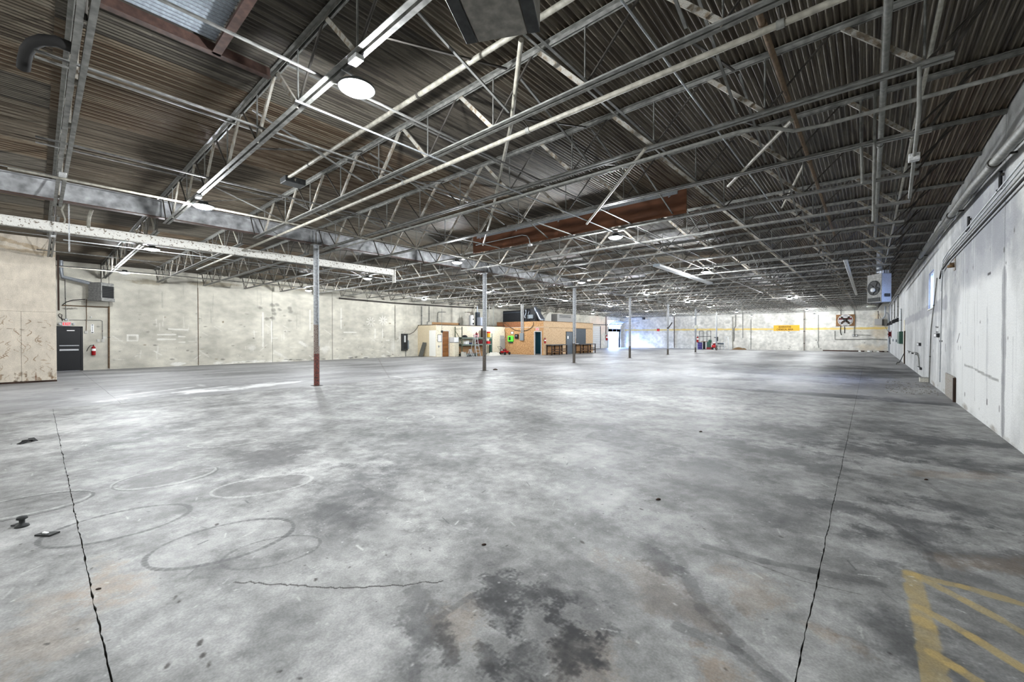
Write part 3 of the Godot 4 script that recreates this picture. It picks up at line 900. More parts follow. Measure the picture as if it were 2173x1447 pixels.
func paint_right():
	var p = Paint.new(2048, 256, ZF, ZB, 0, 5.4, 104)
	var n = Paint
	p.base(Color8(194, 195, 193), [[n.noise(2048, 256, 0.008, 31, 5), 0.10], [n.noise(2048, 256, 0.03, 32, 5, 1, 8), 0.14], [n.noise(2048, 256, 0.1, 33, 3), 0.05]])
	var gr = Color8(138, 140, 144)
	var wh = Color8(228, 229, 226)
	var dk = Color8(80, 78, 74)
	# bare grey concrete above the painted dado
	for b in [[-11.9, 3.7, 1.9, 0.9, 0.8], [-12.6, 4.2, 1.5, 0.7, 0.7], [-10.6, 3.5, 0.9, 0.8, 0.6], [-9.0, 2.9, 0.8, 0.9, 0.45], [-8.0, 3.6, 1.2, 0.7, 0.4], [-15.2, 3.6, 1.0, 0.9, 0.6], [-17.0, 3.4, 1.4, 0.6, 0.45], [-15.0, 2.3, 0.8, 0.9, 0.4], [-22, 3.6, 2.4, 0.5, 0.45], [-16.0, 1.4, 0.9, 0.8, 0.3], [-19.0, 2.2, 1.5, 0.7, 0.3], [-26, 2.4, 2.4, 0.35, 0.5]]:
		p.blob(b[0], b[1], b[2], b[3], 0, gr, b[4], 0.9, 0.6)
	# band where a ledger was taken down
	p.stroke([Vector2(-16.4, 2.55), Vector2(-34, 2.5)], 0.34, Color8(146, 146, 150), 0.75, 0.55)
	# painted rectangle between the joints
	p.stroke([Vector2(-13.4, 1.35), Vector2(-10.3, 1.35)], 2.7, wh, 0.85, 0.12)
	p.stroke([Vector2(-9.99, 2.6), Vector2(-9.99, 0.1)], 0.22, Color8(120, 120, 122), 0.7, 0.6)
	# streaks
	p.stroke([Vector2(-13.5, 3.55), Vector2(-10.25, 3.55)], 1.55, Color8(150, 152, 157), 0.6, 0.3)
	for i in 120:
		var a = Vector2(rng.randf_range(-34, -6), rng.randf_range(1.2, 4.8))
		p.stroke([a, a - Vector2(0, rng.randf_range(0.3, 1.6))], rng.randf_range(0.03, 0.09), [gr, wh, gr, wh][rng.randi() % 4], rng.randf_range(0.15, 0.42), 1.0)
	for i in 60:
		p.blob(rng.randf_range(-40, -8), rng.randf_range(0.1, 3.5), rng.randf_range(0.02, 0.06), rng.randf_range(0.02, 0.08), 0, dk, 0.8, 0.8, 0.5)
	# cracks
	p.stroke([Vector2(-13.5, 0.98), Vector2(-12.6, 0.97), Vector2(-11.9, 0.93), Vector2(-11.0, 0.9), Vector2(-10.3, 0.88)], 0.02, dk, 0.55, 0.9)
	for s in [[Vector3(1.6, 2.311, -12.406), Vector3(1.6, 0.323, -12.29)], [Vector3(1.6, 2.033, -21.637), Vector3(1.6, 0.12, -21.453)], [Vector3(1.6, 3.65, -16.739), Vector3(1.6, 2.057, -16.618)]]:
		p.stroke([Vector2(s[0].z, s[0].y), Vector2(s[1].z, s[1].y)], 0.025, dk, 0.3, 0.9)
	# hooks of rebar ties, scuffs
	for s in [[Vector3(1.6, 0.473, -11.159), Vector3(1.6, 0.397, -11.155)], [Vector3(1.6, 0.464, -10.235), Vector3(1.6, 0.396, -10.231)], [Vector3(1.6, 1.472, -14.536), Vector3(1.6, 1.675, -14.205)], [Vector3(1.6, 2.716, -11.201), Vector3(1.6, 2.715, -10.972)], [Vector3(1.6, 1.914, -18.885), Vector3(1.6, 1.901, -18.166)], [Vector3(1.6, 1.746, -18.747), Vector3(1.6, 1.741, -18.153)], [Vector3(1.6, 1.468, -17.905), Vector3(1.6, 1.474, -17.161)], [Vector3(1.6, 1.4, -16.568), Vector3(1.6, 1.206, -16.46)], [Vector3(1.6, 1.372, -14.389), Vector3(1.6, 1.305, -14.385)]]:
		p.stroke([Vector2(s[0].z, s[0].y), Vector2(s[1].z, s[1].y)], 0.04, Color8(44, 42, 40), 0.9, 0.2)
	for i in 30:
		p.blob(rng.randf_range(-20, -6.5), rng.randf_range(0.0, 0.1), rng.randf_range(0.1, 0.4), 0.05, 0, Color8(150, 144, 134), 0.6, 1.4, 0.9)
	return p.tex()

func paint_far():
	var p = Paint.new(1024, 192, XL, XR, 0, 5.4, 105)
	var n = Paint
	p.base(Color8(208, 206, 198), [[n.noise(1024, 192, 0.012, 41, 5), 0.10], [n.noise(1024, 192, 0.06, 42, 4), 0.10], [n.noise(1024, 192, 0.03, 43, 4, 1, 6), 0.06]])
	var gr = Color8(150, 148, 142)
	for i in 160:
		p.blob(rng.randf_range(-28, -9), rng.randf_range(0.1, 4.2), rng.randf_range(0.1, 0.6), rng.randf_range(0.06, 0.3), 0, gr if rng.randf() < 0.7 else Color8(232, 232, 228), rng.randf_range(0.2, 0.5), 1.4, 0.9)
	for i in 50:
		p.blob(rng.randf_range(-9, 1.5), rng.randf_range(0.1, 4.2), rng.randf_range(0.03, 0.12), rng.randf_range(0.03, 0.1), 0, Color8(92, 88, 80), rng.randf_range(0.3, 0.7), 1.0, 0.8)
	for b in [[0.9, 2.4, 0.7, 2.2, 0.4], [0.2, 0.4, 1.6, 0.4, 0.3], [0.8, 4.0, 0.9, 0.5, 0.5], [-27, 3.0, 1.0, 2.0, 0.3]]:
		p.blob(b[0], b[1], b[2], b[3], 0, Color8(206, 178, 134), b[4], 0.9, 0.6)
	p.stroke([Vector2(-28, 2.62), Vector2(-16, 2.58), Vector2(-5, 2.52), Vector2(1.6, 2.52)], 0.2, Color8(222, 188, 96), 0.85, 0.45)
	return p.tex()

func paint_partition():
	var p = Paint.new(1024, 1024, -0.5, 8.0, 0, 5.2, 106)
	var n = Paint
	p.base(Color8(206, 196, 180), [[n.noise(1024, 1024, 0.008, 61, 5), 0.06], [n.noise(1024, 1024, 0.05, 62, 4, 1, 4), 0.05]])
	var br = Color8(122, 98, 74)
	var dk = Color8(74, 60, 46)
	# grain showing through the worn paint on the lower sheets
	for i in 120:
		var z = rng.randf_range(-0.4, 3.0)
		var y = rng.randf_range(0.05, 2.2)
		var pts = []
		var L = rng.randf_range(0.08, 0.3)
		for k in 6:
			pts.append(Vector2(z + 0.05 * sin(k * 0.9 + z * 9.0) + rng.randf_range(-0.008, 0.008), y + L * k / 5.0))
		p.stroke(pts, rng.randf_range(0.01, 0.022), br, rng.randf_range(0.25, 0.65), 0.8)
	for i in 60:
		p.blob(rng.randf_range(-0.4, 3.0), rng.randf_range(0.05, 2.3), rng.randf_range(0.02, 0.1), rng.randf_range(0.01, 0.03), 0.1, br if i % 3 else dk, rng.randf_range(0.3, 0.7), 1.4, 0.9)
	for i in 70:
		p.blob(rng.randf_range(-0.45, 5.0), rng.randf_range(0.02, 0.28), rng.randf_range(0.02, 0.06), rng.randf_range(0.05, 0.16), 0.1, dk if i % 2 else br, rng.randf_range(0.35, 0.8), 1.6, 1.0)
	p.blob(0.05, 0.25, 0.03, 0.2, 0, Color8(96, 58, 36), 0.8, 0.6, 0.5)
	# scuffs and two slanting ghost marks on the upper sheets
	for i in 40:
		var a = Vector2(rng.randf_range(-0.4, 4.0), rng.randf_range(2.5, 5.0))
		p.stroke([a, a + Vector2(rng.randf_range(0.05, 0.3), rng.randf_range(-0.02, 0.02))], 0.012, br, rng.randf_range(0.15, 0.4), 0.8)
	p.stroke([Vector2(-0.3, 4.62), Vector2(0.9, 4.95)], 0.12, Color8(150, 122, 84), 0.5, 0.9)
	p.stroke([Vector2(-0.4, 4.5), Vector2(1.4, 4.72)], 0.1, Color8(150, 122, 84), 0.4, 0.9)
	return p.tex()

func build_walls():
	for f in [["partition", paint_partition()], ["wall_left_paint", paint_left()], ["wall_right_paint", paint_right()], ["wall_far_paint", paint_far()]]:
		var m = StandardMaterial3D.new()
		m.albedo_texture = f[1]
		m.roughness = 0.75
		m.metallic_specular = 0.35
		m.detail_enabled = true
		m.detail_blend_mode = BaseMaterial3D.BLEND_MODE_MUL
		m.detail_albedo = grime(67, 0.1, 0.86, 4)
		m.detail_uv_layer = BaseMaterial3D.DETAIL_UV_2
		M[f[0]] = m
	var TOP = 5.4
	var zuv = func(p): return Vector2((p.z - ZF) / (ZB - ZF), p.y / 5.4)
	# left
	var w = struct("wall_left")
	pb(w, "joint_filler", "joint", Vector3(XL - 0.15, TOP * 0.5, -24), Vector3(0.14, TOP, 47), 0)
	uvf = zuv
	var cuts = [ZB, -2.33, -5.89, -9.7, -13.52, -18.56, -22.4, -27.4, -32.4, -37.4, -42.4, -47.0, -52.6, ZF]
	for i in cuts.size() - 1:
		wall_panel(w, 0, XL, -0.25 if i > 10 else -0.08, cuts[i + 1] + 0.008, cuts[i] - 0.008, TOP, [-57.6, -53.8, 0.0, 4.0], "wall_left_paint")
	# right
	uvf = null
	w = struct("wall_right")
	pb(w, "joint_filler", "joint", Vector3(XR + 0.15, TOP * 0.5, -6.5), Vector3(0.14, TOP, 25), 0)
	pb(w, "joint_filler", "joint", Vector3(XR + 0.15, TOP * 0.5, -40), Vector3(0.14, TOP, 37), 0)
	uvf = zuv
	cuts = [ZB, -2.3, -6.2, -9.99, -13.76, -17.6, -24.5, -34.0, -41.8, -49.6, ZF]
	for i in cuts.size() - 1:
		wall_panel(w, 0, XR, 0.25 if i == 5 else 0.08, cuts[i + 1] + 0.008, cuts[i] - 0.008, TOP, [-21.0, -19.5, 2.58, 3.85], "wall_right_paint")
	uvf = null
	# far
	w = struct("wall_far")
	pb(w, "joint_filler", "joint", Vector3((XL + XR) * 0.5, TOP * 0.5, ZF - 0.15), Vector3(XR - XL + 0.5, TOP, 0.14), 0)
	uvf = func(p): return Vector2((p.x - XL) / (XR - XL), p.y / 5.4)
	cuts = [XL, -20.68, -11.18, -5.76, XR]
	for i in cuts.size() - 1:
		wall_panel(w, 2, ZF, -0.08, cuts[i] + 0.01, cuts[i + 1] - 0.01, TOP, null, "wall_far_paint")
	# behind the camera
	w = struct("wall_back")
	wall_panel(w, 2, ZB, 0.2, XL - 0.2, XR + 0.2, TOP, null, "wall_far_paint")
	uvf = null
	# plywood-clad corner room at the left edge
	w = struct("wall_corner_room")
	var X = -22.1
	pb(w, "framing", "timber_dark", Vector3(X - 0.16, 2.17, 3.75), Vector3(0.2, 4.34, 8.3), 0)
	pb(w, "framing", "timber_dark", Vector3((X + XL) * 0.5 - 0.03, 2.17, -0.34), Vector3(X - XL - 0.1, 4.34, 0.14), 0)
	uvf = func(p): return Vector2((p.z + 0.5) / 8.5, p.y / 5.2)
	var seams = [-0.45, 0.37, 1.59, 2.81, 4.03, 5.25, 6.47, 7.69]
	for i in seams.size() - 1:
		pb(w, "plywood_sheet", "partition", Vector3(X - 0.03, 1.27, (seams[i] + seams[i + 1]) * 0.5), Vector3(0.05, 2.42, seams[i + 1] - seams[i] - 0.006), 0.003)
	var us = [-0.45, 1.98, 4.42, 6.86]
	for i in us.size() - 1:
		pb(w, "plywood_sheet", "partition", Vector3(X - 0.02, 3.79, (us[i] + us[i + 1]) * 0.5), Vector3(0.05, 2.61, us[i + 1] - us[i] - 0.006), 0.003)
	uvf = null
	pb(w, "sill_board", "timber_dark", Vector3(X - 0.02, 0.03, 3.7), Vector3(0.07, 0.06, 8.3), 0.004)
	pb(w, "corner_post", "timber_dark", Vector3(-22.15, 3.555, -0.507), Vector3(0.06, 2.0, 0.05), 0.004)

func build_ceiling():
	var c = struct("ceiling")
	pb(c, "roof_board", "roof_board", Vector3((XL + XR) * 0.5, DECK + 0.16, (ZF + ZB) * 0.5), Vector3(XR - XL + 0.6, 0.2, ZB - ZF + 0.6), 0)
	# corrugated sheets, fourteen ribs of 67 mm each, lapped over a joist
	var RIB = 0.067
	var NR = 14
	var meshes = []
	var zs = [ZB, -0.15, -7.95, -15.75, -23.55, -31.35, -39.15, -46.95, ZF]
	var wide = RIB * NR
	var count = int(ceil((XR - XL) / wide))
	for k in 4:
		var st = S()
		st.set_smooth_group(1)
		var prev = null
		for i in NR * 6 + 1:
			var x = i * RIB / 6.0
			var y = 0.019 * cos(TAU * i / 6.0) * (1.0 if k % 2 == 0 else 0.92)
			var p = Vector2(x, y)
			if prev != null:
				var a = Vector3(prev.x, prev.y, 0)
				var b = Vector3(p.x, p.y, 0)
				var dz = Vector3(0, 0, 1)
				var uv = [Vector2(prev.x, 0), Vector2(p.x, 0), Vector2(p.x, 1.1), Vector2(prev.x, 1.1)]
				var q = [a, b, b + dz, a + dz]
				for j in [0, 2, 1, 0, 3, 2]:
					st.set_uv(uv[j] + Vector2(0.37 * k, 0.21 * k))
					st.add_vertex(q[j])
			prev = p
		meshes.append(mesh_of(st, "deck%d" % k))
	for r in zs.size() - 1:
		for i in count:
			var m = meshes[(i * 7 + r * 3 + (i * r) % 3) % 4]
			var L = zs[r] - zs[r + 1]
			var x0 = XR - (i + 1) * wide
			shared(c, "deck_sheet", m, Transform3D(Basis.from_scale(Vector3(1, 1, L)), Vector3(x0, DECK + 0.02, zs[r + 1])))

# ---------------------------------------------------------------- steel frame
const COLZ = [-6.0, -13.8, -21.6, -29.4, -37.2, -45.0, -52.8]

func build_columns():
	var red = two_tone(81, 0.03, Color8(112, 60, 52), Color8(58, 50, 46), 0.45, 0.2)
	mk("column_red", Color(1, 1, 1), 0.6, 0.0, red, 1.0)
	mk("column_brown", Color(1, 1, 1), 0.6, 0.0, two_tone(84, 0.04, Color8(140, 132, 124), Color8(84, 62, 54), 0.5, 0.12), 1.4)
	mk("column_dark", Color(1, 1, 1), 0.6, 0.0, two_tone(82, 0.04, Color8(98, 92, 84), Color8(52, 46, 42), 0.45, 0.2), 1.2)
	mk("column_silver", Color8(172, 175, 178), 0.45, 0.1, grime(83, 0.03, 0.6), 0.8)
	for i in COLZ.size():
		var z = COLZ[i]
		var lb = "grey pipe column with a dark lower part, %s column from the camera" % ORD[i]
		if i == 0:
			lb = "grey steel pipe column with red-brown foot, the one nearest the camera"
		var t = thing("steel_column", lb, "column", "columns along the middle of the hall")
		var r = 0.085
		var cut = [1.75, 1.9, 1.2, 0.9, 0.5, 0.5, 0.6][i]
		plathe(t, "shaft", "column_silver", [Vector2(r, cut), Vector2(r, 4.6)], Vector3(COLX, 0, z), 18)
		plathe(t, "painted_foot", "column_red" if i == 0 else "column_dark", [Vector2(r + 0.001, 0.012), Vector2(r + 0.001, cut)], Vector3(COLX, 0, z), 18)
		if i == 0:
			plathe(t, "worn_band", "column_brown", [Vector2(r + 0.002, 1.05), Vector2(r + 0.002, 2.0)], Vector3(COLX, 0, z), 18)
		pb(t, "base_plate", "steel_dark", Vector3(COLX, 0.006, z), Vector3(0.28, 0.012, 0.28), 0.003)
		pb(t, "cap_plate", "steel", Vector3(COLX, 4.612, z), Vector3(0.3, 0.024, 0.26), 0.003)
		if i < 3:
			pt(t, "conduit", "conduit", [Vector3(COLX + 0.11, 1.3 + i * 0.1, z - 0.03), Vector3(COLX + 0.11, 4.58, z - 0.03)], 0.014)
	# rolled beams over the first three bays, open-web girders beyond
	var spans = [[ZB - 0.05, 1.8], [1.8, -6.0], [-6.0, -13.8], [-13.8, -21.6]]
	for i in spans.size():
		var s = spans[i]
		var lab = ["grey steel I-beam behind the camera at the near end", "grey steel I-beam at upper left running to the nearest column", "grey steel I-beam between the first and second columns", "grey steel I-beam between the second and third columns"][i]
		var t = thing("girder_beam", lab, "beam", "beams along the column line")
		var z0 = s[1] + 0.02
		var z1 = s[0] - 0.02
		var zc = (z0 + z1) * 0.5
		pb(t, "web", "girder", Vector3(COLX, 4.85, zc), Vector3(0.014, 0.41, z1 - z0), 0)
		pb(t, "bottom_flange", "primer", Vector3(COLX, 4.64, zc), Vector3(0.19, 0.022, z1 - z0), 0.004)
		pb(t, "top_flange", "girder", Vector3(COLX, 5.058, zc), Vector3(0.19, 0.02, z1 - z0), 0.004)
		for k in 3:
			pb(t, "stiffener", "girder", Vector3(COLX + 0.05, 4.85, lerpf(z0, z1, [0.02, 0.5, 0.98][k])), Vector3(0.08, 0.4, 0.012), 0)
	for i in range(2, COLZ.size()):
		var za = COLZ[i]
		var zb = COLZ[i + 1] if i + 1 < COLZ.size() else ZF + 0.02
		var t = thing("joist_girder", "open-web steel girder spanning on from the %s column" % ORD[i], "girder", "open-web girders along the column line")
		pb(t, "top_chord", "chord", Vector3(COLX, 5.03, (za + zb) * 0.5), Vector3(0.13, 0.07, za - zb - 0.05), 0.004)
		pb(t, "bottom_chord", "chord", Vector3(COLX, 4.665, (za + zb) * 0.5), Vector3(0.11, 0.06, za - zb - 0.05), 0.004)
		var n = int(round((za - zb) / 0.975))
		for k in n:
			var a = lerpf(za - 0.06, zb + 0.06, float(k) / n)
			var b = lerpf(za - 0.06, zb + 0.06, float(k + 1) / n)
			var y0 = 4.69 if k % 2 == 0 else 5.0
			pbar(t, "web", "steel", Vector3(COLX, y0, a), Vector3(COLX, 9.69 - y0, b), 0.04, 0.04)

func joist_zs():
	var a = [-0.3]
	var z = -2.1
	while z > ZF + 0.2:
		a.append(z)
		z -= 1.95
	return a

func chord_mesh(x0, x1, y, drop, mat):
	# pair of angles back to back, legs outward
	var st = S()
	for s in [-1.0, 1.0]:
		bx(st, Vector3((x0 + x1) * 0.5, y, s * 0.018), Vector3(x1 - x0, drop, 0.007))
		bx(st, Vector3((x0 + x1) * 0.5, y + (drop * 0.5 - 0.0035) * (1 if mat == "chord_top" else -1), s * 0.042), Vector3(x1 - x0, 0.007, 0.046))
	return mesh_of(st, "chord")

func build_joists():
	var PITCH = 1.42
	var yb = 4.41
	var yt = 5.1
	# shared web members, drawn from the origin at the bottom node
	var st = S()
	bar(st, Vector3(0, 0, 0), Vector3(0.66, yt - yb - 0.01, 0), 0.03, 0.055)
	var m_light = mesh_of(st, "web_light")
	st = S()
	tb(st, [Vector3(0, 0, 0), Vector3(-0.66, yt - yb - 0.01, 0)], 0.014, 6)
	var m_rod = mesh_of(st, "steel_dark")
	st = S()
	tb(st, [Vector3(0, 0.0, 0), Vector3(0.0, yt - yb - 0.01, 0)], 0.011, 6)
	var m_post = mesh_of(st, "steel")
	st = S()
	bar(st, Vector3(0, 0, 0), Vector3(0.4, yt - yb - 0.01, 0), 0.02, 0.03)
	var m_end = mesh_of(st, "steel_dark")
	var bays = [["right", COLX + 0.02, XR - 0.005, COLX + 0.55, 0.62], ["left", XL + 0.005, COLX - 0.02, XL + 0.75, COLX - 0.6]]
	var tops = []
	var bots = []
	# the first left-hand joist stops at the corner room
	bays.append(["left", -22.0, COLX - 0.02, -21.7, COLX - 0.6])
	for b in bays:
		tops.append(chord_mesh(b[1], b[2], 5.1, 0.055, "chord_top"))
		bots.append(chord_mesh(b[3], b[4], 4.415, 0.05, "chord_bot"))
	var zs = joist_zs()
	for i in zs.size():
		for b in [0, 2 if i == 0 else 1]:
			var bay = bays[b]
			var middle = (bay[1] + bay[2]) * 0.5 if b != 2 else -21.0
			var o = Vector3(0, 0, zs[i])
			var t = thing("bar_joist", "grey open-web bar joist over the %s bay, %s from the near end" % [bay[0], ORD[i]], "roof joist", "bar joists over the %s bay" % bay[0])
			shared(t, "top_chord", tops[b], Transform3D(Basis.IDENTITY, o))
			shared(t, "bottom_chord", bots[b], Transform3D(Basis.IDENTITY, o))
			var x = bay[3] + 0.3
			if b == 0:
				x = -12.37
			while x < bay[4] - 0.2:
				var q = Transform3D(Basis.IDENTITY, Vector3(x, yb, zs[i]))
				# the angles lean towards midspan
				var lean = q if x < middle else Transform3D(Basis(Vector3.UP, PI), q.origin)
				shared(t, "web_post", m_post, q)
				shared(t, "web_angle", m_light, lean)
				shared(t, "web_rod", m_rod, lean)
				x += PITCH
			shared(t, "end_brace", m_end, Transform3D(Basis.IDENTITY, Vector3(bay[4] - 0.04, yb, zs[i])))
			shared(t, "end_brace", m_end, Transform3D(Basis(Vector3.UP, PI), Vector3(bay[3] + 0.04, yb, zs[i])))

func build_bridging():
	var zs = joist_zs()
	# level runs of angle tying the chords together
	var runs = [[-2.4, 0, "right bay, nearest the right wall"], [-4.55, 0, "right bay, second from the right wall"], [-6.3, 0, "right bay, third from the right wall"], [-9.0, 0, "right bay, nearest the columns"],
		[-17.0, 0, "left bay, nearest the columns"], [-20.6, 0, "left bay, along its middle"], [-24.6, 0, "left bay, nearest the left wall"],
		[-3.0, 1, "right bay, nearest the right wall"], [-5.6, 1, "right bay, along its middle"], [-7.8, 1, "right bay, third from the right wall"], [-11.2, 1, "right bay, nearest the columns"], [-18.6, 1, "left bay, nearest the columns"], [-22.4, 1, "left bay, nearest the left wall"]]
	for r in runs:
		var y = 4.449 if r[1] == 0 else 5.05
		var t = thing("bridging_angle", "long steel angle %s chords in the %s" % ["on the bottom" if r[1] == 0 else "under the top", r[2]], "brace", "bridging angles")
		var st = S()
		var zn = zs[1] if r[0] == -5.6 else zs[0] + 0.3
		bxc(st, Vector3(r[0] - 0.016, y - 0.003, zs[-1]), Vector3(r[0] + 0.016, y + 0.003, zn))
		bxc(st, Vector3(r[0] - 0.016, y, zs[-1]), Vector3(r[0] - 0.011, y + 0.03, zn))
		part(t, "angle", st, "steel" if r[1] == 0 else "chord")
	# crossed braces between neighbouring joists
	var st = S()
	bar(st, Vector3(0, 0.05, -0.066), Vector3(0, 0.62, -1.884), 0.028, 0.02)
	var ma = mesh_of(st, "steel_dark")
	st = S()
	bar(st, Vector3(0, 0.62, -0.066), Vector3(0, 0.05, -1.884), 0.028, 0.02)
	var mb = mesh_of(st, "steel")
	for r in [[-1.35, "right bay, nearest the right wall"], [-3.55, "right bay, second from the right wall"], [-7.15, "right bay, third from the right wall"], [-11.0, "right bay, nearest the columns"], [-18.0, "left bay, nearest the columns"], [-23.4, "left bay, nearest the left wall"]]:
		var t = thing("cross_bridging", "line of crossed braces between joists in the %s" % r[1], "brace", "crossed bridging")
		for i in range(1, zs.size() - 1):
			shared(t, "brace", ma, Transform3D(Basis.IDENTITY, Vector3(r[0], 4.43, zs[i])))
			shared(t, "brace", mb, Transform3D(Basis.IDENTITY, Vector3(r[0] + 0.04, 4.43, zs[i])))

# ---------------------------------------------------------------- lamps
func build_lamps():
	var P = [
		[Vector3(-4.182, 4.25, -2.27), "nearest lamp, large white disc at upper left of centre"], [Vector3(-10.309, 4.25, -2.246), "second of the near row, short of the big I-beam"], [Vector3(-16.503, 4.25, -2.306), "third lamp of the near row, below the long white beam"], [Vector3(-23.308, 4.25, -2.388), "fourth lamp of the near row, closest to the exit door"],
		[Vector3(-5.158, 4.25, -10.174), "second row, in front of the brown plywood header"], [Vector3(-11.186, 4.25, -9.884), "second row, just before the second column"], [Vector3(-17.378, 4.25, -9.927), "second row, by the end of the long white beam"], [Vector3(-24.378, 4.25, -10.24), "second row, left of the nearest column against the pale wall"],
		[Vector3(-5.092, 4.25, -18.033), "third row, right of the long grey strip fixture"], [Vector3(-10.67, 4.25, -17.491), "third row, beside the third column"], [Vector3(-17.122, 4.25, -17.53), "third row, just right of the second column"], [Vector3(-24.028, 4.25, -18.11), "third row, above the cream office by the left wall"],
		[Vector3(-10.559, 4.25, -25.028), "fourth row, just right of the fourth column"], [Vector3(-16.83, 4.25, -25.371), "fourth row, above the plywood office"], [Vector3(-24.243, 4.25, -26.34), "fourth row, in the gap between the two offices"],
		[Vector3(-4.224, 4.25, -34.334), "fifth row, far out over the right bay"], [Vector3(-10.485, 4.25, -32.503), "fifth row, between the fifth and sixth columns"], [Vector3(-17.01, 4.25, -32.618), "fifth row, left of the fourth column"],
		[Vector3(-10.683, 4.25, -38.852), "sixth row, above the lit fluorescent tube"], [Vector3(-17.299, 4.25, -41.016), "sixth row, right of the fourth column"], [Vector3(-23.622, 4.25, -41.155), "sixth row, above the white dock door"],
		[Vector3(-4.698, 4.25, -49.978), "seventh row, over the yellow warning board"], [Vector3(-10.707, 4.25, -48.86), "seventh row, right of the last column"], [Vector3(-17.401, 4.25, -49.136), "seventh row, right of the fifth column"], [Vector3(-24.023, 4.25, -50.898), "seventh row, beside the fourth column over the dock corner"],
		[Vector3(-4.539, 4.05, -55.45), "last row, right of the yellow warning board"], [Vector3(-10.342, 4.05, -54.393), "last row, before the far wall left of the yellow board"], [Vector3(-16.063, 4.05, -52.391), "last row, behind the sixth column"],
		[Vector3(-4.3, 4.25, 5.5), "first of the row behind the camera"], [Vector3(-10.7, 4.25, 5.5), "second of the row behind the camera"], [Vector3(-17.2, 4.25, 5.5), "third of the row behind the camera"]]
	var zs = joist_zs()
	var R = 0.19
	for i in P.size():
		var p = P[i][0]
		p.z = maxf(p.z, ZF + 0.5)
		var t = thing("high_bay_lamp", "round white LED high bay, " + P[i][1], "lamp", "round LED high bay lamps")
		var zj = zs[0]
		for z in zs:
			if absf(z - p.z) < absf(zj - p.z):
				zj = z
		var hs = plathe(t, "housing", "charcoal", [Vector2(R * 0.86, 0.02), Vector2(R, 0.014), Vector2(R, 0.035), Vector2(R * 0.8, 0.05), Vector2(R * 0.45, 0.075), Vector2(R * 0.42, 0.11), Vector2(0, 0.115)], p, 28)
		plathe(t, "lens", "lens_glow", [Vector2(0, -0.035), Vector2(R * 0.4, -0.03), Vector2(R * 0.75, -0.012), Vector2(R * 0.97, 0.016)], p, 28)
		pt(hs, "hook", "conduit", [p + Vector3(0, 0.11, 0), Vector3(p.x, maxf(p.y + 0.135, 4.36), p.z), Vector3(p.x, maxf(p.y + 0.145, 4.37), zj)], 0.008, 6)
		pb(t, "driver_box", "enamel", Vector3(p.x + 0.3, 4.36, zj), Vector3(0.16, 0.05, 0.09), 0.005)
		var l = OmniLight3D.new()
		l.name = "light"
		l.light_color = Color(0.97, 0.985, 1.0)
		l.light_energy = LAMP
		l.light_size = 0.1
		l.omni_range = 70.0
		l.omni_attenuation = 2.0
		l.shadow_enabled = true
		t.add_child(l)
		l.position = p + Vector3(0, -0.06, 0)

const LAMP = 21.0

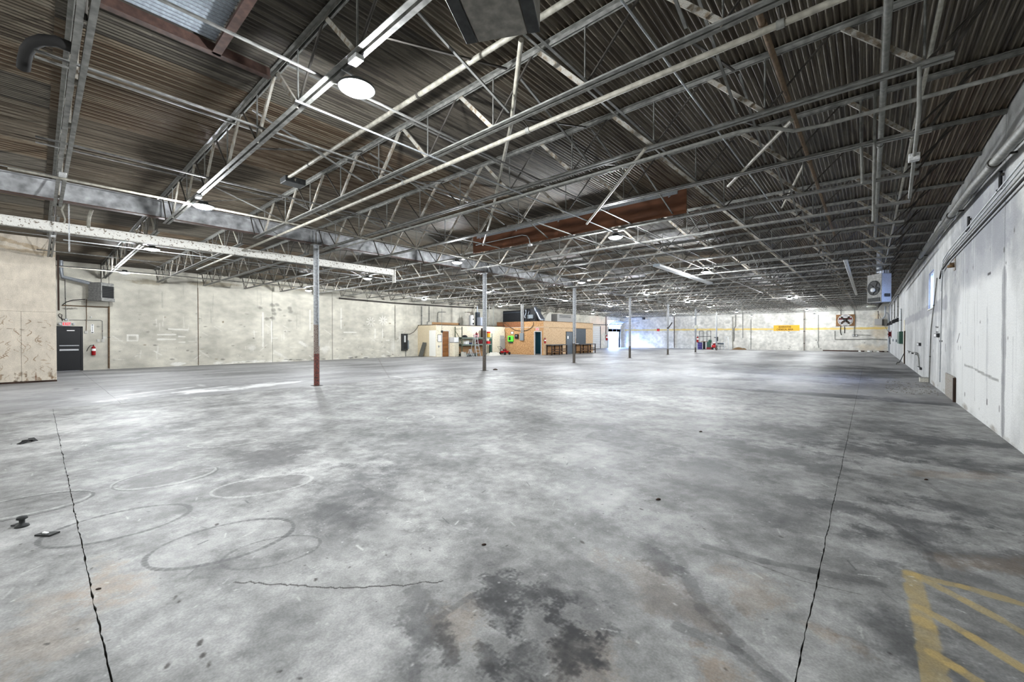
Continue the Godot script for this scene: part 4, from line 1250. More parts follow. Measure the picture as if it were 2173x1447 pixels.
# ---------------------------------------------------------------- things hung under the roof
func build_ceiling_services():
	var t = thing("crane_beam", "long chipped white-painted beam hung under the joists at left", "beam")
	var xw = -14.95
	pb(t, "web", "white_paint", Vector3(xw, 4.265, -4.2), Vector3(0.012, 0.2, 11.0), 0)
	pb(t, "bottom_flange", "white_paint", Vector3(xw, 4.165, -4.2), Vector3(0.13, 0.02, 11.0), 0.003)
	pb(t, "top_flange", "white_paint", Vector3(xw, 4.375, -4.2), Vector3(0.13, 0.02, 11.0), 0.003)
	pb(t, "side_channel", "white_paint", Vector3(xw + 0.055, 4.27, -4.2), Vector3(0.02, 0.19, 11.0), 0.003)
	pb(t, "end_plate", "white_paint", Vector3(xw, 4.12, -9.74), Vector3(0.2, 0.54, 0.05), 0.006)
	# sprinkler and gas lines running across the hall
	t = thing("sprinkler_pipe", "white sprinkler pipe crossing above the nearest lamp, among the joists", "pipe", "pipes across the hall")
	var zp = -3.38
	pt(t, "pipe", "pipe_white", [Vector3(-9.2, 4.85, zp), Vector3(XR - 0.1, 4.85, zp)], 0.032, 10)
	for x in [-8.0, -4.6, -1.2]:
		pt(t, "clamp", "steel_dark", [Vector3(x - 0.02, 4.85, zp), Vector3(x + 0.02, 4.85, zp)], 0.04, 10)
	t = thing("sprinkler_main", "long cream pipe just below the third joist, across both bays", "pipe", "pipes across the hall")
	pt(t, "pipe", "pipe_white", [Vector3(-20.5, 4.31, -4.24), Vector3(XR - 0.1, 4.31, -4.24)], 0.03, 10)
	for x in [-18.0, -12.0, -9.0, -6.2, -3.4, -0.6]:
		pt(t, "hanger", "steel_dark", [Vector3(x, 4.35, -4.24), Vector3(x, 4.4, -4.14)], 0.008, 6)
		pt(t, "coupling", "pipe_grey", [Vector3(x - 0.03, 4.31, -4.24), Vector3(x + 0.03, 4.31, -4.24)], 0.037, 10)
	t = thing("gas_pipe", "grey pipe below the fourth joist with a swan-neck bend near the wall", "pipe", "pipes across the hall")
	pt(t, "pipe", "pipe_grey", [Vector3(-12.6, 4.32, -6.12), Vector3(-1.3, 4.32, -6.12), Vector3(-1.0, 4.3, -6.2), Vector3(-0.75, 4.26, -6.42), Vector3(-0.45, 4.26, -6.5), Vector3(XR - 0.1, 4.28, -6.5)], 0.024, 8)
	t = thing("heater_feed_pipe", "pale pipe slanting from the hanging heater across the joists", "pipe")
	pt(t, "pipe", "pipe_white", [Vector3(-2.731, 4.66, -3.291), Vector3(-3.898, 4.66, -4.476), Vector3(-7.619, 4.66, -7.891), Vector3(-9.748, 4.66, -9.757)], 0.028, 10)
	t = thing("conduit_run", "white conduit crossing above the big I-beam at upper left", "conduit", "conduits down the hall")
	pt(t, "pipe", "pipe_white", [Vector3(-10.65, 4.36, 0.3), Vector3(-10.65, 4.36, -13.0)], 0.022, 8)
	t = thing("conduit_run", "thin conduit along the middle of the right bay below the joists", "conduit", "conduits down the hall")
	pt(t, "pipe", "conduit", [Vector3(-5.1, 4.37, -2.0), Vector3(-5.1, 4.37, -30.0)], 0.013, 8)
	t = thing("conduit_run", "thin conduit along the left bay below the joists", "conduit", "conduits down the hall")
	pt(t, "pipe", "conduit", [Vector3(-17.4, 4.37, -0.5), Vector3(-17.4, 4.37, -40.0)], 0.014, 8)
	t = thing("conduit_run", "conduit close to the left wall below the joist ends", "conduit", "conduits down the hall")
	pt(t, "pipe", "pipe_white", [Vector3(-24.2, 4.37, -0.5), Vector3(-24.2, 4.37, -30.0)], 0.018, 8)
	for q in [[0.11, "dark pipe between joists, second from the right wall", "pipe_grey", -17.0, 0.034], [-0.8, "rust-brown pipe between joists, third from the right wall", "pipe_rust", -15.5, 0.03], [0.47, "yellowish pipe between joists, nearest the right wall", "pipe_white", -24.0, 0.022], [-1.7, "thin grey pipe between joists, fourth from the right wall", "conduit", -12.0, 0.012]]:
		t = thing("long_pipe", q[1], "pipe", "pipes down the right bay")
		pt(t, "pipe", q[2], [Vector3(q[0], 4.62, 1.0), Vector3(q[0], 4.62, q[3])], q[4], 8)
		for k in 3:
			pt(t, "coupling", q[2], [Vector3(q[0], 4.62, -4.6 - k * 4.1), Vector3(q[0], 4.62, -4.68 - k * 4.1)], q[4] * 1.3, 8)
	# hanging rods at right
	for q in [[Vector3(-0.119, 4.887, -7.95), Vector3(-0.092, 3.846, -7.95), "hanging steel rod left of the pair under the dark deck"], [Vector3(0.039, 4.467, -7.88), Vector3(0.031, 3.257, -7.88), "hanging steel rod right of the pair under the dark deck"], [Vector3(0.373, 3.917, -6), Vector3(0.409, 3.529, -7.95), "thin strut with a junction box under the dark deck"]]:
		t = thing("hanger_rod", q[2], "rod", "hanger rods at right")
		pt(t, "rod", "pipe_grey", [Vector3(q[0].x, 4.41 if q[0].z > -7.0 else 5.09, q[0].z), q[0], q[1]], 0.018, 8)
		if q[0].z > -7.0:
			pb(t, "junction_box", "enamel", q[0].lerp(q[1], 0.45), Vector3(0.1, 0.08, 0.1), 0.006)
	# brown plywood header hung in the sixth joist line
	t = thing("plywood_header", "long brown plywood header hung along a joist at centre", "panel")
	var A = Vector3(-10.266, 4.956, -9.82)
	var B = Vector3(-3.189, 4.959, -9.82)
	var n = 4
	for k in n:
		var x0 = lerpf(A.x, B.x, float(k) / n)
		var x1 = lerpf(A.x, B.x, float(k + 1) / n)
		pb(t, "plywood_sheet", "header_ply", Vector3((x0 + x1) * 0.5, 4.735, -9.8), Vector3(x1 - x0 - 0.006, 0.57, 0.02), 0.002)
	pb(t, "metal_strip", "galvanised", Vector3((A.x + B.x) * 0.5, 4.97, -9.782), Vector3(B.x - A.x - 0.4, 0.09, 0.012), 0.002)
	for k in 5:
		var x = lerpf(A.x + 0.4, B.x - 0.4, k / 4.0)
		pt(t, "hook", "conduit", [Vector3(x, 4.93, -9.77), Vector3(x, 4.88, -9.75), Vector3(x + 0.05, 4.9, -9.73)], 0.012, 6)
	t = thing("bent_conduit", "thin conduit bending down to a box below the plywood header", "conduit")
	pt(t, "pipe", "conduit", [Vector3(-10.027, 4.691, -9.7), Vector3(-8.947, 4.699, -9.7), Vector3(-8.01, 4.705, -9.7), Vector3(-7.826, 4.654, -9.7), Vector3(-7.735, 4.541, -9.7), Vector3(-7.707, 4.395, -9.7)], 0.014, 8)
	pb(t, "box", "enamel", Vector3(-7.698, 4.352, -9.7), Vector3(0.12, 0.06, 0.08), 0.006)
	# sheet-metal heater above the camera
	t = thing("unit_heater", "grey sheet-metal heater hanging at the top centre, seen from below", "heater", "gas unit heaters")
	var c0 = Vector3(-2.254, 3.75, -2.086)
	var c1 = Vector3(-1.766, 3.75, -2.342)
	var ex = (c1 - c0).normalized()
	var ez = Vector3(-ex.z, 0, ex.x)
	if ez.z < 0:
		ez = -ez
	var bas = Basis(ex, Vector3.UP, ex.cross(Vector3.UP))
	var w = (c1 - c0).length()
	var mid = c0 + ex * w * 0.5 + ez * 0.4
	pb(t, "casing", "heater_steel", mid + Vector3(0, 0.315, 0), Vector3(w - 0.004, 0.6, 0.796), 0.012, bas)
	for k in [[-1, 0], [1, 0]]:
		pb(t, "seam_flange", "charcoal", mid + ex * k[0] * (w * 0.5 - 0.045) + Vector3(0, 0.007, 0), Vector3(0.085, 0.014, 0.8), 0.003, bas)
	pb(t, "bottom_pan", "heater_steel", mid + Vector3(0, 0.01, 0), Vector3(w - 0.19, 0.02, 0.8), 0.004, bas)
	for sx in [-1, 1]:
		for sz in [-1, 1]:
			var q = mid + ex * sx * (w * 0.4) + ez * sz * 0.3
			pt(t, "hanger_rod", "steel", [q + Vector3(0, 0.6, 0), q + Vector3(0, 1.32, 0)], 0.007, 6)
	# framed deck opening at upper left
	t = thing("deck_opening_frame", "rust-brown angle frame round a newer deck sheet at upper left", "frame")
	for s in [[Vector3(-5.95, 5.05, -0.38), Vector3(-5.95, 5.05, -2.02)], [Vector3(-5.95, 5.05, -1.43), Vector3(-3.9, 5.05, -1.43)], [Vector3(-3.9, 5.05, -0.38), Vector3(-3.9, 5.05, -2.02)]]:
		var st = S()
		bar(st, s[0], s[1], 0.012, 0.13)
		bar(st, s[0] + Vector3(0, -0.06, 0), s[1] + Vector3(0, -0.06, 0), 0.09, 0.012)
		part(t, "angle", st, "primer")
	var st = S()
	st.set_smooth_group(1)
	for i in 30 * 6:
		var xa = -5.93 + i * 0.067 / 6.0
		var xb = -5.93 + (i + 1) * 0.067 / 6.0
		var ya = 5.125 + 0.012 * cos(TAU * i / 6.0)
		var yb = 5.125 + 0.012 * cos(TAU * (i + 1) / 6.0)
		quad(st, Vector3(xa, ya, -0.38), Vector3(xa, ya, -1.41), Vector3(xb, yb, -1.41), Vector3(xb, yb, -0.38))
	part(t, "deck_patch", st, "deck_new", "bluish newer corrugated sheet")
	# black hose elbow at upper left
	t = thing("flue_elbow", "black bent hose hooked beside the nearest joist at upper left", "hose")
	pt(t, "hose", "black_rubber", [Vector3(-6.517, 4.72, -0.257), Vector3(-6.505, 4.72, -0.154), Vector3(-6.586, 4.72, -0.056), Vector3(-6.693, 4.7, 0.009), Vector3(-6.83, 4.66, 0.053), Vector3(-6.942, 4.6, 0.071), Vector3(-7.038, 4.55, 0.079)], 0.055, 12)
	# chain
	t = thing("hanging_chain", "galvanised chain hanging in front of the white beam at left", "chain")
	var ca = Vector3(-14.3, 5.103, -0.508)
	var cb = Vector3(-14.3, 3.59, -0.497)
	var link = S()
	var pts = []
	for k in 13:
		var a = TAU * k / 12.0
		pts.append(Vector3(cos(a) * 0.014, sin(a) * 0.022, 0))
	tb(link, pts, 0.005, 5, false)
	var lm = mesh_of(link, "aluminium")
	var nl = int((ca.y - cb.y) / 0.035)
	for k in nl:
		shared(t, "link", lm, Transform3D(Basis(Vector3.UP, 0.7 + (k % 2) * PI / 2), Vector3(ca.x, ca.y - k * 0.035, ca.z)))
	t = thing("bent_conduit", "bent white conduit dropping beside the chain", "conduit", "bent conduits at left")
	pt(t, "pipe", "pipe_white", [Vector3(-14.4, 5.589, -0.561), Vector3(-14.4, 5.198, -0.566), Vector3(-14.4, 4.901, -0.503), Vector3(-14.4, 4.597, -0.395), Vector3(-14.4, 4.366, -0.453), Vector3(-14.4, 4.272, -0.43)], 0.018, 8)
	t = thing("bent_conduit", "bent cream conduit rising from the white beam right of the chain", "conduit", "bent conduits at left")
	pt(t, "pipe", "pipe_white", [Vector3(-14.9, 4.821, -0.925), Vector3(-14.9, 4.657, -0.882), Vector3(-14.9, 4.511, -0.865), Vector3(-14.9, 4.344, -0.863)], 0.035, 8)
	# dark steel bracket
	t = thing("pipe_bracket", "dark steel box bracket at the end of the sprinkler pipe", "bracket")
	pb(t, "box", "charcoal", Vector3(-9.094, 4.83, -3.516), Vector3(0.3, 0.12, 0.4), 0.01)
	pt(t, "stub", "pipe_white", [Vector3(-9.094, 4.83, -3.516) + Vector3(0.15, 0, 0), Vector3(-9.2, 4.85, zp)], 0.03, 8)
	# dead fluorescent strips
	t = thing("strip_fixture", "long pale grey strip fixture hanging below the joists at centre right", "strip light", "fluorescent strips")
	var s0 = Vector3(-6.078, 4.26, -15.309)
	var s1 = Vector3(-6.179, 4.26, -22.209)
	var zc = (s0.z + s1.z) * 0.5
	pb(t, "channel", "enamel", Vector3(s0.x, 4.3, zc), Vector3(0.24, 0.09, s0.z - s1.z), 0.01)
	pb(t, "end_cap", "grey_box", Vector3(s0.x, 4.3, s0.z + 0.01), Vector3(0.26, 0.1, 0.03), 0.004)
	pb(t, "end_cap", "grey_box", Vector3(s0.x, 4.3, s1.z - 0.01), Vector3(0.26, 0.1, 0.03), 0.004)
	t = thing("strip_fixture", "rust-stained strip fixture running away at right, sagging at its far end", "strip light", "fluorescent strips")
	pbar(t, "channel", "white_paint", Vector3(-0.654, 4.3, -18.313), Vector3(-0.633, 4.24, -33.514), 0.11, 0.08, 0.01)
	pb(t, "end_cap", "charcoal", Vector3(-0.653, 4.31, -18.27), Vector3(0.18, 0.1, 0.04), 0.004)
	for zz in [-19.65, -23.55, -27.45, -33.3]:
		pt(t, "hanger", "steel", [Vector3(-0.67, 4.3, zz), Vector3(-0.67, 4.41, zz)], 0.008, 6)
	t = thing("strip_fixture", "lit fluorescent strip beside the last column", "strip light", "fluorescent strips")
	s0 = Vector3(-14.3, 4.851, -52.2)
	s1 = Vector3(-12.817, 4.868, -52.2)
	pb(t, "channel", "enamel", (s0 + s1) * 0.5 + Vector3(0, 0.06, 0), Vector3(s1.x - s0.x, 0.06, 0.16), 0.006)
	pt(t, "tube", "tube_glow", [s0, s1], 0.03, 10)
	var l = AreaLight3D.new()
	l.name = "light"
	l.area_size = Vector2(s1.x - s0.x, 0.1)
	l.light_color = Color(1.0, 0.98, 0.86)
	l.light_energy = 3.0
	l.area_range = 40
	l.shadow_enabled = true
	t.add_child(l)
	l.position = (s0 + s1) * 0.5 + Vector3(0, -0.04, 0)
	l.rotation_degrees = Vector3(-90, 0, 0)
	# small hung tubes among the joists
	for q in [[Vector3(-1.614, 4.737, -11.85), Vector3(-1.005, 4.998, -9.95), "pale tube strut leaning between joists, right of the plywood header"], [Vector3(-5.232, 4.36, -8.813), Vector3(-2.494, 4.36, -5.859), "pale tube strut crossing in front of the plywood header"], [Vector3(-2.015, 4.42, -8.491), Vector3(-0.782, 4.42, -6.455), "long pale strut slanting under the right-hand joists"]]:
		t = thing("tube_strut", q[2], "strut", "slanting tube struts")
		pt(t, "tube", "pipe_white", [q[0], q[1]], 0.026, 8)
	# unit heater by the right wall, with flue
	t = thing("unit_heater", "white fan heater on rods near the right wall, with a silver flue", "heater", "gas unit heaters")
	var hc = Vector3(0.296, 3.573, -22.5)
	var hb = Basis(Vector3.UP, deg_to_rad(38))
	var hy = 1.15
	pb(t, "casing", "blue_or_daylit_metal", hc, Vector3(0.38, hy, 0.7), 0.02, hb)  # the blue cast of the window daylight is put into the casing colour
	var fz = hb * Vector3(0, 0, 1)
	# fan side looks to the camera's left, plain side to the window
	var bx2 = hb * Vector3(-1, 0, 0)
	var fpn = pb(t, "fan_panel", "heater_grey", hc + bx2 * 0.195, Vector3(0.02, hy, 0.7), 0.004, hb)
	var fb = hb * Basis(Vector3(0, 0, 1), PI / 2)
	plathe(fpn, "fan_shroud", "charcoal", [Vector2(0.27, 0.0), Vector2(0.3, 0.03), Vector2(0.3, 0.0)], hc + bx2 * 0.206 + Vector3(0, 0.02, 0), 24, fb)
	plathe(fpn, "fan_well", "black", [Vector2(0.27, 0.004), Vector2(0, 0.004)], hc + bx2 * 0.206 + Vector3(0, 0.02, 0), 24, fb)
	for k in 4:
		pb(fpn, "fan_blade", "charcoal", hc + bx2 * 0.225 + Vector3(0, 0.02, 0) + fb * Vector3(cos(k * PI / 2 + 0.4), 0, sin(k * PI / 2 + 0.4)) * 0.16, Vector3(0.2, 0.01, 0.14), 0.003, fb * Basis(Vector3.UP, -(k * PI / 2 + 0.4)))
	plathe(fpn, "fan_motor", "enamel", [Vector2(0.09, 0.0), Vector2(0.09, 0.06), Vector2(0, 0.07)], hc + bx2 * 0.225 + Vector3(0, -0.06, 0), 14, fb)
	pb(t, "burner_tray", "charcoal", hc + bx2 * 0.21 + Vector3(0, -0.46, 0), Vector3(0.03, 0.16, 0.6), 0.004, hb)
	pb(t, "valve", "charcoal", hc + fz * 0.38 + Vector3(0, -0.3, 0), Vector3(0.2, 0.12, 0.06), 0.01, hb)
	for k in 3:
		pb(t, "flue_collar", "blue_or_daylit_metal", hc + fz * 0.2 + hb * Vector3(-0.08 + k * 0.09, hy * 0.5 + 0.07, 0.0), Vector3(0.04, 0.14, 0.2), 0.01, hb)
	pt(t, "flue", "galvanised", [hc + Vector3(0.0, hy * 0.5 + 0.05, 0), hc + Vector3(0.0, 5.1 - hc.y, 0)], 0.1, 16)
	for sx in [-1, 1]:
		for sz in [-1, 1]:
			var q = hc + hb * Vector3(sx * 0.15, hy * 0.5, sz * 0.3)
			pt(t, "hanger_rod", "steel", [q, Vector3(q.x, 5.1, q.z)], 0.014, 6)

# ---------------------------------------------------------------- shared small things
func extinguisher(label, p, out_dir, side, s = 1.0):
	# p: wall point at the middle of the bottle
	var t = thing("fire_extinguisher", label, "extinguisher", "fire extinguishers")
	var c = p + out_dir * 0.1 * s
	var cy = plathe(t, "cylinder", "red", [Vector2(0.0, -0.25), Vector2(0.075, -0.25), Vector2(0.085, -0.23), Vector2(0.085, 0.14), Vector2(0.06, 0.2), Vector2(0.025, 0.23), Vector2(0.025, 0.26), Vector2(0, 0.26)].map(func(v): return v * s), c, 16)
	plathe(cy, "label_band", "paper", [Vector2(0.0865, -0.02), Vector2(0.0865, 0.1)].map(func(v): return v * s), c, 16)
	var va = pb(t, "valve", "black", c + Vector3(0, 0.285 * s, 0), Vector3(0.04, 0.05, 0.04) * s, 0.004)
	pbar(va, "lever", "chrome", c + Vector3(0, 0.32 * s, 0) - side * 0.02 * s, c + side * 0.12 * s + Vector3(0, 0.34 * s, 0), 0.02 * s, 0.012 * s)
	pt(va, "hose", "black_rubber", [c + Vector3(0, 0.28 * s, 0), c + side * 0.12 * s + Vector3(0, 0.27 * s, 0), c + side * 0.2 * s + Vector3(0, 0.14 * s, 0), c + side * 0.26 * s + Vector3(0, -0.03 * s, 0)], 0.014 * s, 6)
	pb(t, "bracket", "steel_dark", p + out_dir * 0.01, Vector3(0.04, 0.2, 0.04) * s, 0.003)
	return t

func exit_sign(label, p, yaw, w):
	var t = thing("exit_sign", label, "exit sign", "illuminated exit signs")
	var bas = Basis(Vector3.UP, yaw)
	var h = w * 0.6
	var ho = pb(t, "housing", "enamel", p + bas * Vector3(0, 0, 0.035), Vector3(w, h, 0.07), 0.008, bas)
	letters(ho, "lettering", "exit_glow", "EXIT", p + bas * Vector3(0, 0, 0.073), h * 0.66, yaw, 0.006, w * 0.8)
	return t

func small_box(called, label, cat, mat, a, b, depth, group = ""):
	var t = thing(called, label, cat, group)
	var bo = plate(t, "box", mat, a, b, 0.0, depth, 0.006)
	var c = (a + b) * 0.5
	var e = (b - a).abs() * 0.5
	var m0 = c - e * 0.7
	var m1 = c + e * 0.7
	plate(bo, "cover", "enamel" if mat != "enamel" else "off_white", m0, m1, depth, depth + 0.006, 0.002)
	return t

func wall_pipe(label, mat, pts, r, group = "wall conduits", straps = true):
	var t = thing("wall_conduit", label, "conduit", group)
	pt(t, "pipe", mat, pts, r, 8)
	if straps:
		for i in pts.size() - 1:
			if pts[i].distance_to(pts[i + 1]) > 0.8:
				var m = pts[i].lerp(pts[i + 1], 0.5)
				var d = (pts[i + 1] - pts[i]).normalized() * 0.015
				pt(t, "strap", "steel_dark", [m - d, m + d], r * 1.35, 8)
	return t

func off(p, d):
	# step off a wall into the room
	return p + (Vector3(-d, 0, 0) if p.x > 0 else Vector3(d, 0, 0))

# ---------------------------------------------------------------- left wall
func build_left_wall_things():
	var d = struct("door_1")
	var a = Vector3(-28.4, 2.031, -0.605)
	plate(d, "frame_side", "black", Vector3(XL, 0, -1.42), Vector3(XL, 2.08, -1.35), 0.0, 0.06, 0.004)
	plate(d, "frame_side", "black", Vector3(XL, 0, -0.47), Vector3(XL, 2.08, -0.41), 0.0, 0.06, 0.004)
	plate(d, "frame_head", "black", Vector3(XL, 2.03, -1.42), Vector3(XL, 2.1, -0.41), 0.0, 0.06, 0.004)
	plate(d, "leaf", "black", Vector3(XL, 0.015, -1.345), Vector3(XL, 2.025, -0.475), 0.005, 0.045, 0.004)
	plate(d, "push_bar", "aluminium", Vector3(-28.4, 1.03, -0.657), Vector3(-28.4, 0.949, -1.275), 0.06, 0.11, 0.006)
	plate(d, "trim_strip", "conduit", Vector3(-28.4, 1.214, -0.658), Vector3(-28.4, 1.17, -1.292), 0.045, 0.055, 0.002)
	plate(d, "notice", "paper", Vector3(-28.4, 1.921, -0.901), Vector3(-28.4, 1.878, -1.151), 0.046, 0.049, 0)
	plate(d, "door_closer", "charcoal", Vector3(-28.4, 1.991, -0.842), Vector3(-28.4, 1.95, -1.067), 0.046, 0.1, 0.004)
	plate(d, "threshold", "aluminium", Vector3(XL, 0.001, -1.3), Vector3(XL, 0.013, -0.5), 0.0, 0.14, 0.002)
	var t = exit_sign("red-lettered exit sign with two lamp heads above the black door", Vector3(-28.4, 2.201, -0.896) + Vector3(0.0, 0, 0), PI / 2, 0.32)
	for s in [Vector3(-28.4, 2.207, -1.115), Vector3(-28.4, 2.196, -0.68)]:
		plathe(t, "lamp_head", "enamel", [Vector2(0, 0.0), Vector2(0.035, 0.01), Vector2(0.055, 0.05), Vector2(0.055, 0.08), Vector2(0, 0.075)], s + Vector3(0.02, 0, 0), 14, Basis(Vector3(0, 0, 1), -PI / 2))
	pt(t, "cable", "black_rubber", [off(Vector3(-28.4, 2.388, -0.859), 0.03), off(Vector3(-28.4, 2.45, -0.741), 0.03), off(Vector3(-28.4, 2.535, -0.668), 0.03), off(Vector3(-28.4, 2.621, -0.639), 0.03), off(Vector3(-28.4, 2.678, -0.683), 0.03), off(Vector3(-28.4, 2.626, -0.757), 0.03), off(Vector3(-28.4, 2.472, -0.741), 0.03), off(Vector3(-28.4, 2.341, -0.77), 0.03)], 0.012, 6)
	small_box("junction_box", "small grey box above the exit sign by the door", "junction box", "grey_box", Vector3(-28.4, 2.453, -0.838), Vector3(-28.4, 2.357, -0.934), 0.06, "wall boxes at left")
	small_box("switch_box", "white switch box between the black door and the thin pipe", "switch", "enamel", Vector3(-28.4, 1.881, -1.477), Vector3(-28.4, 1.762, -1.577), 0.06, "wall boxes at left")
	small_box("outlet_box", "left of two outlet boxes above the fire extinguisher", "outlet", "enamel", Vector3(-28.4, 1.48, -1.879), Vector3(-28.4, 1.353, -1.976), 0.05, "wall boxes at left")
	small_box("outlet_box", "right of two outlet boxes above the fire extinguisher", "outlet", "enamel", Vector3(-28.4, 1.479, -2.042), Vector3(-28.4, 1.351, -2.14), 0.05, "wall boxes at left")
	small_box("sensor_box", "tiny white sensor above the extinguisher sign", "sensor", "enamel", Vector3(-28.4, 2.595, -1.671), Vector3(-28.4, 2.506, -1.726), 0.04, "wall boxes at left")
	t = thing("extinguisher_sign", "narrow white sign with black arrow above the extinguisher", "sign")
	plate(t, "board", "paper", Vector3(-28.4, 2.209, -1.692), Vector3(-28.4, 1.777, -1.793), 0.0, 0.008, 0.001)
	plate(t, "arrow_shaft", "black", Vector3(-28.4, 2.119, -1.734), Vector3(-28.4, 1.868, -1.75), 0.008, 0.012, 0)
	plate(t, "top_mark", "black", Vector3(-28.4, 2.191, -1.716), Vector3(-28.4, 2.154, -1.771), 0.008, 0.012, 0)
	plate(t, "base_mark", "black", Vector3(-28.4, 1.833, -1.705), Vector3(-28.4, 1.791, -1.777), 0.008, 0.012, 0)
	extinguisher("red fire extinguisher on the left wall beside the black door", Vector3(-28.4, 0.943, -1.771), Vector3(1, 0, 0), Vector3(0, 0, 1), 0.9)
	wall_pipe("thin conduit down to the exit sign", "pipe_grey", [off(Vector3(-28.4, 4.303, -0.859), 0.03), off(Vector3(-28.4, 2.455, -0.882), 0.03)], 0.014)
	wall_pipe("thin conduit down to the white switch box", "pipe_rust", [off(Vector3(-28.4, 3.405, -1.558), 0.03), off(Vector3(-28.4, 2.839, -1.546), 0.03), off(Vector3(-28.4, 2.568, -1.552), 0.03), off(Vector3(-28.4, 1.888, -1.531), 0.03)], 0.014)
	wall_pipe("conduit from the exit sign round to the outlet boxes", "pipe_grey", [off(Vector3(-28.4, 2.392, -0.98), 0.03), off(Vector3(-28.4, 2.413, -2.032), 0.03), off(Vector3(-28.4, 2.379, -2.081), 0.03), off(Vector3(-28.4, 2.287, -2.09), 0.03), off(Vector3(-28.4, 1.479, -2.085), 0.03)], 0.014)
	wall_pipe("rust-brown pipe standing at the left wall joint right of the extinguisher", "pipe_rust", [off(Vector3(-28.4, 3.108, -2.318), 0.05), off(Vector3(-28.4, 0.056, -2.297), 0.05)], 0.035)
	wall_pipe("brown pipe lying level above the exit sign", "pipe_rust", [off(Vector3(-28.4, 3.065, -0.76), 0.05), off(Vector3(-28.4, 3.062, -2.318), 0.05)], 0.025)
	wall_pipe("black cable curving from the wall pipe to the heater", "black_rubber", [off(Vector3(-28.4, 3.065, -0.76), 0.06), off(Vector3(-28.4, 3.227, -0.896), 0.1), off(Vector3(-28.4, 3.33, -1.108), 0.2), off(Vector3(-28.4, 3.378, -1.495), 0.4)], 0.016, "wall conduits", false)
	# unit heater
	t = thing("unit_heater", "grey louvred unit heater hung high on the left wall by the exit", "heater", "gas unit heaters")
	var c = Vector3(-27.55, 3.72, -2.0)
	var bas = Basis(Vector3.UP, deg_to_rad(42))
	pb(t, "casing", "heater_grey", c, Vector3(0.62, 0.86, 0.62), 0.015, bas)
	pb(t, "base_pan", "heater_grey", c + Vector3(0, -0.36, 0), Vector3(0.66, 0.16, 0.66), 0.01, bas)
	var n = bas * Vector3(1, 0, 0)
	var lb = pb(t, "louvre_back", "black", c + n * 0.312, Vector3(0.004, 0.56, 0.56), 0, bas)
	for k in 7:
		pb(lb, "louvre", "charcoal", c + n * 0.335 + Vector3(0, 0.24 - k * 0.075, 0), Vector3(0.05, 0.014, 0.56), 0.002, bas * Basis(Vector3(0, 0, 1), -0.5))
	var ft = c + bas * Vector3(-0.2, 0.36, 0.2)
	pt(t, "flue", "galvanised", [ft, ft + Vector3(-0.1, 0.1, 0.35), ft + Vector3(-0.25, 0.25, 0.95), ft + Vector3(-0.25, 0.55, 1.0), ft + Vector3(-0.25, 1.0, 1.0)], 0.08, 14)
	for k in [-1, 1]:
		pt(t, "hanger_rod", "steel_dark", [c + bas * Vector3(0.2 * k, 0.43, 0.2 * k), c + bas * Vector3(0.2 * k, 1.38, 0.2 * k)], 0.01, 6)
	# panel joints' cover and later wall fittings
	t = thing("disconnect_panel", "dark open electrical disconnect on the left wall by the cream office", "electrical panel")
	var cs = plate(t, "case", "charcoal", Vector3(-28.4, 1.855, -19.127), Vector3(-28.4, 0.499, -19.635), 0.0, 0.2, 0.01)
	plate(cs, "inner_door", "black", Vector3(-28.4, 1.742, -19.215), Vector3(-28.4, 0.635, -19.546), 0.2, 0.206, 0.002)
	plate(t, "label", "enamel", Vector3(-28.4, 1.704, -19.281), Vector3(-28.4, 1.171, -19.435), 0.206, 0.21, 0.001)
	plate(t, "handle_box", "grey_box", Vector3(-28.4, 1.322, -19.66), Vector3(-28.4, 0.63, -19.771), 0.06, 0.16, 0.006)
	wall_pipe("conduit from the disconnect down to the floor", "pipe_grey", [off(Vector3(-28.4, 0.521, -19.523), 0.06), off(Vector3(-28.4, 0.062, -19.521), 0.06), Vector3(XL + 0.06, 0.02, Vector3(-28.4, 0.062, -19.521).z)], 0.03)
	wall_pipe("black cable sagging from the disconnect to the cream office roof", "black_rubber", [off(Vector3(-28.4, 1.82, -19.617), 0.1), off(Vector3(-28.4, 1.841, -19.934), 0.1), off(Vector3(-28.4, 2.018, -20.303), 0.1), off(Vector3(-28.4, 2.294, -20.585), 0.1), off(Vector3(-28.4, 2.551, -20.75), 0.1)], 0.018, "wall conduits", false)
	wall_pipe("white conduit on the left wall before the cream office", "pipe_white", [off(Vector3(-28.4, 4.092, -18.569), 0.04), off(Vector3(-28.4, 1.329, -18.56), 0.04)], 0.025)
	wall_pipe("grey conduit above the cream office, first of the pair", "pipe_grey", [off(Vector3(-28.4, 4.159, -21.113), 0.05), off(Vector3(-28.4, 2.618, -21.109), 0.05)], 0.045)
	wall_pipe("grey conduit above the cream office, second of the pair", "pipe_grey", [off(Vector3(-28.4, 4.203, -21.896), 0.05), off(Vector3(-28.4, 2.917, -21.892), 0.05), off(Vector3(-28.4, 2.871, -21.694), 0.05), off(Vector3(-28.4, 2.671, -21.694), 0.05)], 0.035)
	wall_pipe("bent pipe with a tap above the cream office", "pipe_grey", [off(Vector3(-28.4, 2.861, -22.806), 0.06), off(Vector3(-28.4, 3.682, -22.834), 0.06), off(Vector3(-28.4, 3.755, -22.912), 0.06), off(Vector3(-28.4, 3.791, -23.704), 0.06)], 0.03)
	wall_pipe("long dark pipe under the joists along the left wall", "steel_dark", [off(Vector3(-28.4, 4.327, -13.971), 0.12), off(Vector3(-28.4, 4.262, -18.314), 0.12), off(Vector3(-28.4, 4.308, -24.524), 0.12), off(Vector3(-28.4, 4.39, -29.409), 0.12)], 0.06)
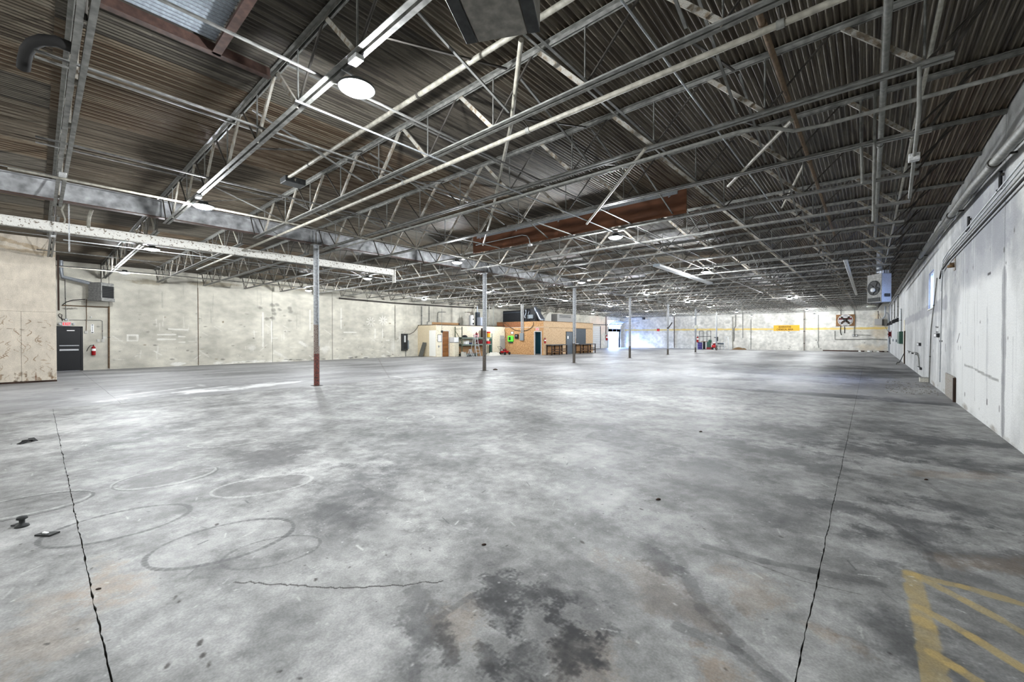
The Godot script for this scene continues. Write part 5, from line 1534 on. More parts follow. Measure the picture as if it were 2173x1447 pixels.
	for q in [[Vector3(-28.4, 5.383, -13.535), Vector3(-28.4, 0.04, -13.512), "rusty"], [Vector3(-28.4, 4.442, -5.901), Vector3(-28.4, -0.07, -5.873), "pipe_rust"]]:
		t = thing("joint_strip", "%s strip down the left wall joint" % ("rust-stained" if q[2] == "rusty" else "thin brown"), "trim")
		plate(t, "strip", q[2], Vector3(XL, 0.02, q[0].z - 0.014), Vector3(XL, 4.35, q[0].z + 0.014), 0.0, 0.012, 0.002)
	# dock doors
	d = struct("door_2")
	var z0 = -51.4
	var z1 = -47.6
	var top = 3.05
	plate(d, "frame_side", "charcoal", Vector3(XL, 0, z0 - 0.12), Vector3(XL, top + 0.1, z0), 0.0, 0.1, 0.004)
	plate(d, "frame_side", "charcoal", Vector3(XL, 0, z1), Vector3(XL, top + 0.1, z1 + 0.12), 0.0, 0.1, 0.004)
	plate(d, "frame_head", "off_white", Vector3(XL, top, z0 - 0.12), Vector3(XL, top + 0.12, z1 + 0.12), 0.0, 0.1, 0.004)
	for k in 12:
		plate(d, "door_section", "enamel", Vector3(XL, 0.01 + k * top / 12.0, z0 + 0.01), Vector3(XL, (k + 1) * top / 12.0 - 0.03, z1 - 0.01), 0.02, 0.07, 0.01)
	d = struct("door_3")
	z0 = -57.6
	z1 = -53.8
	for s in [z0 - 0.06, z1 + 0.06]:
		plate(d, "track", "galvanised", Vector3(XL, 0, s - 0.04), Vector3(XL, 3.1, s + 0.04), 0.0, 0.08, 0.003)
	# raised sectional door: two upright rows of panes, then rows tipping back along the curved track
	var rows = [[Vector2(0.06, 2.35), Vector2(0.06, 2.75)], [Vector2(0.06, 2.75), Vector2(0.08, 3.15)], [Vector2(0.08, 3.15), Vector2(0.3, 3.5)], [Vector2(0.3, 3.5), Vector2(0.7, 3.75)], [Vector2(0.7, 3.75), Vector2(1.2, 3.85)]]
	for r in rows:
		var A = Vector3(XL + r[0].x, r[0].y, z0)
		var B = Vector3(XL + r[1].x, r[1].y, z0)
		var dz = Vector3(0, 0, z1 - z0)
		pbar(d, "rail", "conduit", A, A + dz, 0.05, 0.05, 0.004)
		for k in 4:
			var q = dz * (k / 3.0)
			pbar(d, "stile", "conduit", A + q, B + q, 0.05, 0.04, 0.004)
		for k in 3:
			var q0 = dz * (k / 3.0) + Vector3(0, 0, 0.03)
			var q1 = dz * ((k + 1) / 3.0) - Vector3(0, 0, 0.03)
			var st = S()
			st.set_smooth_group(-1)
			quad(st, A + q0, B + q0, B + q1, A + q1)
			quad(st, A + q1, B + q1, B + q0, A + q0)
			part(d, "pane", st, "pane_frosted")
	pbar(d, "rail", "conduit", Vector3(XL + 1.2, 3.85, z0), Vector3(XL + 1.2, 3.85, z1), 0.05, 0.05, 0.004)
	for s in [z0, z1]:
		pt(d, "curved_track", "galvanised", [Vector3(XL + 0.1, 3.1, s), Vector3(XL + 0.2, 3.45, s), Vector3(XL + 0.6, 3.8, s), Vector3(XL + 1.2, 3.92, s), Vector3(XL + 3.0, 3.95, s)], 0.03, 8)
	plate(d, "jamb_lining", "off_white", Vector3(XL, 0.0, z1), Vector3(XL, 4.0, z1 + 0.05), -0.25, 0.01, 0.003)
	plate(d, "jamb_lining", "off_white", Vector3(XL, 0.0, z0 - 0.05), Vector3(XL, 4.0, z0), -0.25, 0.01, 0.003)
	extinguisher("red fire extinguisher between the two dock doors", Vector3(-28.4, 1.482, -53.139), Vector3(1, 0, 0), Vector3(0, 0, 1), 1.5)
	wall_pipe("rust-red pipe down between the two dock doors", "primer", [off(Vector3(-28.4, 4.537, -53.055), 0.08), off(Vector3(-28.4, 1.986, -53.067), 0.08)], 0.05)
	wall_pipe("rust-red pipe beside the open dock door, nearer the corner", "primer", [off(Vector3(-28.4, 4.212, -57.61), 0.08), off(Vector3(-28.4, 1.226, -57.627), 0.08)], 0.04)
	wall_pipe("grey pipe along the wall above the white dock door", "pipe_grey", [off(Vector3(-28.4, 3.265, -48.735), 0.2), off(Vector3(-28.4, 3.329, -53.06), 0.2), off(Vector3(-28.4, 3.509, -57.927), 0.2)], 0.05)

# ---------------------------------------------------------------- the two offices
func build_offices():
	var CX = -25.97
	var CZ = -20.75
	var OX = -21.45
	var OZ = -28.9
	# cream office: separate lining boards round a core
	var w = struct("wall_cream_office")
	pb(w, "core", "timber", Vector3((XL + CX) * 0.5 - 0.03, 1.25, (CZ + OZ) * 0.5), Vector3(CX - XL - 0.1, 2.5, CZ - OZ - 0.1), 0)
	pb(w, "side_lining", "cream_shabby", Vector3((XL + CX) * 0.5, 1.27, CZ - 0.02), Vector3(CX - XL - 0.01, 2.54, 0.04), 0.004)
	plate(w, "patch_panel", "pale_patch", Vector3(-26.859, 2.124, -20.75), Vector3(-26.024, 0.016, -20.75) + Vector3(0, 0.02, 0), 0.0, 0.012, 0.002)
	var cuts = [CZ, -21.3, -22.05, -24.0, -26.3, OZ]
	for i in cuts.size() - 1:
		if i == 1:
			continue
		pb(w, "front_board", "cream", Vector3(CX - 0.02, 1.27, (cuts[i] + cuts[i + 1]) * 0.5), Vector3(0.04, 2.54, cuts[i] - cuts[i + 1] - 0.004), 0.003)
	pb(w, "front_board", "cream", Vector3(CX - 0.02, 2.31, -21.675), Vector3(0.04, 0.46, 0.746), 0.003)
	pb(w, "roof_edge", "timber_dark", Vector3((XL + CX) * 0.5, 2.565, (CZ + OZ) * 0.5), Vector3(CX - XL + 0.05, 0.05, CZ - OZ), 0.004)
	var d = struct("door_4")
	pb(d, "leaf", "door_wood", Vector3(CX - 0.01, 1.03, -21.68), Vector3(0.04, 2.04, 0.66), 0.004)
	for s in [-21.325, -22.035]:
		pb(d, "frame_side", "enamel", Vector3(CX, 1.04, s), Vector3(0.06, 2.08, 0.045), 0.003)
	pb(d, "frame_head", "enamel", Vector3(CX, 2.08, -21.68), Vector3(0.06, 0.045, 0.75), 0.003)
	plathe(d, "knob", "chrome", [Vector2(0, 0), Vector2(0.03, 0.01), Vector2(0.03, 0.04), Vector2(0, 0.06)], Vector3(CX + 0.01, 0.98, -21.94), 10, Basis(Vector3(0, 0, 1), -PI / 2))
	var t = thing("notice_sheet", "white notice sheet left of the brown wooden office door", "notice")
	plate(t, "frame", "charcoal", Vector3(-25.97, 1.778, -20.876), Vector3(-25.97, 1.193, -21.281), 0.0, 0.012, 0.001)
	plate(t, "sheet", "paper", Vector3(-25.97, 1.741, -20.914), Vector3(-25.97, 1.231, -21.247), 0.012, 0.016, 0)
	t = thing("door_latch", "metal latch plate on the cream office front below the notice", "latch")
	plate(t, "plate", "chrome", Vector3(-25.97, 0.914, -20.921), Vector3(-25.97, 0.743, -21.04), 0.0, 0.012, 0.002)
	pt(t, "lever", "chrome", [Vector3(-25.95, 0.838, -20.976), Vector3(-25.9, 0.84, -20.936), Vector3(-25.9, 0.837, -21.079)], 0.012, 6)
	t = thing("office_lamp", "small round lamp beside the top of the brown wooden door", "wall lamp")
	plathe(t, "shade", "charcoal", [Vector2(0, 0.0), Vector2(0.09, 0.02), Vector2(0.1, 0.07), Vector2(0.0, 0.08)], Vector3(-25.97, 2.026, -21.283) + Vector3(0.0, 0, 0), 14, Basis(Vector3(0, 0, 1), -PI / 2))
	pt(t, "stem", "pipe_grey", [Vector3(-25.9, 2.082, -21.24), Vector3(-25.9, 3.857, -21.244)], 0.012, 6)
	t = thing("leaning_sheet", "grey metal sheet leaning against the cream office side", "metal sheet")
	var st = S()
	var p0 = Vector3(-27.793, -0.023, -20.3)
	prism(st, [Vector2(0, 0), Vector2(0.56, 0), Vector2(0.62, 1.18), Vector2(0.14, 1.2)], 0.02, Transform3D(Basis(Vector3(1, 0, 0), Vector3(0, 0.957, -0.29), Vector3(0, 0.29, 0.957)), Vector3(p0.x + 0.06, 0.002, p0.z - 0.02)))
	part(t, "sheet", st, "skin_grey")
	# on the cream office roof (2.59)
	var RY = 2.591
	t = thing("roof_timber", "long plywood offcut on edge on the cream office roof", "board")
	var b0 = Vector3(-26.6, 2.577, -20.833)
	var b1 = Vector3(-26.6, 2.64, -23.654)
	pb(t, "board", "cardboard", Vector3(-26.6, RY + 0.1, (b0.z + b1.z) * 0.5), Vector3(0.04, 0.2, b0.z - b1.z), 0.003)
	pb(t, "end_block", "timber_dark", Vector3(-26.6, RY + 0.1, b1.z - 0.05), Vector3(0.1, 0.2, 0.1), 0.004)
	t = thing("water_heater", "white cylindrical water heater on the cream office roof", "water heater")
	var wh = Vector3(-27.2, 2.741, -25.744)
	plathe(t, "tank", "enamel", [Vector2(0, 0), Vector2(0.22, 0.0), Vector2(0.23, 0.03), Vector2(0.23, 0.9), Vector2(0.19, 0.97), Vector2(0, 0.99)], Vector3(-27.2, RY, wh.z), 20)
	pb(t, "control", "charcoal", Vector3(-26.95, RY + 0.2, wh.z), Vector3(0.06, 0.16, 0.14), 0.01)
	pb(t, "control", "charcoal", Vector3(-26.95, RY + 0.6, wh.z), Vector3(0.05, 0.12, 0.1), 0.01)
	for s in [-0.1, 0.1]:
		pt(t, "pipe", "pipe_rust", [Vector3(-27.2, RY + 0.96, wh.z + s), Vector3(-27.2, RY + 1.15, wh.z + s), Vector3(-27.3, RY + 1.25, wh.z + s * 1.6), Vector3(-27.9, RY + 1.25, wh.z + s * 1.6)], 0.018, 6)
	t = thing("roof_pipe", "white pipe standing on the cream office roof beside the water heater", "pipe", "pipes on the office roofs")
	pt(t, "pipe", "pipe_white", [Vector3(-26.4, RY, Vector3(-26.4, 2.674, -25.358).z), Vector3(-26.4, 4.6, Vector3(-26.4, 2.674, -25.358).z)], 0.055, 10)
	t = thing("roof_cabinet", "tall grey-green narrow cabinet on the cream office roof", "cabinet", "cabinets on the office roofs")
	var q = Vector3(-27.6, 2.775, -26.875)
	pb(t, "body", "slate", Vector3(-27.6, RY + 0.65, q.z), Vector3(0.4, 1.3, 0.34), 0.01)
	pb(t, "vent", "charcoal", Vector3(-27.395, RY + 1.0, q.z), Vector3(0.01, 0.3, 0.2), 0.002)
	pt(t, "flue", "galvanised", [Vector3(-27.6, RY + 1.3, q.z), Vector3(-27.6, RY + 1.9, q.z)], 0.06, 10)
	t = thing("roof_cabinet", "pale blue-grey metal cabinet on the cream office roof", "cabinet", "cabinets on the office roofs")
	q = Vector3(-27.2, 2.768, -26.91)
	pb(t, "body", "blue_or_daylit_metal", Vector3(-27.2, RY + 0.4, q.z), Vector3(0.5, 0.8, 0.48), 0.01)
	for k in 2:
		pb(t, "panel_slot", "enamel", Vector3(-26.945, RY + 0.35 + k * 0.22, q.z), Vector3(0.012, 0.05, 0.2), 0.002)
	for s in [[1038, "left"], [1047, "right"]]:
		t = thing("roof_pipe", "thin grey pole on the office roof by the plywood corner, %s one" % s[0], "pipe", "pipes on the office roofs")
		t.set_meta("label", "thin grey pole on the cream office roof beside the plywood office, %s one" % s[1])
		var zq = Vector3(-26.2, 2.75, -27.006).z if s[1] == "left" else Vector3(-26.2, 2.763, -27.568).z
		pt(t, "pole", "pipe_grey", [Vector3(-26.2, RY, zq), Vector3(-26.2, 4.6, zq)], 0.035, 8)
	# plywood office: hollow, with an open doorway in its near side
	w = struct("wall_plywood_office")
	var H = 2.96
	var DX0 = -22.4
	var DX1 = -21.68
	# near side
	for s in [[-27.0, -25.75], [-25.75, -24.5], [-24.5, -23.25], [-23.25, DX0 - 0.05]]:
		pb(w, "osb_sheet", "osb", Vector3((s[0] + s[1]) * 0.5, 1.22, OZ - 0.05), Vector3(s[1] - s[0] - 0.006, 2.44, 0.1), 0.004)
	pb(w, "osb_sheet", "osb", Vector3((DX0 + DX1) * 0.5, 2.27, OZ - 0.05), Vector3(DX1 - DX0 + 0.1, 0.34, 0.1), 0.004)
	pb(w, "osb_sheet", "osb", Vector3((DX1 + OX) * 0.5 + 0.025, 1.22, OZ - 0.05), Vector3(OX - DX1 - 0.055, 2.44, 0.1), 0.004)
	pb(w, "ledger", "off_white", Vector3((-27.0 + OX) * 0.5, 2.46, OZ + 0.004), Vector3(OX + 27.0, 0.04, 0.02), 0.003)
	pb(w, "upper_sheet", "ply_dark", Vector3(-25.5, 2.72, OZ - 0.05), Vector3(3.0, 0.48, 0.1), 0.004)
	pb(w, "upper_sheet", "osb", Vector3((-24.0 + OX) * 0.5, 2.72, OZ - 0.05), Vector3(OX + 24.0 - 0.004, 0.48, 0.1), 0.004)
	# front
	var fc = [OZ, -30.1, -32.4, -33.55, -33.9, -35.7, -37.4]
	for i in fc.size() - 1:
		if i == 2:
			pb(w, "front_sheet", "osb_pale", Vector3(OX - 0.05, 2.26, (fc[i] + fc[i + 1]) * 0.5), Vector3(0.1, 0.32, fc[i] - fc[i + 1] - 0.006), 0.004)
			continue
		pb(w, "front_sheet", "osb_pale", Vector3(OX - 0.05, 1.21, (fc[i] + fc[i + 1]) * 0.5), Vector3(0.1, 2.42, fc[i] - fc[i + 1] - 0.006), 0.004)
	for s in [[OZ, -31.9], [-31.9, -34.8], [-34.8, -37.4]]:
		pb(w, "upper_sheet", "osb_pale", Vector3(OX - 0.05, 2.7, (s[0] + s[1]) * 0.5), Vector3(0.1, 0.52, s[0] - s[1] - 0.006), 0.004)
	pb(w, "inner_wall", "teal_wall", Vector3(-23.6, 1.22, -31.2), Vector3(4.2, 2.44, 0.08), 0)
	pb(w, "inner_wall", "teal_wall", Vector3(-25.6, 1.22, -30.1), Vector3(0.08, 2.44, 2.2), 0)
	pb(w, "back_wall", "timber", Vector3((-27 + OX) * 0.5, 1.48, -37.35), Vector3(OX + 27.0 - 0.2, 2.9, 0.1), 0)
	pb(w, "roof_sheet", "timber", Vector3((-27 + OX) * 0.5, H + 0.02, (OZ - 37.4) * 0.5), Vector3(OX + 27.04, 0.04, OZ + 37.44), 0.004)
	t = struct("door_5")
	for s in [DX0 - 0.02, DX1 + 0.02]:
		pb(t, "frame_side", "enamel", Vector3(s, 1.03, OZ + 0.0), Vector3(0.06, 2.06, 0.14), 0.004)
	pb(t, "frame_head", "enamel", Vector3((DX0 + DX1) * 0.5, 2.07, OZ), Vector3(DX1 - DX0 + 0.1, 0.06, 0.14), 0.004)
	t = thing("inner_cabinet", "brown low cabinet seen through the plywood office doorway", "cabinet")
	pb(t, "body", "ply_dark", Vector3(-22.4, 0.42, -30.7), Vector3(0.8, 0.84, 0.5), 0.01)
	pb(t, "top", "enamel", Vector3(-22.4, 0.86, -30.7), Vector3(0.9, 0.04, 0.56), 0.006)
	pb(t, "door", "door_wood", Vector3(-22.2, 0.4, -30.44), Vector3(0.36, 0.7, 0.02), 0.004)
	t = thing("office_ceiling_light", "ceiling light inside the plywood office, seen through its doorway", "lamp")
	pb(t, "tray", "enamel", Vector3(-22.6, 2.4, -30.0), Vector3(0.6, 0.06, 0.6), 0.01)
	pb(t, "diffuser", "tube_glow", Vector3(-22.6, 2.36, -30.0), Vector3(0.5, 0.02, 0.5), 0.004)
	pt(t, "stem", "steel", [Vector3(-22.6, 2.42, -30.0), Vector3(-22.6, 2.96, -30.0)], 0.015, 6)
	var ol = AreaLight3D.new()
	ol.name = "light"
	ol.area_size = Vector2(0.5, 0.5)
	ol.light_energy = 2.5
	ol.area_range = 20
	ol.shadow_enabled = true
	t.add_child(ol)
	ol.position = Vector3(-22.6, 2.345, -30.0)
	ol.rotation_degrees = Vector3(-90, 0, 0)
	exit_sign("small red exit sign over the plywood office doorway", Vector3(-22.084, 2.275, -28.9), 0.0, 0.38)
	# slate door and board on the front
	t = struct("door_6")
	pb(t, "leaf", "slate_door", Vector3(OX - 0.02, 1.03, -32.98), Vector3(0.05, 2.05, 1.08), 0.005)
	pb(t, "frame_side", "charcoal", Vector3(OX, 1.04, -32.43), Vector3(0.08, 2.08, 0.05), 0.004)
	pb(t, "frame_side", "charcoal", Vector3(OX, 1.04, -33.53), Vector3(0.08, 2.08, 0.05), 0.004)
	pb(t, "frame_head", "charcoal", Vector3(OX, 2.08, -32.98), Vector3(0.08, 0.05, 1.15), 0.004)
	pb(t, "notice", "paper", Vector3(OX + 0.008, 1.55, -32.75), Vector3(0.004, 0.26, 0.2), 0)
	plathe(t, "knob", "chrome", [Vector2(0, 0), Vector2(0.03, 0.01), Vector2(0.03, 0.04), Vector2(0, 0.06)], Vector3(OX + 0.005, 1.0, -33.4), 10, Basis(Vector3(0, 0, 1), -PI / 2))
	t = thing("slate_board", "large dark slate board on the plywood office front", "board")
	plate(t, "board", "slate", Vector3(-21.45, 2.386, -34.141), Vector3(-21.45, 0.928, -35.942), 0.0, 0.03, 0.003)
	plate(t, "trim", "charcoal", Vector3(-21.45, 2.409, -34.099), Vector3(-21.45, 2.39, -35.982), 0.0, 0.045, 0.003)
	# benches
	for b in [[-29.25, -31.75, "dark-topped plywood workbench left of the slate door"], [-33.95, -36.9, "dark-topped plywood workbench under the slate board"]]:
		t = thing("workbench", b[2], "workbench", "workbenches along the plywood office")
		var xc = OX + 0.32
		var zc = (b[0] + b[1]) * 0.5
		var L = b[0] - b[1]
		pb(t, "top", "slate", Vector3(xc, 0.885, zc), Vector3(0.62, 0.07, L), 0.006)
		for k in 3:
			for s in [-0.25, 0.27]:
				pb(t, "leg", "timber_dark", Vector3(xc + s, 0.425, b[0] - 0.08 - k * (L - 0.16) * 0.5), Vector3(0.07, 0.85, 0.09), 0.004)
		pb(t, "back_panel", "osb", Vector3(OX + 0.03, 0.43, zc), Vector3(0.02, 0.8, L - 0.1), 0.003)
		for y in [0.32, 0.5]:
			pb(t, "rail", "timber_dark", Vector3(xc + 0.26, y, zc), Vector3(0.04, 0.07, L - 0.2), 0.004)
		pb(t, "shelf", "osb", Vector3(xc, 0.25, zc), Vector3(0.5, 0.03, L - 0.2), 0.003)
	t = thing("bench_paper", "white paper pad on the bench under the slate board", "paper")
	pb(t, "pad", "paper", Vector3(-21.15, 0.988, -33.835) * Vector3(1, 0, 1) + Vector3(0, 0.942, 0), Vector3(0.22, 0.04, 0.34), 0.003)
	# fittings on the near side
	t = thing("first_aid_case", "bright green wall case on the plywood office", "first aid case")
	plate(t, "case", "green", Vector3(-25.491, 1.699, -28.9), Vector3(-24.851, 1.153, -28.9), 0.0, 0.16, 0.03)
	plate(t, "window", "black", Vector3(-25.345, 1.589, -28.9), Vector3(-25.112, 1.282, -28.9), 0.16, 0.165, 0.002)
	plate(t, "handle", "dark_green", Vector3(-25.374, 1.149, -28.9), Vector3(-24.938, 1.021, -28.9), 0.03, 0.09, 0.008)
	t = thing("wall_clock", "small white square clock above the green case", "clock")
	plate(t, "case", "charcoal", Vector3(-25.228, 2.094, -28.9), Vector3(-24.851, 1.851, -28.9), 0.0, 0.03, 0.008)
	plate(t, "face", "paper", Vector3(-25.17, 2.063, -28.9), Vector3(-24.898, 1.882, -28.9), 0.03, 0.036, 0.002)
	t = thing("wall_dispenser", "black dispenser right of the green case", "dispenser")
	plate(t, "body", "black", Vector3(-24.651, 1.85, -28.9), Vector3(-24.253, 1.438, -28.9), 0.0, 0.14, 0.02)
	plate(t, "label", "grey_box", Vector3(-24.537, 1.763, -28.9), Vector3(-24.366, 1.632, -28.9), 0.14, 0.145, 0.001)
	t = thing("breaker_box", "grey breaker panel below twin conduits on the plywood office", "electrical panel")
	var ca = plate(t, "case", "grey_box", Vector3(-24.057, 1.955, -28.9), Vector3(-23.612, 1.269, -28.9), 0.0, 0.14, 0.01)
	plate(ca, "door", "grey_box", Vector3(-24.012, 1.912, -28.9), Vector3(-23.657, 1.311, -28.9), 0.14, 0.15, 0.003)
	for u in [Vector3(-23.887, 1.975, -28.83), Vector3(-23.693, 1.973, -28.83)]:
		pt(t, "conduit", "conduit", [u, Vector3(u.x, 4.55, u.z)], 0.05, 10)
	t = thing("cable_swag", "brown cable drooping across the plywood office wall", "cable")
	pt(t, "cable", "pipe_rust", [Vector3(-26.241, 2.949, -28.84), Vector3(-25.822, 2.873, -28.84), Vector3(-25.292, 2.511, -28.84), Vector3(-24.714, 2.241, -28.84), Vector3(-23.868, 2.125, -28.84), Vector3(-23.209, 2.203, -28.84), Vector3(-22.724, 2.429, -28.84), Vector3(-22.512, 2.718, -28.84), Vector3(-22.538, 2.907, -28.84)], 0.03, 6)
	t = thing("hanging_hose", "dark hose hanging at the left end of the plywood office", "hose")
	pt(t, "hose", "black_rubber", [Vector3(-26.181, 2.881, -28.84), Vector3(-26.001, 2.389, -28.84), Vector3(-25.852, 1.899, -28.84), Vector3(-25.822, 1.633, -28.84), Vector3(-25.942, 1.456, -28.84)], 0.02, 6)
	extinguisher("small extinguisher at the corner post of the plywood office", Vector3(-21.45, 1.26, -29.019), Vector3(1, 0, 0), Vector3(0, 0, 1), 0.9)
	# plant on the plywood office roof (3.0)
	var R2 = 3.001
	t = thing("plenum_box", "large black-wrapped plenum on the plywood office roof", "duct", "ducts on the plywood office")
	var pa = Vector3(-27.939, 3.077, -29.6)
	var pz = Vector3(-24.554, 2.997, -29.6)
	pb(t, "wrap", "black_wrap", Vector3((maxf(pa.x, -26.9) + pz.x) * 0.5, R2 + 0.55, -30.2), Vector3(pz.x - maxf(pa.x, -26.9), 1.1, 1.2), 0.05)
	pb(t, "band", "slate", Vector3((maxf(pa.x, -26.9) + pz.x) * 0.5, R2 + 0.9, -29.595), Vector3(pz.x - maxf(pa.x, -26.9) - 0.1, 0.04, 0.02), 0.004)
	t = thing("air_handler", "black air handler with grey motor box on the plywood office roof", "air handler", "ducts on the plywood office")
	pa = Vector3(-24.157, 3.075, -29.6)
	pz = Vector3(-22.835, 3.041, -29.6)
	pb(t, "cabinet", "black_wrap", Vector3((pa.x + pz.x) * 0.5, R2 + 0.6, -30.0), Vector3(pz.x - pa.x, 1.2, 0.9), 0.04)
	plate(t, "motor_box", "grey_box", Vector3(-23.67, 3.623, -29.55), Vector3(-23.012, 3.258, -29.55), 0.0, 0.2, 0.02)
	pt(t, "foil_hose", "foil", [Vector3(-23.908, 4.107, -29.5), Vector3(-23.852, 3.801, -29.5), Vector3(-24.047, 3.504, -29.5), Vector3(-23.963, 3.327, -29.5)], 0.06, 10)
	pt(t, "foil_hose", "foil", [Vector3(-23.519, 3.961, -29.5), Vector3(-23.63, 3.706, -29.5), Vector3(-23.464, 3.614, -29.5)], 0.06, 10)
	t = thing("foil_duct", "crumpled silver foil duct slanting down to the plywood roof", "duct", "ducts on the plywood office")
	var fp = []
	var fr = []
	for k in 15:
		var f = k / 14.0
		fp.append(Vector3(-22.788, 4.266, -29.4).lerp(Vector3(-21.941, 3.055, -29.4), f) + Vector3(0.03 * sin(k * 2.1), 0, 0))
		fr.append(0.14 + 0.12 * f + (0.018 if k % 2 else -0.012))
	pt(t, "duct", "foil", fp, fr, 12)
	t = thing("white_duct", "white rounded duct end on the plywood office roof", "duct", "ducts on the plywood office")
	pa = Vector3(-22.2, 3.038, -30.031)
	pz = Vector3(-22.2, 3.07, -31.126)
	var st2 = S()
	var arc = [Vector2(0, 0)]
	for k in 9:
		arc.append(Vector2(0.95 - 0.95 * cos(k * PI / 16.0), 0.85 * sin(k * PI / 16.0)))
	arc.append(Vector2(0.95, 0))
	prism(st2, arc, 0.5, Transform3D(Basis(Vector3(0, 0, -1), Vector3.UP, Vector3(1, 0, 0)), Vector3(-22.6, R2, pa.z)))
	part(t, "casing", st2, "off_white")
	t = thing("roof_unit", "low grey roof-top unit with louvres on the plywood office", "air handler", "ducts on the plywood office")
	pa = Vector3(-22.4, 3.14, -31.863)
	pz = Vector3(-22.4, 3.144, -35.125)
	pb(t, "casing", "cabinet_grey", Vector3(-22.5, R2 + 0.38, (pa.z + pz.z) * 0.5), Vector3(0.9, 0.76, pa.z - pz.z), 0.02)
	for k in 3:
		pb(t, "louvre", "charcoal", Vector3(-22.04, R2 + 0.45 + k * 0.1, (pa.z + pz.z) * 0.5 + 0.3), Vector3(0.03, 0.04, (pa.z - pz.z) * 0.6), 0.003)
	pb(t, "base_curb", "black_wrap", Vector3(-22.5, R2 + 0.02, (pa.z + pz.z) * 0.5), Vector3(1.1, 0.04, pa.z - pz.z + 0.3), 0.004)

# ---------------------------------------------------------------- rack and clutter between the offices
func step_ladder(label, at, h, w, depth, steps, yaw, mat = "aluminium"):
	var t = thing("step_ladder", label, "ladder", "step ladders")
	var bas = Basis(Vector3.UP, yaw)
	var wt = w * 0.62
	for s in [-1, 1]:
		pbar(t, "front_rail", mat, at + bas * Vector3(s * w * 0.5, 0, depth * 0.5), at + bas * Vector3(s * wt * 0.5, h, 0.03), 0.03, 0.06, 0.004)
		pbar(t, "rear_leg", mat, at + bas * Vector3(s * w * 0.48, 0, -depth * 0.5), at + bas * Vector3(s * wt * 0.45, h * 0.96, -0.03), 0.03, 0.035, 0.004)
	for k in steps:
		var f = (k + 1.0) / (steps + 1.0)
		pb(t, "tread", mat, at + bas * Vector3(0, h * f, lerpf(depth * 0.5, 0.03, f)), Vector3(lerpf(w, wt, f), 0.03, 0.09), 0.004, bas)
	pb(t, "top_cap", mat, at + Vector3(0, h, 0), Vector3(wt + 0.06, 0.05, 0.16), 0.008, bas)
	return t

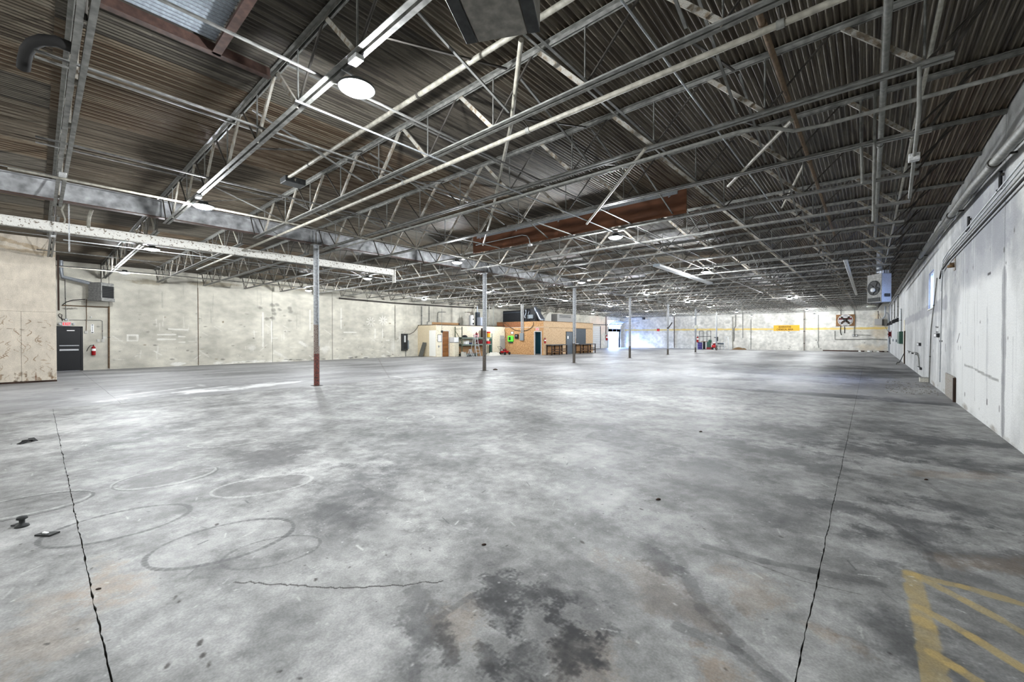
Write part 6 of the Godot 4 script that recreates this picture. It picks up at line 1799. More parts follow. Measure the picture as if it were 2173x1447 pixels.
func build_storage():
	var xb = -25.9
	var xf = -25.07
	var z0 = -22.67
	var z1 = -26.2
	var s1 = 1.5
	var s2 = 0.94
	var t = thing("pallet_rack", "open steel shelving rack against the cream office front", "rack")
	pb(t, "post", "rack_green", Vector3(xf, 1.22, z0), Vector3(0.07, 2.44, 0.05), 0.004)
	pb(t, "post", "rack_green", Vector3(xb, 1.22, z0), Vector3(0.07, 2.44, 0.05), 0.004)
	pb(t, "post", "rack_teal", Vector3(xf, 0.95, z1), Vector3(0.07, 1.9, 0.05), 0.004)
	pb(t, "post", "rack_teal", Vector3(xb, 0.95, z1), Vector3(0.07, 1.9, 0.05), 0.004)
	for q in [[Vector3(xb, 2.25, z0), Vector3(xf, 2.25, z0)], [Vector3(xb, 2.1, z0), Vector3(xf, 1.2, z0)], [Vector3(xf, 1.2, z0), Vector3(xb, 0.6, z0)], [Vector3(xb, 0.6, z0), Vector3(xf, 0.15, z0)], [Vector3(xb, 1.1, z0), Vector3(xf, 0.7, z0)]]:
		pbar(t, "brace", "rack_green", q[0], q[1], 0.03, 0.03)
	for y in [s1, s2, 0.12]:
		for x in [xf, xb]:
			pb(t, "beam", "rack_teal", Vector3(x, y, (z0 + z1) * 0.5), Vector3(0.05, 0.1, z0 - z1), 0.004)
		pb(t, "shelf", "skin_grey", Vector3((xf + xb) * 0.5, y + 0.056, (z0 + z1) * 0.5), Vector3(xf - xb - 0.06, 0.012, z0 - z1 - 0.04), 0.002)
	pb(t, "back_board", "cardboard", Vector3(xb + 0.06, 0.5, (z0 + z1) * 0.5), Vector3(0.02, 0.62, z0 - z1 - 0.2), 0.002)
	var T1 = s1 + 0.063
	var T2 = s2 + 0.063
	t = thing("tarp_bundle", "black folded tarp on the top shelf of the rack", "tarp")
	var p = Vector3(-25.4, 1.629, -23.261)
	plathe(t, "bundle", "black", [Vector2(0, 0), Vector2(0.2, 0.0), Vector2(0.22, 0.07), Vector2(0.14, 0.15), Vector2(0, 0.18)], Vector3(-25.4, T1, p.z), 14, Basis.from_scale(Vector3(1, 1, 1.3)))
	pb(t, "strap", "charcoal", Vector3(-25.4, T1 + 0.165, p.z), Vector3(0.06, 0.03, 0.3), 0.006)
	for k in 3:
		var pp = [Vector3(-25.3, 1.63, -24.3), Vector3(-25.3, 1.63, -24.522), Vector3(-25.3, 1.63, -24.69)][k]
		t = thing("jug", ["pale pink jug, left of three on the top shelf", "grey-capped tall jug in the middle of the top shelf", "pale pink jug, right of three on the top shelf"][k], "jug", "jugs on the rack")
		var hh = [0.32, 0.46, 0.32][k]
		plathe(t, "body", ["pinkish", "maroon", "pinkish"][k], [Vector2(0, 0), Vector2(0.085, 0), Vector2(0.09, 0.02), Vector2(0.09, hh * 0.65), Vector2(0.04, hh * 0.85), Vector2(0.035, hh * 0.9)], Vector3(-25.3, T1, pp.z), 14)
		plathe(t, "cap", ["paper", "skin_grey", "red_plastic"][k], [Vector2(0.042, hh * 0.9), Vector2(0.042, hh), Vector2(0, hh)], Vector3(-25.3, T1, pp.z), 12)
	t = thing("storage_tin", "tall red and yellow tin at the right end of the top shelf", "tin")
	p = Vector3(-25.3, 1.631, -25.959)
	pb(t, "body", "yellow", Vector3(-25.3, T1 + 0.19, p.z), Vector3(0.24, 0.38, 0.26), 0.01)
	pb(t, "lid", "red_plastic", Vector3(-25.3, T1 + 0.44, p.z), Vector3(0.27, 0.12, 0.3), 0.012)
	t = thing("dark_locker", "narrow dark brown locker behind the rack", "locker")
	p = Vector3(-25.85, 2.005, -25.691)
	pb(t, "body", "timber_dark", Vector3(-25.66, T1 + 0.4, p.z), Vector3(0.3, 0.8, 0.24), 0.006)
	pb(t, "door", "ply_dark", Vector3(-25.5, T1 + 0.4, p.z), Vector3(0.015, 0.74, 0.2), 0.003)
	for k in 2:
		p = [Vector3(-25.25, 1.044, -23.228), Vector3(-25.25, 1.041, -23.439)][k]
		t = thing("white_carton", "%s white carton on the middle shelf" % ["wide", "tall"][k], "carton", "cartons on the rack")
		var hh = [0.2, 0.28][k]
		pb(t, "box", "paper", Vector3(-25.25, T2 + hh * 0.5, p.z), Vector3(0.24, hh, [0.22, 0.13][k]), 0.006)
		pb(t, "tape", "off_white", Vector3(-25.25, T2 + hh + 0.002, p.z), Vector3(0.245, 0.004, 0.04), 0)
	for k in 3:
		p = [Vector3(-25.2, 1.04, -23.579), Vector3(-25.2, 1.038, -23.714), Vector3(-25.2, 1.037, -23.849)][k]
		t = thing("blue_tub", "small dark blue tub on the middle shelf, %s of three" % ["left", "middle", "right"][k], "tub", "blue tubs on the rack")
		plathe(t, "tub", "blue", [Vector2(0, 0), Vector2(0.05, 0), Vector2(0.065, 0.1), Vector2(0.06, 0.1), Vector2(0.045, 0.02), Vector2(0, 0.02)], Vector3(-25.2, T2, p.z), 12)
		plathe(t, "rim", "black", [Vector2(0.062, 0.098), Vector2(0.07, 0.1), Vector2(0.07, 0.11), Vector2(0.06, 0.11)], Vector3(-25.2, T2, p.z), 12)
	for k in 4:
		p = [Vector3(-25.3, 1.106, -24.633), Vector3(-25.3, 1.104, -24.83), Vector3(-25.3, 1.102, -25.029), Vector3(-25.3, 1.1, -25.229)][k]
		t = thing("oil_can", "dark red can on the middle shelf, %s of four" % ORD[k], "can", "red cans on the rack")
		pb(t, "body", "maroon", Vector3(-25.3, T2 + 0.16, p.z), Vector3(0.22, 0.32, 0.15), 0.015)
		plathe(t, "spout", "paper" if k == 0 else "black", [Vector2(0.03, 0), Vector2(0.03, 0.05), Vector2(0, 0.05)], Vector3(-25.25, T2 + 0.32, p.z), 10)
	t = thing("red_bin", "bright red plastic bin at the right end of the middle shelf", "bin")
	p = Vector3(-25.3, 1.134, -25.9)
	var st = S()
	prism(st, [Vector2(-0.15, 0), Vector2(0.15, 0), Vector2(0.19, 0.22), Vector2(-0.19, 0.22)], 0.32, Transform3D(Basis(Vector3(0, 0, -1), Vector3.UP, Vector3(1, 0, 0)), Vector3(-25.46, T2, p.z)))
	part(t, "bin", st, "red_plastic")
	pb(t, "contents", "paper", Vector3(-25.3, T2 + 0.24, p.z), Vector3(0.2, 0.06, 0.24), 0.02)
	t = thing("white_cabinet", "white box cabinet beside the brown wooden office door", "cabinet")
	pb(t, "body", "enamel", Vector3(-25.65, 1.36, -22.34), Vector3(0.55, 0.42, 0.52), 0.01)
	pb(t, "door", "paper", Vector3(-25.37, 1.36, -22.34), Vector3(0.012, 0.36, 0.46), 0.003)
	t = thing("tall_carton", "tall cream carton standing under the white cabinet", "carton", "cartons by the rack")
	pb(t, "body", "cream", Vector3(-25.65, 0.56, -22.34), Vector3(0.55, 1.12, 0.54), 0.01)
	pb(t, "lid_shadow", "black", Vector3(-25.65, 1.135, -22.34), Vector3(0.5, 0.03, 0.5), 0.002)  # black slab standing in for the shade between carton and cabinet
	step_ladder("tall white step ladder in front of the rack", Vector3(-24.6, 0.09, -23.707) * Vector3(1, 0, 1), 1.72, 0.55, 0.7, 5, PI / 2 + 0.15)
	step_ladder("short aluminium step ladder beside the tall one", Vector3(-24.55, 0.093, -23.101) * Vector3(1, 0, 1), 0.56, 0.46, 0.5, 2, PI / 2 + 0.5)
	for q in [[Vector3(-24.75, 0.105, -22.56), "pale carton on the floor at the left of the rack", "off_white", 0.34, 0.3], [Vector3(-24.6, 0.089, -24.335), "brown carton raised at the right of the ladders", "cardboard", 0.42, 0.36]]:
		t = thing("floor_carton", q[1], "carton", "cartons by the rack")
		pb(t, "box", q[2], Vector3(q[0].x, q[3] * 0.5, q[0].z), Vector3(q[4], q[3], q[4] * 1.1), 0.008)
		for s in [-1, 1]:
			pb(t, "flap", q[2], Vector3(q[0].x + s * q[4] * 0.42, q[3] + 0.02, q[0].z), Vector3(q[4] * 0.45, 0.008, q[4]), 0.001, Basis(Vector3(0, 0, 1), s * 0.35))
	t = thing("tarp_pile", "heap of white sheeting on the floor at the right of the rack", "sheeting")
	var hp = Vector3(-24.35, 0, -25.6)
	st = S()
	var nz = FastNoiseLite.new()
	nz.seed = 4
	nz.frequency = 1.6
	var gp = []
	for i in 15:
		var row = []
		for j in 15:
			var u = i / 7.0 - 1.0
			var v = j / 7.0 - 1.0
			var rr = maxf(0.0, 1.0 - u * u - v * v)
			row.append(Vector3(hp.x + u * 0.5, maxf(0.002, 0.34 * sqrt(rr) * (0.75 + 0.6 * nz.get_noise_2d(u * 2, v * 2))), hp.z + v * 0.75))
		gp.append(row)
	st.set_smooth_group(1)
	for i in 14:
		for j in 14:
			quad(st, gp[i][j], gp[i][j + 1], gp[i + 1][j + 1], gp[i + 1][j])
	part(t, "sheeting", st, "off_white")
	t = thing("lawn_mower", "red-decked machine on the floor before the grey cabinet", "mower")
	hp = Vector3(-24.45, 0, -27.2)
	hp.y = 0
	pb(t, "deck", "red", hp + Vector3(0, 0.26, 0), Vector3(0.5, 0.2, 0.7), 0.06)
	plathe(t, "engine", "maroon", [Vector2(0, 0), Vector2(0.17, 0), Vector2(0.17, 0.12), Vector2(0.1, 0.2), Vector2(0, 0.21)], hp + Vector3(0, 0.35, 0), 14)
	for sx in [-1, 1]:
		for sz in [-1, 1]:
			plathe(t, "wheel", "black_rubber", [Vector2(0, -0.03), Vector2(0.13, -0.03), Vector2(0.14, 0), Vector2(0.13, 0.03), Vector2(0, 0.03)], hp + Vector3(sx * 0.27, 0.14, sz * 0.3), 14, Basis(Vector3(0, 0, 1), PI / 2))
	pt(t, "handle", "black", [hp + Vector3(-0.2, 0.3, 0.3), hp + Vector3(-0.2, 0.75, 0.75), hp + Vector3(0.2, 0.75, 0.75), hp + Vector3(0.2, 0.3, 0.3)], 0.016, 6)
	t = thing("floor_fan", "small pale box fan on the floor by the plywood wall", "fan")
	hp = Vector3(-25.267, 0, -27.736)
	hp.y = 0
	pb(t, "frame", "cabinet_grey", hp + Vector3(0, 0.2, 0), Vector3(0.5, 0.4, 0.14), 0.02)
	for k in 4:
		pb(t, "opening", "black", hp + Vector3(-0.1 + 0.2 * (k % 2), 0.11 + 0.18 * (k / 2), 0.072), Vector3(0.13, 0.13, 0.006), 0.002)
	t = thing("grey_appliance", "grey two-part sheet-metal cabinet beside the plywood office", "cabinet")
	var ga = Vector3(-26.775, 0.519, -28.3)
	var gb = Vector3(-25.84, 0.536, -28.3)
	var gx = (ga.x + gb.x) * 0.5
	var gw = gb.x - ga.x
	pb(t, "lower_body", "cabinet_grey", Vector3(gx, 0.95, -28.5), Vector3(gw, 0.95, 0.6), 0.015)
	st = S()
	prism(st, [Vector2(0, 0), Vector2(gw, 0), Vector2(gw - 0.16, 0.36), Vector2(0.06, 0.36)], 0.56, Transform3D(Basis.IDENTITY, Vector3(ga.x, 1.43, -28.78)))
	part(t, "hood", st, "cabinet_grey")
	pb(t, "upper_body", "grey_box", Vector3(gx - 0.05, 2.07, -28.52), Vector3(gw * 0.8, 0.52, 0.5), 0.012)
	plathe(t, "cap", "enamel", [Vector2(0, 0), Vector2(0.06, 0), Vector2(0.05, 0.07), Vector2(0, 0.08)], Vector3(gx + gw * 0.28, 1.95, -28.26), 12)
	for sx in [-1, 1]:
		for sz in [-1, 1]:
			pb(t, "leg", "charcoal", Vector3(gx + sx * gw * 0.42, 0.24, -28.5 + sz * 0.24), Vector3(0.06, 0.48, 0.06), 0.004)
	t = thing("green_tank", "dark green upright cylinder behind the rack's right end", "gas cylinder")
	var gp2 = Vector3(-25.6, 0.103, -26.873)
	plathe(t, "body", "dark_green", [Vector2(0, 0), Vector2(0.12, 0), Vector2(0.13, 0.03), Vector2(0.13, 1.3), Vector2(0.09, 1.42), Vector2(0.04, 1.46)], Vector3(-25.6, 0, -26.55), 16)
	plathe(t, "valve_cap", "off_white", [Vector2(0.05, 1.45), Vector2(0.05, 1.55), Vector2(0, 1.57)], Vector3(-25.6, 0, -26.55), 12)

# ---------------------------------------------------------------- right wall
func build_right_wall_things():
	var d = struct("window_1")
	var z0 = -21.0
	var z1 = -19.5
	for s in [[z0, z0 + 0.05], [z1 - 0.05, z1], [-20.275, -20.225]]:
		plate(d, "frame", "aluminium", Vector3(XR, 2.58, s[0]), Vector3(XR, 3.85, s[1]), -0.12, -0.04, 0.003)
	for y in [2.58, 3.8]:
		plate(d, "frame", "aluminium", Vector3(XR, y, z0), Vector3(XR, y + 0.05, z1), -0.12, -0.04, 0.003)
	plate(d, "pane", "glass", Vector3(XR, 2.63, z0 + 0.05), Vector3(XR, 3.8, -20.275), -0.09, -0.08, 0)
	plate(d, "pane", "glass", Vector3(XR, 2.63, -20.225), Vector3(XR, 3.8, z1 - 0.05), -0.09, -0.08, 0)
	plate(d, "sill", "off_white", Vector3(XR, 2.54, z0 - 0.05), Vector3(XR, 2.585, z1 + 0.05), -0.2, 0.03, 0.003)
	# pipe run high on the wall
	var t = thing("wall_main", "thick grey pipe rising along the top of the right wall", "pipe")
	var run = [Vector3(1.42, 3.95, 3.0), Vector3(1.42, 4.15, -7.86), Vector3(1.42, 4.36, -11.34), Vector3(1.42, 4.52, -16.75), Vector3(1.42, 4.64, -26.8), Vector3(1.42, 4.68, -56.0)]
	pt(t, "pipe", "pipe_grey", run, 0.062, 12)
	for k in 5:
		var m = run[k].lerp(run[k + 1], 0.5)
		var dd = (run[k + 1] - run[k]).normalized() * 0.05
		pt(t, "coupling", "steel_dark", [m - dd, m + dd], 0.078, 12)
		pb(t, "bracket", "steel_dark", m + Vector3(0.1, 0.02, 0.3), Vector3(0.17, 0.03, 0.03), 0.003)
	for k in 2:
		t = thing("wall_line", "%s thin pipe above the thick pipe on the right wall" % ["upper", "lower"][k], "pipe", "thin pipes above the thick pipe")
		var o = [Vector3(0.12, 0.2, 0), Vector3(0.08, 0.12, 0)][k]
		pt(t, "pipe", "conduit" if k else "pipe_grey", [run[0] + o, run[1] + o, run[2] + o, run[3] + o, run[4] + o], [0.02, 0.016][k], 8)
	for k in 4:
		t = thing("wall_line", "conduit of the bundle on the right wall, %s from the top" % ORD[k], "conduit", "conduit bundle on the right wall")
		var y = -0.085 * k
		pt(t, "pipe", ["conduit", "conduit", "pipe_grey", "black_rubber"][k], [Vector3(1.54, 4.06 + y, 2.0), Vector3(1.54, 3.97 + y, -8.4), Vector3(1.54, 3.9 + y, -12.1), Vector3(1.54, 3.83 + y, -15.6), Vector3(1.54, 3.74 + y, -16.6 - k * 0.1), Vector3(1.54, [2.9, 0.3, 3.4, 3.3][k], -16.9 - k * 0.12)], [0.014, 0.012, 0.012, 0.018][k], 8)
	for q in [[Vector3(1.6, 4.08, -10.069), "black pipe peg on the right wall, nearer the camera"], [Vector3(1.6, 3.971, -12.861), "black pipe peg on the right wall, farther one"]]:
		t = thing("wall_peg", q[1], "peg", "black pegs on the right wall")
		var p = q[0]
		pt(t, "stem", "black", [Vector3(1.56, p.y + 0.16, p.z), Vector3(1.56, p.y - 0.12, p.z), Vector3(1.53, p.y - 0.14, p.z - 0.03)], 0.022, 8)
		pb(t, "clip", "steel_dark", Vector3(1.58, p.y + 0.1, p.z), Vector3(0.04, 0.04, 0.05), 0.003)
	t = thing("valve_bracket", "rusty valve stub sticking out high on the right wall", "valve")
	var v = Vector3(1.6, 3.4, -14.956)
	pt(t, "stub", "pipe_rust", [Vector3(1.6, v.y, v.z), Vector3(1.5, v.y, v.z)], 0.05, 10)
	plathe(t, "wheel", "sand", [Vector2(0.03, -0.02), Vector2(0.12, -0.02), Vector2(0.13, 0.0), Vector2(0.12, 0.02), Vector2(0.03, 0.02)], Vector3(1.52, v.y - 0.04, v.z + 0.02), 14, Basis.from_scale(Vector3(0.5, 1.5, 0.7)))
	pb(t, "plate", "rusty", Vector3(1.59, v.y, v.z), Vector3(0.02, 0.3, 0.2), 0.003)
	t = thing("steel_cover", "rust-edged steel plate at the foot of the right wall", "cover plate")
	plate(t, "plate", "rusty", Vector3(XR, 0.01, -16.3), Vector3(XR, 0.62, -14.7), 0.0, 0.025, 0.004)
	plate(t, "edge_angle", "timber_dark", Vector3(XR, 0.01, -14.72), Vector3(XR, 0.6, -14.62), 0.0, 0.05, 0.003)
	t = thing("floor_box", "small white box on the floor at the foot of the right wall", "box")
	v = Vector3(1.6, -0.037, -20.643)
	pb(t, "box", "off_white", Vector3(1.47, 0.075, v.z), Vector3(0.22, 0.15, 0.3), 0.01)
	pb(t, "lid", "cabinet_grey", Vector3(1.47, 0.157, v.z), Vector3(0.24, 0.014, 0.32), 0.003)
	wall_pipe("conduit dropping to the white box at the foot of the right wall", "pipe_grey", [off(Vector3(1.6, 3.42, -18.291), 0.03), off(Vector3(1.6, 1.835, -19.797), 0.03), off(Vector3(1.6, 0.017, -20.2), 0.03)], 0.016, "wall conduits at right")
	var names = [[Vector3(1.6, 1.707, -18.501), Vector3(1.6, 1.589, -17.804), "dark square box on the right wall below the window", "charcoal"], [Vector3(1.6, 1.354, -24.639), Vector3(1.6, 1.229, -23.673), "dark box on the right wall left of the square one", "charcoal"], [Vector3(1.6, 0.858, -30.715), Vector3(1.6, 0.771, -29.36), "first of three low boxes joined by conduit on the right wall", "charcoal"], [Vector3(1.6, 0.853, -28.591), Vector3(1.6, 0.784, -27.422), "second of three low boxes joined by conduit on the right wall", "charcoal"], [Vector3(1.6, 0.889, -26.116), Vector3(1.6, 0.814, -25.145), "third of three low boxes joined by conduit on the right wall", "charcoal"], [Vector3(1.6, 0.365, -24.314), Vector3(1.6, 0.276, -23.176), "dark outlet box low on the right wall under the bent conduit", "charcoal"]]
	for q in names:
		small_box("wall_box", q[2], "junction box", q[3], q[0], q[1], 0.07, "wall boxes at right")
	wall_pipe("bent conduit between the low boxes on the right wall", "pipe_grey", [off(Vector3(1.6, 0.792, -30.358), 0.05), off(Vector3(1.6, 0.9, -25.747), 0.05), off(Vector3(1.6, 0.886, -24.811), 0.05), off(Vector3(1.6, 0.737, -23.929), 0.05), off(Vector3(1.6, 0.38, -23.685), 0.05)], 0.022, "wall conduits at right")
	t = thing("pilaster_strip", "dark upright timber strip on the right wall past the window", "trim")
	plate(t, "strip", "timber_dark", Vector3(XR, 0.01, -33.9), Vector3(XR, 1.95, -33.5), 0.0, 0.05, 0.004)
	plate(t, "pale_strip", "cream", Vector3(XR, 0.01, -34.6), Vector3(XR, 2.6, -33.95), 0.0, 0.03, 0.004)
	t = thing("leaning_rod", "thin bent rod leaning from the right wall onto the floor", "rod")
	pt(t, "rod", "black", [off(Vector3(1.6, 0.674, -33.592), 0.03), Vector3(1.416, 0, -34.708) + Vector3(0, 0.04, 0), Vector3(1.296, 0, -34.603) + Vector3(0, 0.03, 0), Vector3(1.199, 0, -32.793) + Vector3(0, 0.02, 0)], 0.02, 6)
	t = thing("breaker_cabinet", "tall dark green breaker cabinet on the right wall", "electrical panel")
	var gc = plate(t, "case", "dark_green", Vector3(1.6, 1.941, -38.141), Vector3(1.6, 1.162, -35.701), 0.0, 0.18, 0.01)
	plate(gc, "door", "dark_green", Vector3(1.6, 1.892, -37.86), Vector3(1.6, 1.204, -35.95), 0.18, 0.19, 0.003)
	wall_pipe("conduit above the dark green breaker cabinet", "conduit", [off(Vector3(1.6, 3.441, -37.052), 0.06), off(Vector3(1.6, 1.929, -36.813), 0.06)], 0.05, "wall conduits at right")
	for k in 3:
		var p = [Vector3(1.6, 2.745, -51.877), Vector3(1.6, 2.747, -46.763), Vector3(1.6, 2.711, -41.25)][k]
		t = thing("wall_lamp_hood", "black wall hood near the far right corner, %s from the far wall" % ORD[k], "lamp hood", "black hoods on the right wall")
		var s = [0.9, 0.95, 1.0][k]
		var st = S()
		prism(st, [Vector2(0, 0), Vector2(0.4, -0.12), Vector2(0.34, 0.12), Vector2(0.0, 0.3)], 0.5 * s, Transform3D(Basis(Vector3(-1, 0, 0), Vector3.UP, Vector3(0, 0, -1)), p + Vector3(0, 0, 0.25)))
		part(t, "hood", st, "black")
		pt(t, "arm", "black", [p + Vector3(0, 0.1, 0), p + Vector3(-0.1, 0.35, 0)], 0.02, 6)
		wall_pipe("conduit above the black hoods, %s from the far wall" % ORD[k], "pipe_grey", [off(p + Vector3(0, 0.35, 0.2), 0.05), off(Vector3(XR, 4.55, p.z + 0.2), 0.05)], 0.035, "wall conduits at right")
	t = thing("hose_reel", "dark red hose reel on the right wall near the far corner", "hose reel")
	v = Vector3(1.6, 1.861, -53.832)
	plathe(t, "drum", "maroon", [Vector2(0, 0), Vector2(0.36, 0.0), Vector2(0.36, 0.03), Vector2(0.24, 0.04), Vector2(0.24, 0.18), Vector2(0.36, 0.19), Vector2(0.36, 0.22), Vector2(0, 0.22)], v, 20, Basis(Vector3(0, 0, 1), PI / 2))
	plathe(t, "hub", "black", [Vector2(0.09, 0.22), Vector2(0.09, 0.26), Vector2(0, 0.27)], v, 12, Basis(Vector3(0, 0, 1), PI / 2))
	pt(t, "hose", "black_rubber", [v + Vector3(-0.1, -0.3, 0), v + Vector3(-0.1, -0.7, 0.1), v + Vector3(-0.08, -0.95, 0.0)], 0.025, 6)
	for k in 3:
		var p = [Vector3(1.6, 1.301, -49.114), Vector3(1.6, 1.3, -43.381), Vector3(1.6, 1.257, -40.055)][k]
		small_box("wall_box", "small switch box under the black hoods, %s from the far wall" % ORD[k], "switch", "grey_box", p + Vector3(0, -0.1, -0.12), p + Vector3(0, 0.1, 0.12), 0.07, "switches under the black hoods")

# ---------------------------------------------------------------- far wall
func fz(p, d):
	return p + Vector3(0, 0, d)

func build_far_things():
	var t = thing("warning_board", "yellow board reading QUARANTINE CHEMICAL AREA on the far wall", "sign")
	var a = Vector3(-8.794, 2.999, -58.6)
	var b = Vector3(-6.195, 2.316, -58.6)
	plate(t, "board", "yellow", a, b, 0.0, 0.03, 0.004)
	var c = (a + b) * 0.5
	letters(t, "lettering", "timber_dark", "QUARANTINE", Vector3(c.x - 0.15, c.y + 0.13, ZF + 0.033), 0.2, 0.0, 0.006, 1.25)
	letters(t, "lettering", "timber_dark", "CHEMICAL AREA", Vector3(c.x - 0.15, c.y - 0.17, ZF + 0.033), 0.2, 0.0, 0.006, 1.65)
	t = thing("red_notice", "small red notice on the yellow band of the far wall", "notice")
	plate(t, "board", "red_plastic", Vector3(-23.162, 2.705, -58.6), Vector3(-22.783, 2.43, -58.6), 0.0, 0.02, 0.002)
	for k in 2:
		plate(t, "top_tag", "maroon", [Vector3(-23.128, 2.807, -58.6), Vector3(-22.922, 2.804, -58.6)][k], [Vector3(-23.004, 2.696, -58.6), Vector3(-22.798, 2.694, -58.6)][k], 0.0, 0.03, 0.002)
	# exhaust fan
	t = thing("exhaust_fan", "round louvred exhaust fan in a brown frame high on the far wall", "fan")
	a = Vector3(-2.834, 4.066, -58.6)
	b = Vector3(-1.204, 2.798, -58.6)
	plate(t, "frame", "timber", a, b, 0.0, 0.12, 0.01)
	c = (a + b) * 0.5
	c.z = ZF
	var fb = Basis(Vector3(1, 0, 0), PI / 2)
	var R = 0.6
	plathe(t, "shroud", "enamel", [Vector2(R, 0.1), Vector2(R + 0.05, 0.16), Vector2(R + 0.06, 0.12)], c, 28, fb)
	var we = plathe(t, "well", "charcoal", [Vector2(R, 0.124), Vector2(0, 0.124)], c, 28, fb)
	for k in 7:
		var y = -0.48 + k * 0.16
		var hw = sqrt(maxf(0.0, R * R - y * y))
		pb(we, "louvre", "enamel" if k != 4 else "maroon", c + Vector3(0, y, 0.13), Vector3(hw * 1.9, 0.11, 0.012), 0.002)
	for k in 4:
		var an = k * PI / 2 + PI / 4
		pbar(t, "blade", "timber_dark", c + Vector3(cos(an) * 0.1, sin(an) * 0.1, 0.15), c + Vector3(cos(an) * 0.52, sin(an) * 0.5, 0.15), 0.02, 0.2, 0.004)
	plathe(t, "motor", "charcoal", [Vector2(0.14, 0.13), Vector2(0.14, 0.26), Vector2(0, 0.28)], c, 14, fb)
	for q in [[[Vector3(-2.414, 2.846, -58.6), Vector3(-2.451, 2.269, -58.6), Vector3(-2.366, 1.797, -58.6)], "black cable hanging from the left of the exhaust fan", "black_rubber", 0.03], [[Vector3(-2.088, 2.996, -58.6), Vector3(-2.082, 2.005, -58.6)], "pull cord hanging under the exhaust fan", "black_rubber", 0.03], [[Vector3(-1.259, 5.196, -58.6), Vector3(-1.257, 1.845, -58.6)], "conduit beside the exhaust fan down to its switches", "pipe_grey", 0.03], [[Vector3(-2.43, 5.519, -58.6), Vector3(-2.414, 2.898, -58.6)], "thin drop rod in front of the exhaust fan", "pipe_grey", 0.03],
			[[Vector3(-2.927, 2.274, -58.6), Vector3(-2.921, 1.322, -58.6), Vector3(-0.957, 1.33, -58.6), Vector3(0.203, 1.385, -58.6), Vector3(1.472, 1.29, -58.6)], "long level conduit low on the far wall at right", "pipe_grey", 0.035], [[Vector3(-1.277, 1.819, -58.6), Vector3(0.086, 1.79, -58.6)], "short level conduit right of the fan switches", "pipe_grey", 0.025], [[Vector3(-4.426, 4.122, -58.6), Vector3(-4.408, 1.101, -58.6), Vector3(-4.473, 1.046, -58.6), Vector3(-4.36, 0.346, -58.6)], "thin conduit on the far wall between warning board and fan", "pipe_grey", 0.035], [[Vector3(-12.119, 5.167, -58.6), Vector3(-12.1, 1.465, -58.6)], "thin conduit on the far wall left of the warning board", "pipe_grey", 0.04],
			[[Vector3(-20.686, 4.428, -58.6), Vector3(-20.669, 0.061, -58.6)], "rust-red pipe on the far wall between two columns", "primer", 0.05], [[Vector3(-12.921, 4.42, -58.6), Vector3(-12.914, 2.972, -58.6), Vector3(-13.103, 2.673, -58.6), Vector3(-13.096, 1.403, -58.6), Vector3(-13.149, 1.04, -58.6)], "kinked conduit on the far wall right of the last column", "pipe_grey", 0.05], [[Vector3(-11.218, 3.77, -58.6), Vector3(-11.199, 0.049, -58.6)], "thin pipe with forked top on the far wall", "pipe_grey", 0.03], [[Vector3(-13.274, 4.19, -58.6), Vector3(-13.254, 0.009, -58.6)], "pipe on the far wall right of the white ladder", "pipe_white", 0.06]]:
		var pts = q[0].map(func(p): return p + Vector3(0, 0, 0.07 if q[0][0].z < -58 else 0.07))
		wall_pipe(q[1], q[2], pts, q[3], "pipes on the far wall")
	for k in 2:
		small_box("wall_box", "%s of the twin switch boxes under the exhaust fan" % ["left", "right"][k], "switch", "charcoal", [Vector3(-1.416, 1.871, -58.6), Vector3(-1.158, 1.87, -58.6)][k], [Vector3(-1.256, 1.639, -58.6), Vector3(-0.979, 1.613, -58.6)][k], 0.1, "far wall switch boxes")
	t = thing("joint_pipe", "speckled brown drainpipe down the far wall joint", "pipe")
	var jz = Vector3(-5.729, 0.212, -58.6)
	pt(t, "pipe", "rusty", [Vector3(jz.x, 0.01, ZF + 0.08), Vector3(jz.x, 4.9, ZF + 0.08)], 0.07, 10)
	for k in 3:
		pt(t, "collar", "steel_dark", [Vector3(jz.x, 0.8 + k * 1.4, ZF + 0.08), Vector3(jz.x, 0.88 + k * 1.4, ZF + 0.08)], 0.085, 10)
	t = thing("wall_heater", "small grey heater box near the far right corner", "heater")
	plate(t, "case", "cabinet_grey", Vector3(0.397, 3.5, -58.6), Vector3(1.001, 2.835, -58.6), 0.3, 0.7, 0.02)
	plate(t, "bracket", "steel_dark", Vector3(0.997, 3.433, -58.6), Vector3(1.168, 2.782, -58.6), 0.3, 0.6, 0.01)
	pt(t, "hanger", "primer", [fz(Vector3(0.698, 3.492, -58.6), 0.5), fz(Vector3(0.693, 4.343, -58.6), 0.5)], 0.03, 6)
	t = thing("bent_duct", "shiny bent flue by the far right corner", "flue")
	pt(t, "flue", "galvanised", [fz(Vector3(1.228, 4.818, -58.6), 0.6), fz(Vector3(1.233, 4.023, -58.6), 0.6), fz(Vector3(1.18, 3.727, -58.6), 0.6), fz(Vector3(1.015, 3.483, -58.6), 0.6)], 0.07, 10)
	t = thing("corner_duct", "pale curved conduit dropping into the far right corner", "conduit")
	pt(t, "pipe", "conduit", [fz(Vector3(1.27, 4.121, -58.6), 0.4), fz(Vector3(1.417, 4.115, -58.6), 0.4), fz(Vector3(1.473, 3.915, -58.6), 0.35), fz(Vector3(1.494, 3.519, -58.6), 0.3), fz(Vector3(1.517, 0.151, -58.6), 0.3)], 0.07, 10)
	t = thing("stay_cable", "slanting stay from the heater box to the far corner", "cable")
	pt(t, "cable", "pipe_grey", [fz(Vector3(0.599, 4.347, -58.6), 0.75), fz(Vector3(1.168, 2.832, -58.6), 0.5), fz(Vector3(1.541, 1.983, -58.6), 0.3)], 0.02, 6)
	t = thing("emergency_light", "pale oval lamp under the joists near the far right corner", "lamp fitting")
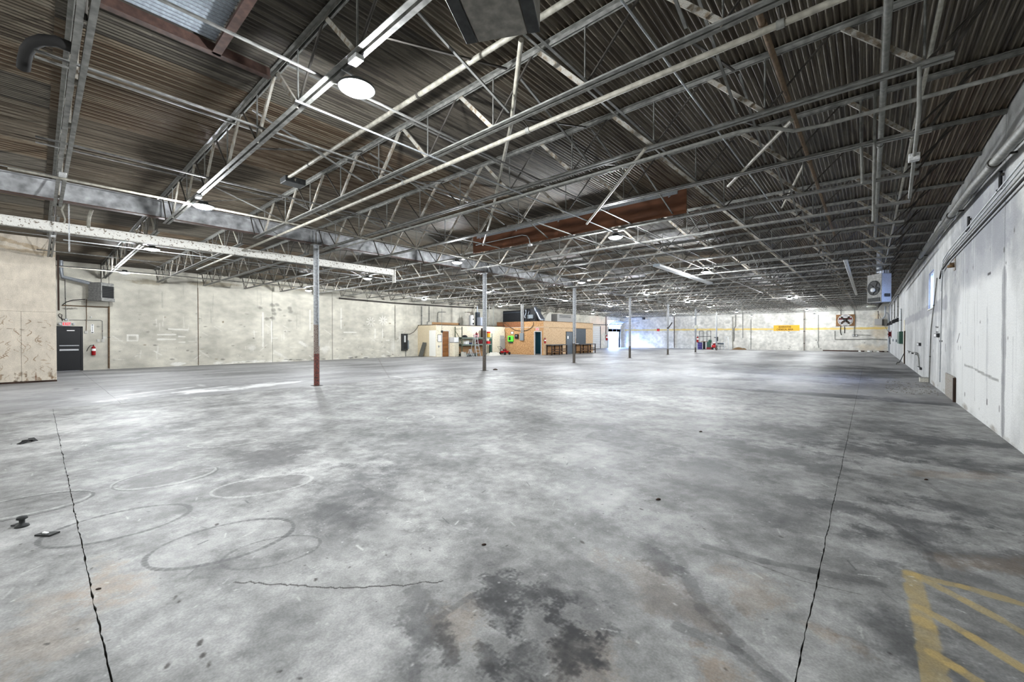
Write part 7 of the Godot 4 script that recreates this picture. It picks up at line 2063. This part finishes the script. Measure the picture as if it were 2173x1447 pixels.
	plathe(t, "shade", "mirror_pale", [Vector2(0, 0), Vector2(0.3, 0.02), Vector2(0.34, 0.1), Vector2(0.2, 0.18), Vector2(0, 0.2)], Vector3(0.114, 4.139, -46.95), 20)
	pt(t, "stem", "steel_dark", [Vector3(0.114, 4.139, -46.95) + Vector3(0, 0.18, 0), Vector3(Vector3(0.114, 4.139, -46.95).x, 5.08, -46.95)], 0.02, 6)
	t = thing("base_angle", "rust-brown steel angle along the foot of the far wall at right", "trim")
	plate(t, "angle", "primer", Vector3(Vector3(-3.991, -0.024, -58.6).x, 0.005, ZF), Vector3(Vector3(1.481, 0.001, -58.6).x, 0.12, ZF), 0.0, 0.14, 0.01)
	t = thing("rubbish_heap", "heap of white scraps in the far right corner", "rubbish")
	var g = Vector3(1.186, 0.044, -58.6)
	for k in 9:
		pb(t, "scrap", ["paper", "timber_dark", "off_white"][k % 3], Vector3(g.x - 1.9 + k * 0.24, 0.05 + 0.02 * (k % 2), ZF + 0.6 + 0.12 * ((k * 5) % 4)), Vector3(0.34, 0.1, 0.3), 0.02, Basis(Vector3.UP, k * 0.8))
	t = thing("sand_heap", "low heap of brown sand at the foot of the far wall", "sand")
	g = Vector3(-12.44, 0.025, -58.6)
	var prof = []
	for k in 7:
		prof.append(Vector2(0.78 * (1.0 - k / 6.0), 0.001 + 0.3 * (1.0 - pow(1.0 - k / 6.0, 1.6))))
	plathe(t, "heap", "sand", prof, Vector3(g.x, 0, ZF + 0.85), 22)
	plathe(t, "small_heap", "sand", [Vector2(0.4, 0.001), Vector2(0.22, 0.14), Vector2(0, 0.2)], Vector3(g.x + 0.55, 0, ZF + 0.7), 16)
	# fittings on the far columns
	t = thing("column_disc", "pale round disc mounted on the sixth column", "mirror")
	var p = Vector3(COLX + 0.1, Vector3(-13.6, 2.618, -44.985).y, -45.0 + 0.12)
	plathe(t, "disc", "mirror_pale", [Vector2(0, 0), Vector2(0.21, 0), Vector2(0.22, 0.02), Vector2(0.2, 0.05), Vector2(0, 0.08)], p, 24, Basis(Vector3.UP, 0.7) * Basis(Vector3(1, 0, 0), PI / 2))
	pt(t, "rim", "charcoal", [p + Vector3(-0.06, 0, -0.02), p + Vector3(-0.02, 0, 0.0)], 0.06, 10)
	t = thing("steel_bracket", "dark steel arm sticking up from the fifth column", "bracket")
	p = Vector3(COLX, Vector3(-13.7, 2.399, -37.392).y, -37.2)
	pbar(t, "arm", "steel_dark", p + Vector3(0.06, 0, 0.05), p + Vector3(0.34, 0.5, -0.1), 0.05, 0.09, 0.006)
	pt(t, "clamp", "steel_dark", [p + Vector3(0, -0.06, 0), p + Vector3(0, 0.06, 0)], 0.1, 12)
	extinguisher("dark red extinguisher hung on the sixth column", Vector3(COLX + 0.09, Vector3(-13.7, 1.339, -45.491).y, -45.0), Vector3(1, 0, 0), Vector3(0, 0, -1), 1.2)
	t = thing("column_box", "small black box on the last column", "switch")
	pb(t, "box", "black", Vector3(COLX + 0.13, Vector3(-13.7, 1.361, -53.137).y, -52.75), Vector3(0.1, 0.5, 0.2), 0.01)
	pb(t, "arm", "black", Vector3(COLX - 0.12, Vector3(-13.7, 1.53, -53.134).y, -52.7), Vector3(0.2, 0.08, 0.08), 0.006)
	# the group by the far wall: frame, barrel, table, machine, hose reel, chairs, ladder
	var Z = -56.6
	t = thing("garment_rack", "tall black pipe frame standing before the far wall", "frame")
	a = Vector3(-16.747, -0.015, -56.6)
	b = Vector3(-15.369, 0.012, -56.6)
	for q in [Vector3(-16.747, -0.015, -56.6), Vector3(-16.283, -0.006, -56.6), Vector3(-15.823, 0.003, -56.6), Vector3(-15.369, 0.012, -56.6)]:
		pt(t, "upright", "black", [Vector3(q.x, 0.0, Z), Vector3(q.x, Vector3(-15.834, 2.375, -56.6).y, Z)], 0.03, 6)
	for y in [2.36, 1.65]:
		pt(t, "crossbar", "black", [Vector3(a.x, y, Z), Vector3((a.x + b.x) * 0.5 - 0.25 if y > 2 else b.x, y, Z)], 0.03, 6)
	pt(t, "crossbar", "black", [Vector3((a.x + b.x) * 0.5 + 0.25, 2.36, Z), Vector3(b.x, 2.36, Z)], 0.03, 6)
	t = thing("barrel", "dark purple drum before the far wall", "barrel")
	p = Vector3(-16.305, 0.023, -55.3)
	plathe(t, "drum", "purple", [Vector2(0, 0), Vector2(0.28, 0), Vector2(0.29, 0.03), Vector2(0.28, 0.05), Vector2(0.28, 0.3), Vector2(0.295, 0.32), Vector2(0.28, 0.34), Vector2(0.28, 0.6), Vector2(0.295, 0.62), Vector2(0.28, 0.64), Vector2(0.28, 0.86), Vector2(0.29, 0.88), Vector2(0.27, 0.88), Vector2(0.27, 0.85), Vector2(0, 0.85)], Vector3(p.x, 0, -55.3), 20)
	plathe(t, "lid_ring", "black", [Vector2(0.27, 0.87), Vector2(0.3, 0.875), Vector2(0.3, 0.905), Vector2(0.27, 0.91)], Vector3(p.x, 0, -55.3), 20)

	t = thing("pedestal_table", "small wooden table on a black pedestal before the far wall", "table")
	p = Vector3(-16.039, 0.007, -56.25)
	pb(t, "top", "timber", Vector3(p.x, 1.0, -56.25), Vector3(0.75, 0.06, 0.6), 0.01)
	pb(t, "pedestal", "black", Vector3(p.x, 0.5, -56.25), Vector3(0.2, 0.95, 0.2), 0.01)
	pb(t, "foot", "black", Vector3(p.x, 0.03, -56.25), Vector3(0.6, 0.06, 0.5), 0.01)
	t = thing("green_machine", "green bench machine on a red base before the far wall", "machine")
	p = Vector3(-15.319, 0.029, -55.9)
	pb(t, "base", "maroon", Vector3(p.x, 0.14, -55.9), Vector3(0.62, 0.28, 0.5), 0.02)
	pb(t, "column", "dark_green", Vector3(p.x - 0.05, 0.6, -55.9), Vector3(0.4, 0.7, 0.36), 0.04)
	plathe(t, "head", "dark_green", [Vector2(0, 0), Vector2(0.2, 0.02), Vector2(0.2, 0.24), Vector2(0.12, 0.32), Vector2(0, 0.34)], Vector3(p.x + 0.05, 0.9, -55.9), 14)
	pt(t, "lever", "black", [Vector3(p.x + 0.15, 0.95, -55.7), Vector3(p.x + 0.42, 0.75, -55.6)], 0.02, 6)
	t = thing("red_compressor", "red compressor on wheels before the far wall", "compressor")
	p = Vector3(-14.551, 0.06, -55.2)
	plathe(t, "tank", "red", [Vector2(0, -0.3), Vector2(0.15, -0.28), Vector2(0.2, -0.2), Vector2(0.2, 0.2), Vector2(0.15, 0.28), Vector2(0, 0.3)], Vector3(p.x, 0.42, -55.2), 16, Basis(Vector3(0, 0, 1), PI / 2))
	pb(t, "motor", "maroon", Vector3(p.x, 0.72, -55.2), Vector3(0.3, 0.2, 0.24), 0.03)
	pb(t, "cover", "paper", Vector3(p.x - 0.05, 0.86, -55.2), Vector3(0.2, 0.08, 0.2), 0.02)
	for s in [-1, 1]:
		plathe(t, "wheel", "black_rubber", [Vector2(0, -0.03), Vector2(0.15, -0.03), Vector2(0.15, 0.03), Vector2(0, 0.03)], Vector3(p.x + s * 0.22, 0.15, -55.1), 14, fb)
		pb(t, "foot", "black", Vector3(p.x + s * 0.15, 0.12, -55.3), Vector3(0.05, 0.24, 0.05), 0.004)
	for k in 2:
		p = [Vector3(-14.294, 0.045, -56.1), Vector3(-13.768, 0.073, -55.3)][k]
		var cz = [-56.1, -55.3][k]
		t = thing("metal_chair", "tubular metal chair before the far wall, %s of two" % ["left", "right"][k], "chair", "metal chairs by the far wall")
		for sx in [-1, 1]:
			for sz in [-1, 1]:
				pt(t, "leg", "chrome", [Vector3(p.x + sx * 0.2, 0, cz + sz * 0.2), Vector3(p.x + sx * 0.18, 0.44, cz + sz * 0.18)], 0.014, 6)
		pb(t, "seat", "slate", Vector3(p.x, 0.46, cz), Vector3(0.42, 0.05, 0.42), 0.015)
		pb(t, "backrest", "slate", Vector3(p.x, 0.75, cz - 0.2), Vector3(0.4, 0.2, 0.04), 0.015)
		for sx in [-1, 1]:
			pt(t, "back_post", "chrome", [Vector3(p.x + sx * 0.18, 0.44, cz - 0.2), Vector3(p.x + sx * 0.18, 0.86, cz - 0.22)], 0.014, 6)
	t = thing("emergency_lamp", "small twin emergency lamp under the joists left of the red notice", "lamp fitting")
	p = Vector3(-24.711, 4.211, -58.6)
	plate(t, "case", "charcoal", Vector3(-25.286, 4.471, -58.6), Vector3(-24.925, 4.148, -58.6), 0.0, 0.2, 0.02)
	for q in [Vector3(-24.711, 4.211, -58.6), Vector3(-24.285, 4.199, -58.6)]:
		plathe(t, "lamp_head", "enamel", [Vector2(0, 0.0), Vector2(0.1, 0.03), Vector2(0.14, 0.12), Vector2(0.14, 0.18), Vector2(0, 0.17)], q, 14, fb)
	step_ladder("white step ladder before the far wall", Vector3(-13.355, 0.068, -55.9) * Vector3(1, 0, 1), 1.6, 0.55, 0.8, 5, 0.3)

# ---------------------------------------------------------------- litter on the slab
func build_floor_litter():
	var t = thing("rag_scrap", "crumpled black scrap on the floor at far left", "scrap", "litter on the near floor")
	var p = Vector3(-9.65, 0, 0.106)
	for k in 3:
		pb(t, "fold", "black", p + Vector3(-0.06 + 0.06 * k, 0.015 + 0.012 * (k % 2), 0.05 * (k - 1)), Vector3(0.12, 0.02, 0.07), 0.006, Basis(Vector3.UP, 0.4 + k * 0.9) * Basis(Vector3(0, 0, 1), 0.35 * (k - 1)))
	t = thing("knob_stub", "small dark metal stub standing on the floor at left", "scrap", "litter on the near floor")
	p = Vector3(-5.39, 0, 0.098)
	plathe(t, "stub", "charcoal", [Vector2(0, 0), Vector2(0.045, 0), Vector2(0.04, 0.015), Vector2(0.018, 0.025), Vector2(0.018, 0.055), Vector2(0.035, 0.065), Vector2(0.03, 0.085), Vector2(0, 0.088)], p + Vector3(0, 0.001, 0), 14)
	pb(t, "flake", "black", p + Vector3(-0.06, 0.006, 0.02), Vector3(0.08, 0.01, 0.05), 0.002, Basis(Vector3.UP, 0.7))
	t = thing("steel_flake", "flat dark triangular metal flake on the floor at left", "scrap", "litter on the near floor")
	var st = S()
	var a = Vector3(-5.048, 0, 0.029)
	var b = Vector3(-4.985, 0, -0.109)
	var c = Vector3(-4.945, 0, -0.05)
	var d = Vector3(-5.071, 0, -0.013)
	prism(st, [Vector2(a.x, -a.z), Vector2(c.x, -c.z), Vector2(b.x, -b.z), Vector2(d.x, -d.z)], 0.012, Transform3D(Basis(Vector3(1, 0, 0), Vector3(0, 0, -1), Vector3(0, 1, 0)), Vector3(0, 0.001, 0)))
	part(t, "flake", st, "charcoal")
	pb(t, "crumb", "paper", (a + b) * 0.5 + Vector3(0, 0.018, 0.01), Vector3(0.05, 0.012, 0.02), 0.003, Basis(Vector3.UP, 0.5))
	for q in [[Vector3(-13.642, 0, -14.485), "black lump on the floor beside the second column", 0.09], [Vector3(-3.682, 0, -0.241), "small dark chip beside the left floor joint", 0.011], [Vector3(-2.137, 0, -7.321), "short curl of wire on the floor right of centre", 0.022], [Vector3(-1.557, 0, -3.989), "little dark pebble on the floor right of centre", 0.02], [Vector3(-2.229, 0, -2.239), "tiny black pebble on the floor at centre", 0.014], [Vector3(0.49, 0, -6.507), "dark chip on the floor near the right wall", 0.018]]:
		t = thing("debris_chip", q[1], "debris", "litter on the near floor")
		plathe(t, "chip", "timber_dark", [Vector2(0, 0), Vector2(q[2], 0.0), Vector2(q[2] * 0.9, q[2] * 0.4), Vector2(q[2] * 0.3, q[2] * 0.7), Vector2(0, q[2] * 0.65)], q[0] + Vector3(0, 0.001, 0), 7, Basis(Vector3.UP, 1.0) * Basis.from_scale(Vector3(1.4, 1, 0.8)))
	# loose grit by the foot of the right wall
	t = thing("loose_grit", "scatter of loose grit on the floor by the right wall", "grit")
	t.set_meta("kind", "stuff")
	var gst = S()
	for k in 160:
		var q = Vector3(rng.randf_range(0.4, 1.5), 0.006, rng.randf_range(-20.5, -16.0))
		bx(gst, q, Vector3(rng.randf_range(0.008, 0.03), 0.012, rng.randf_range(0.008, 0.04)), 0, Basis(Vector3.UP, rng.randf() * 3.0))
	part(t, "grit", gst, "asphalt")
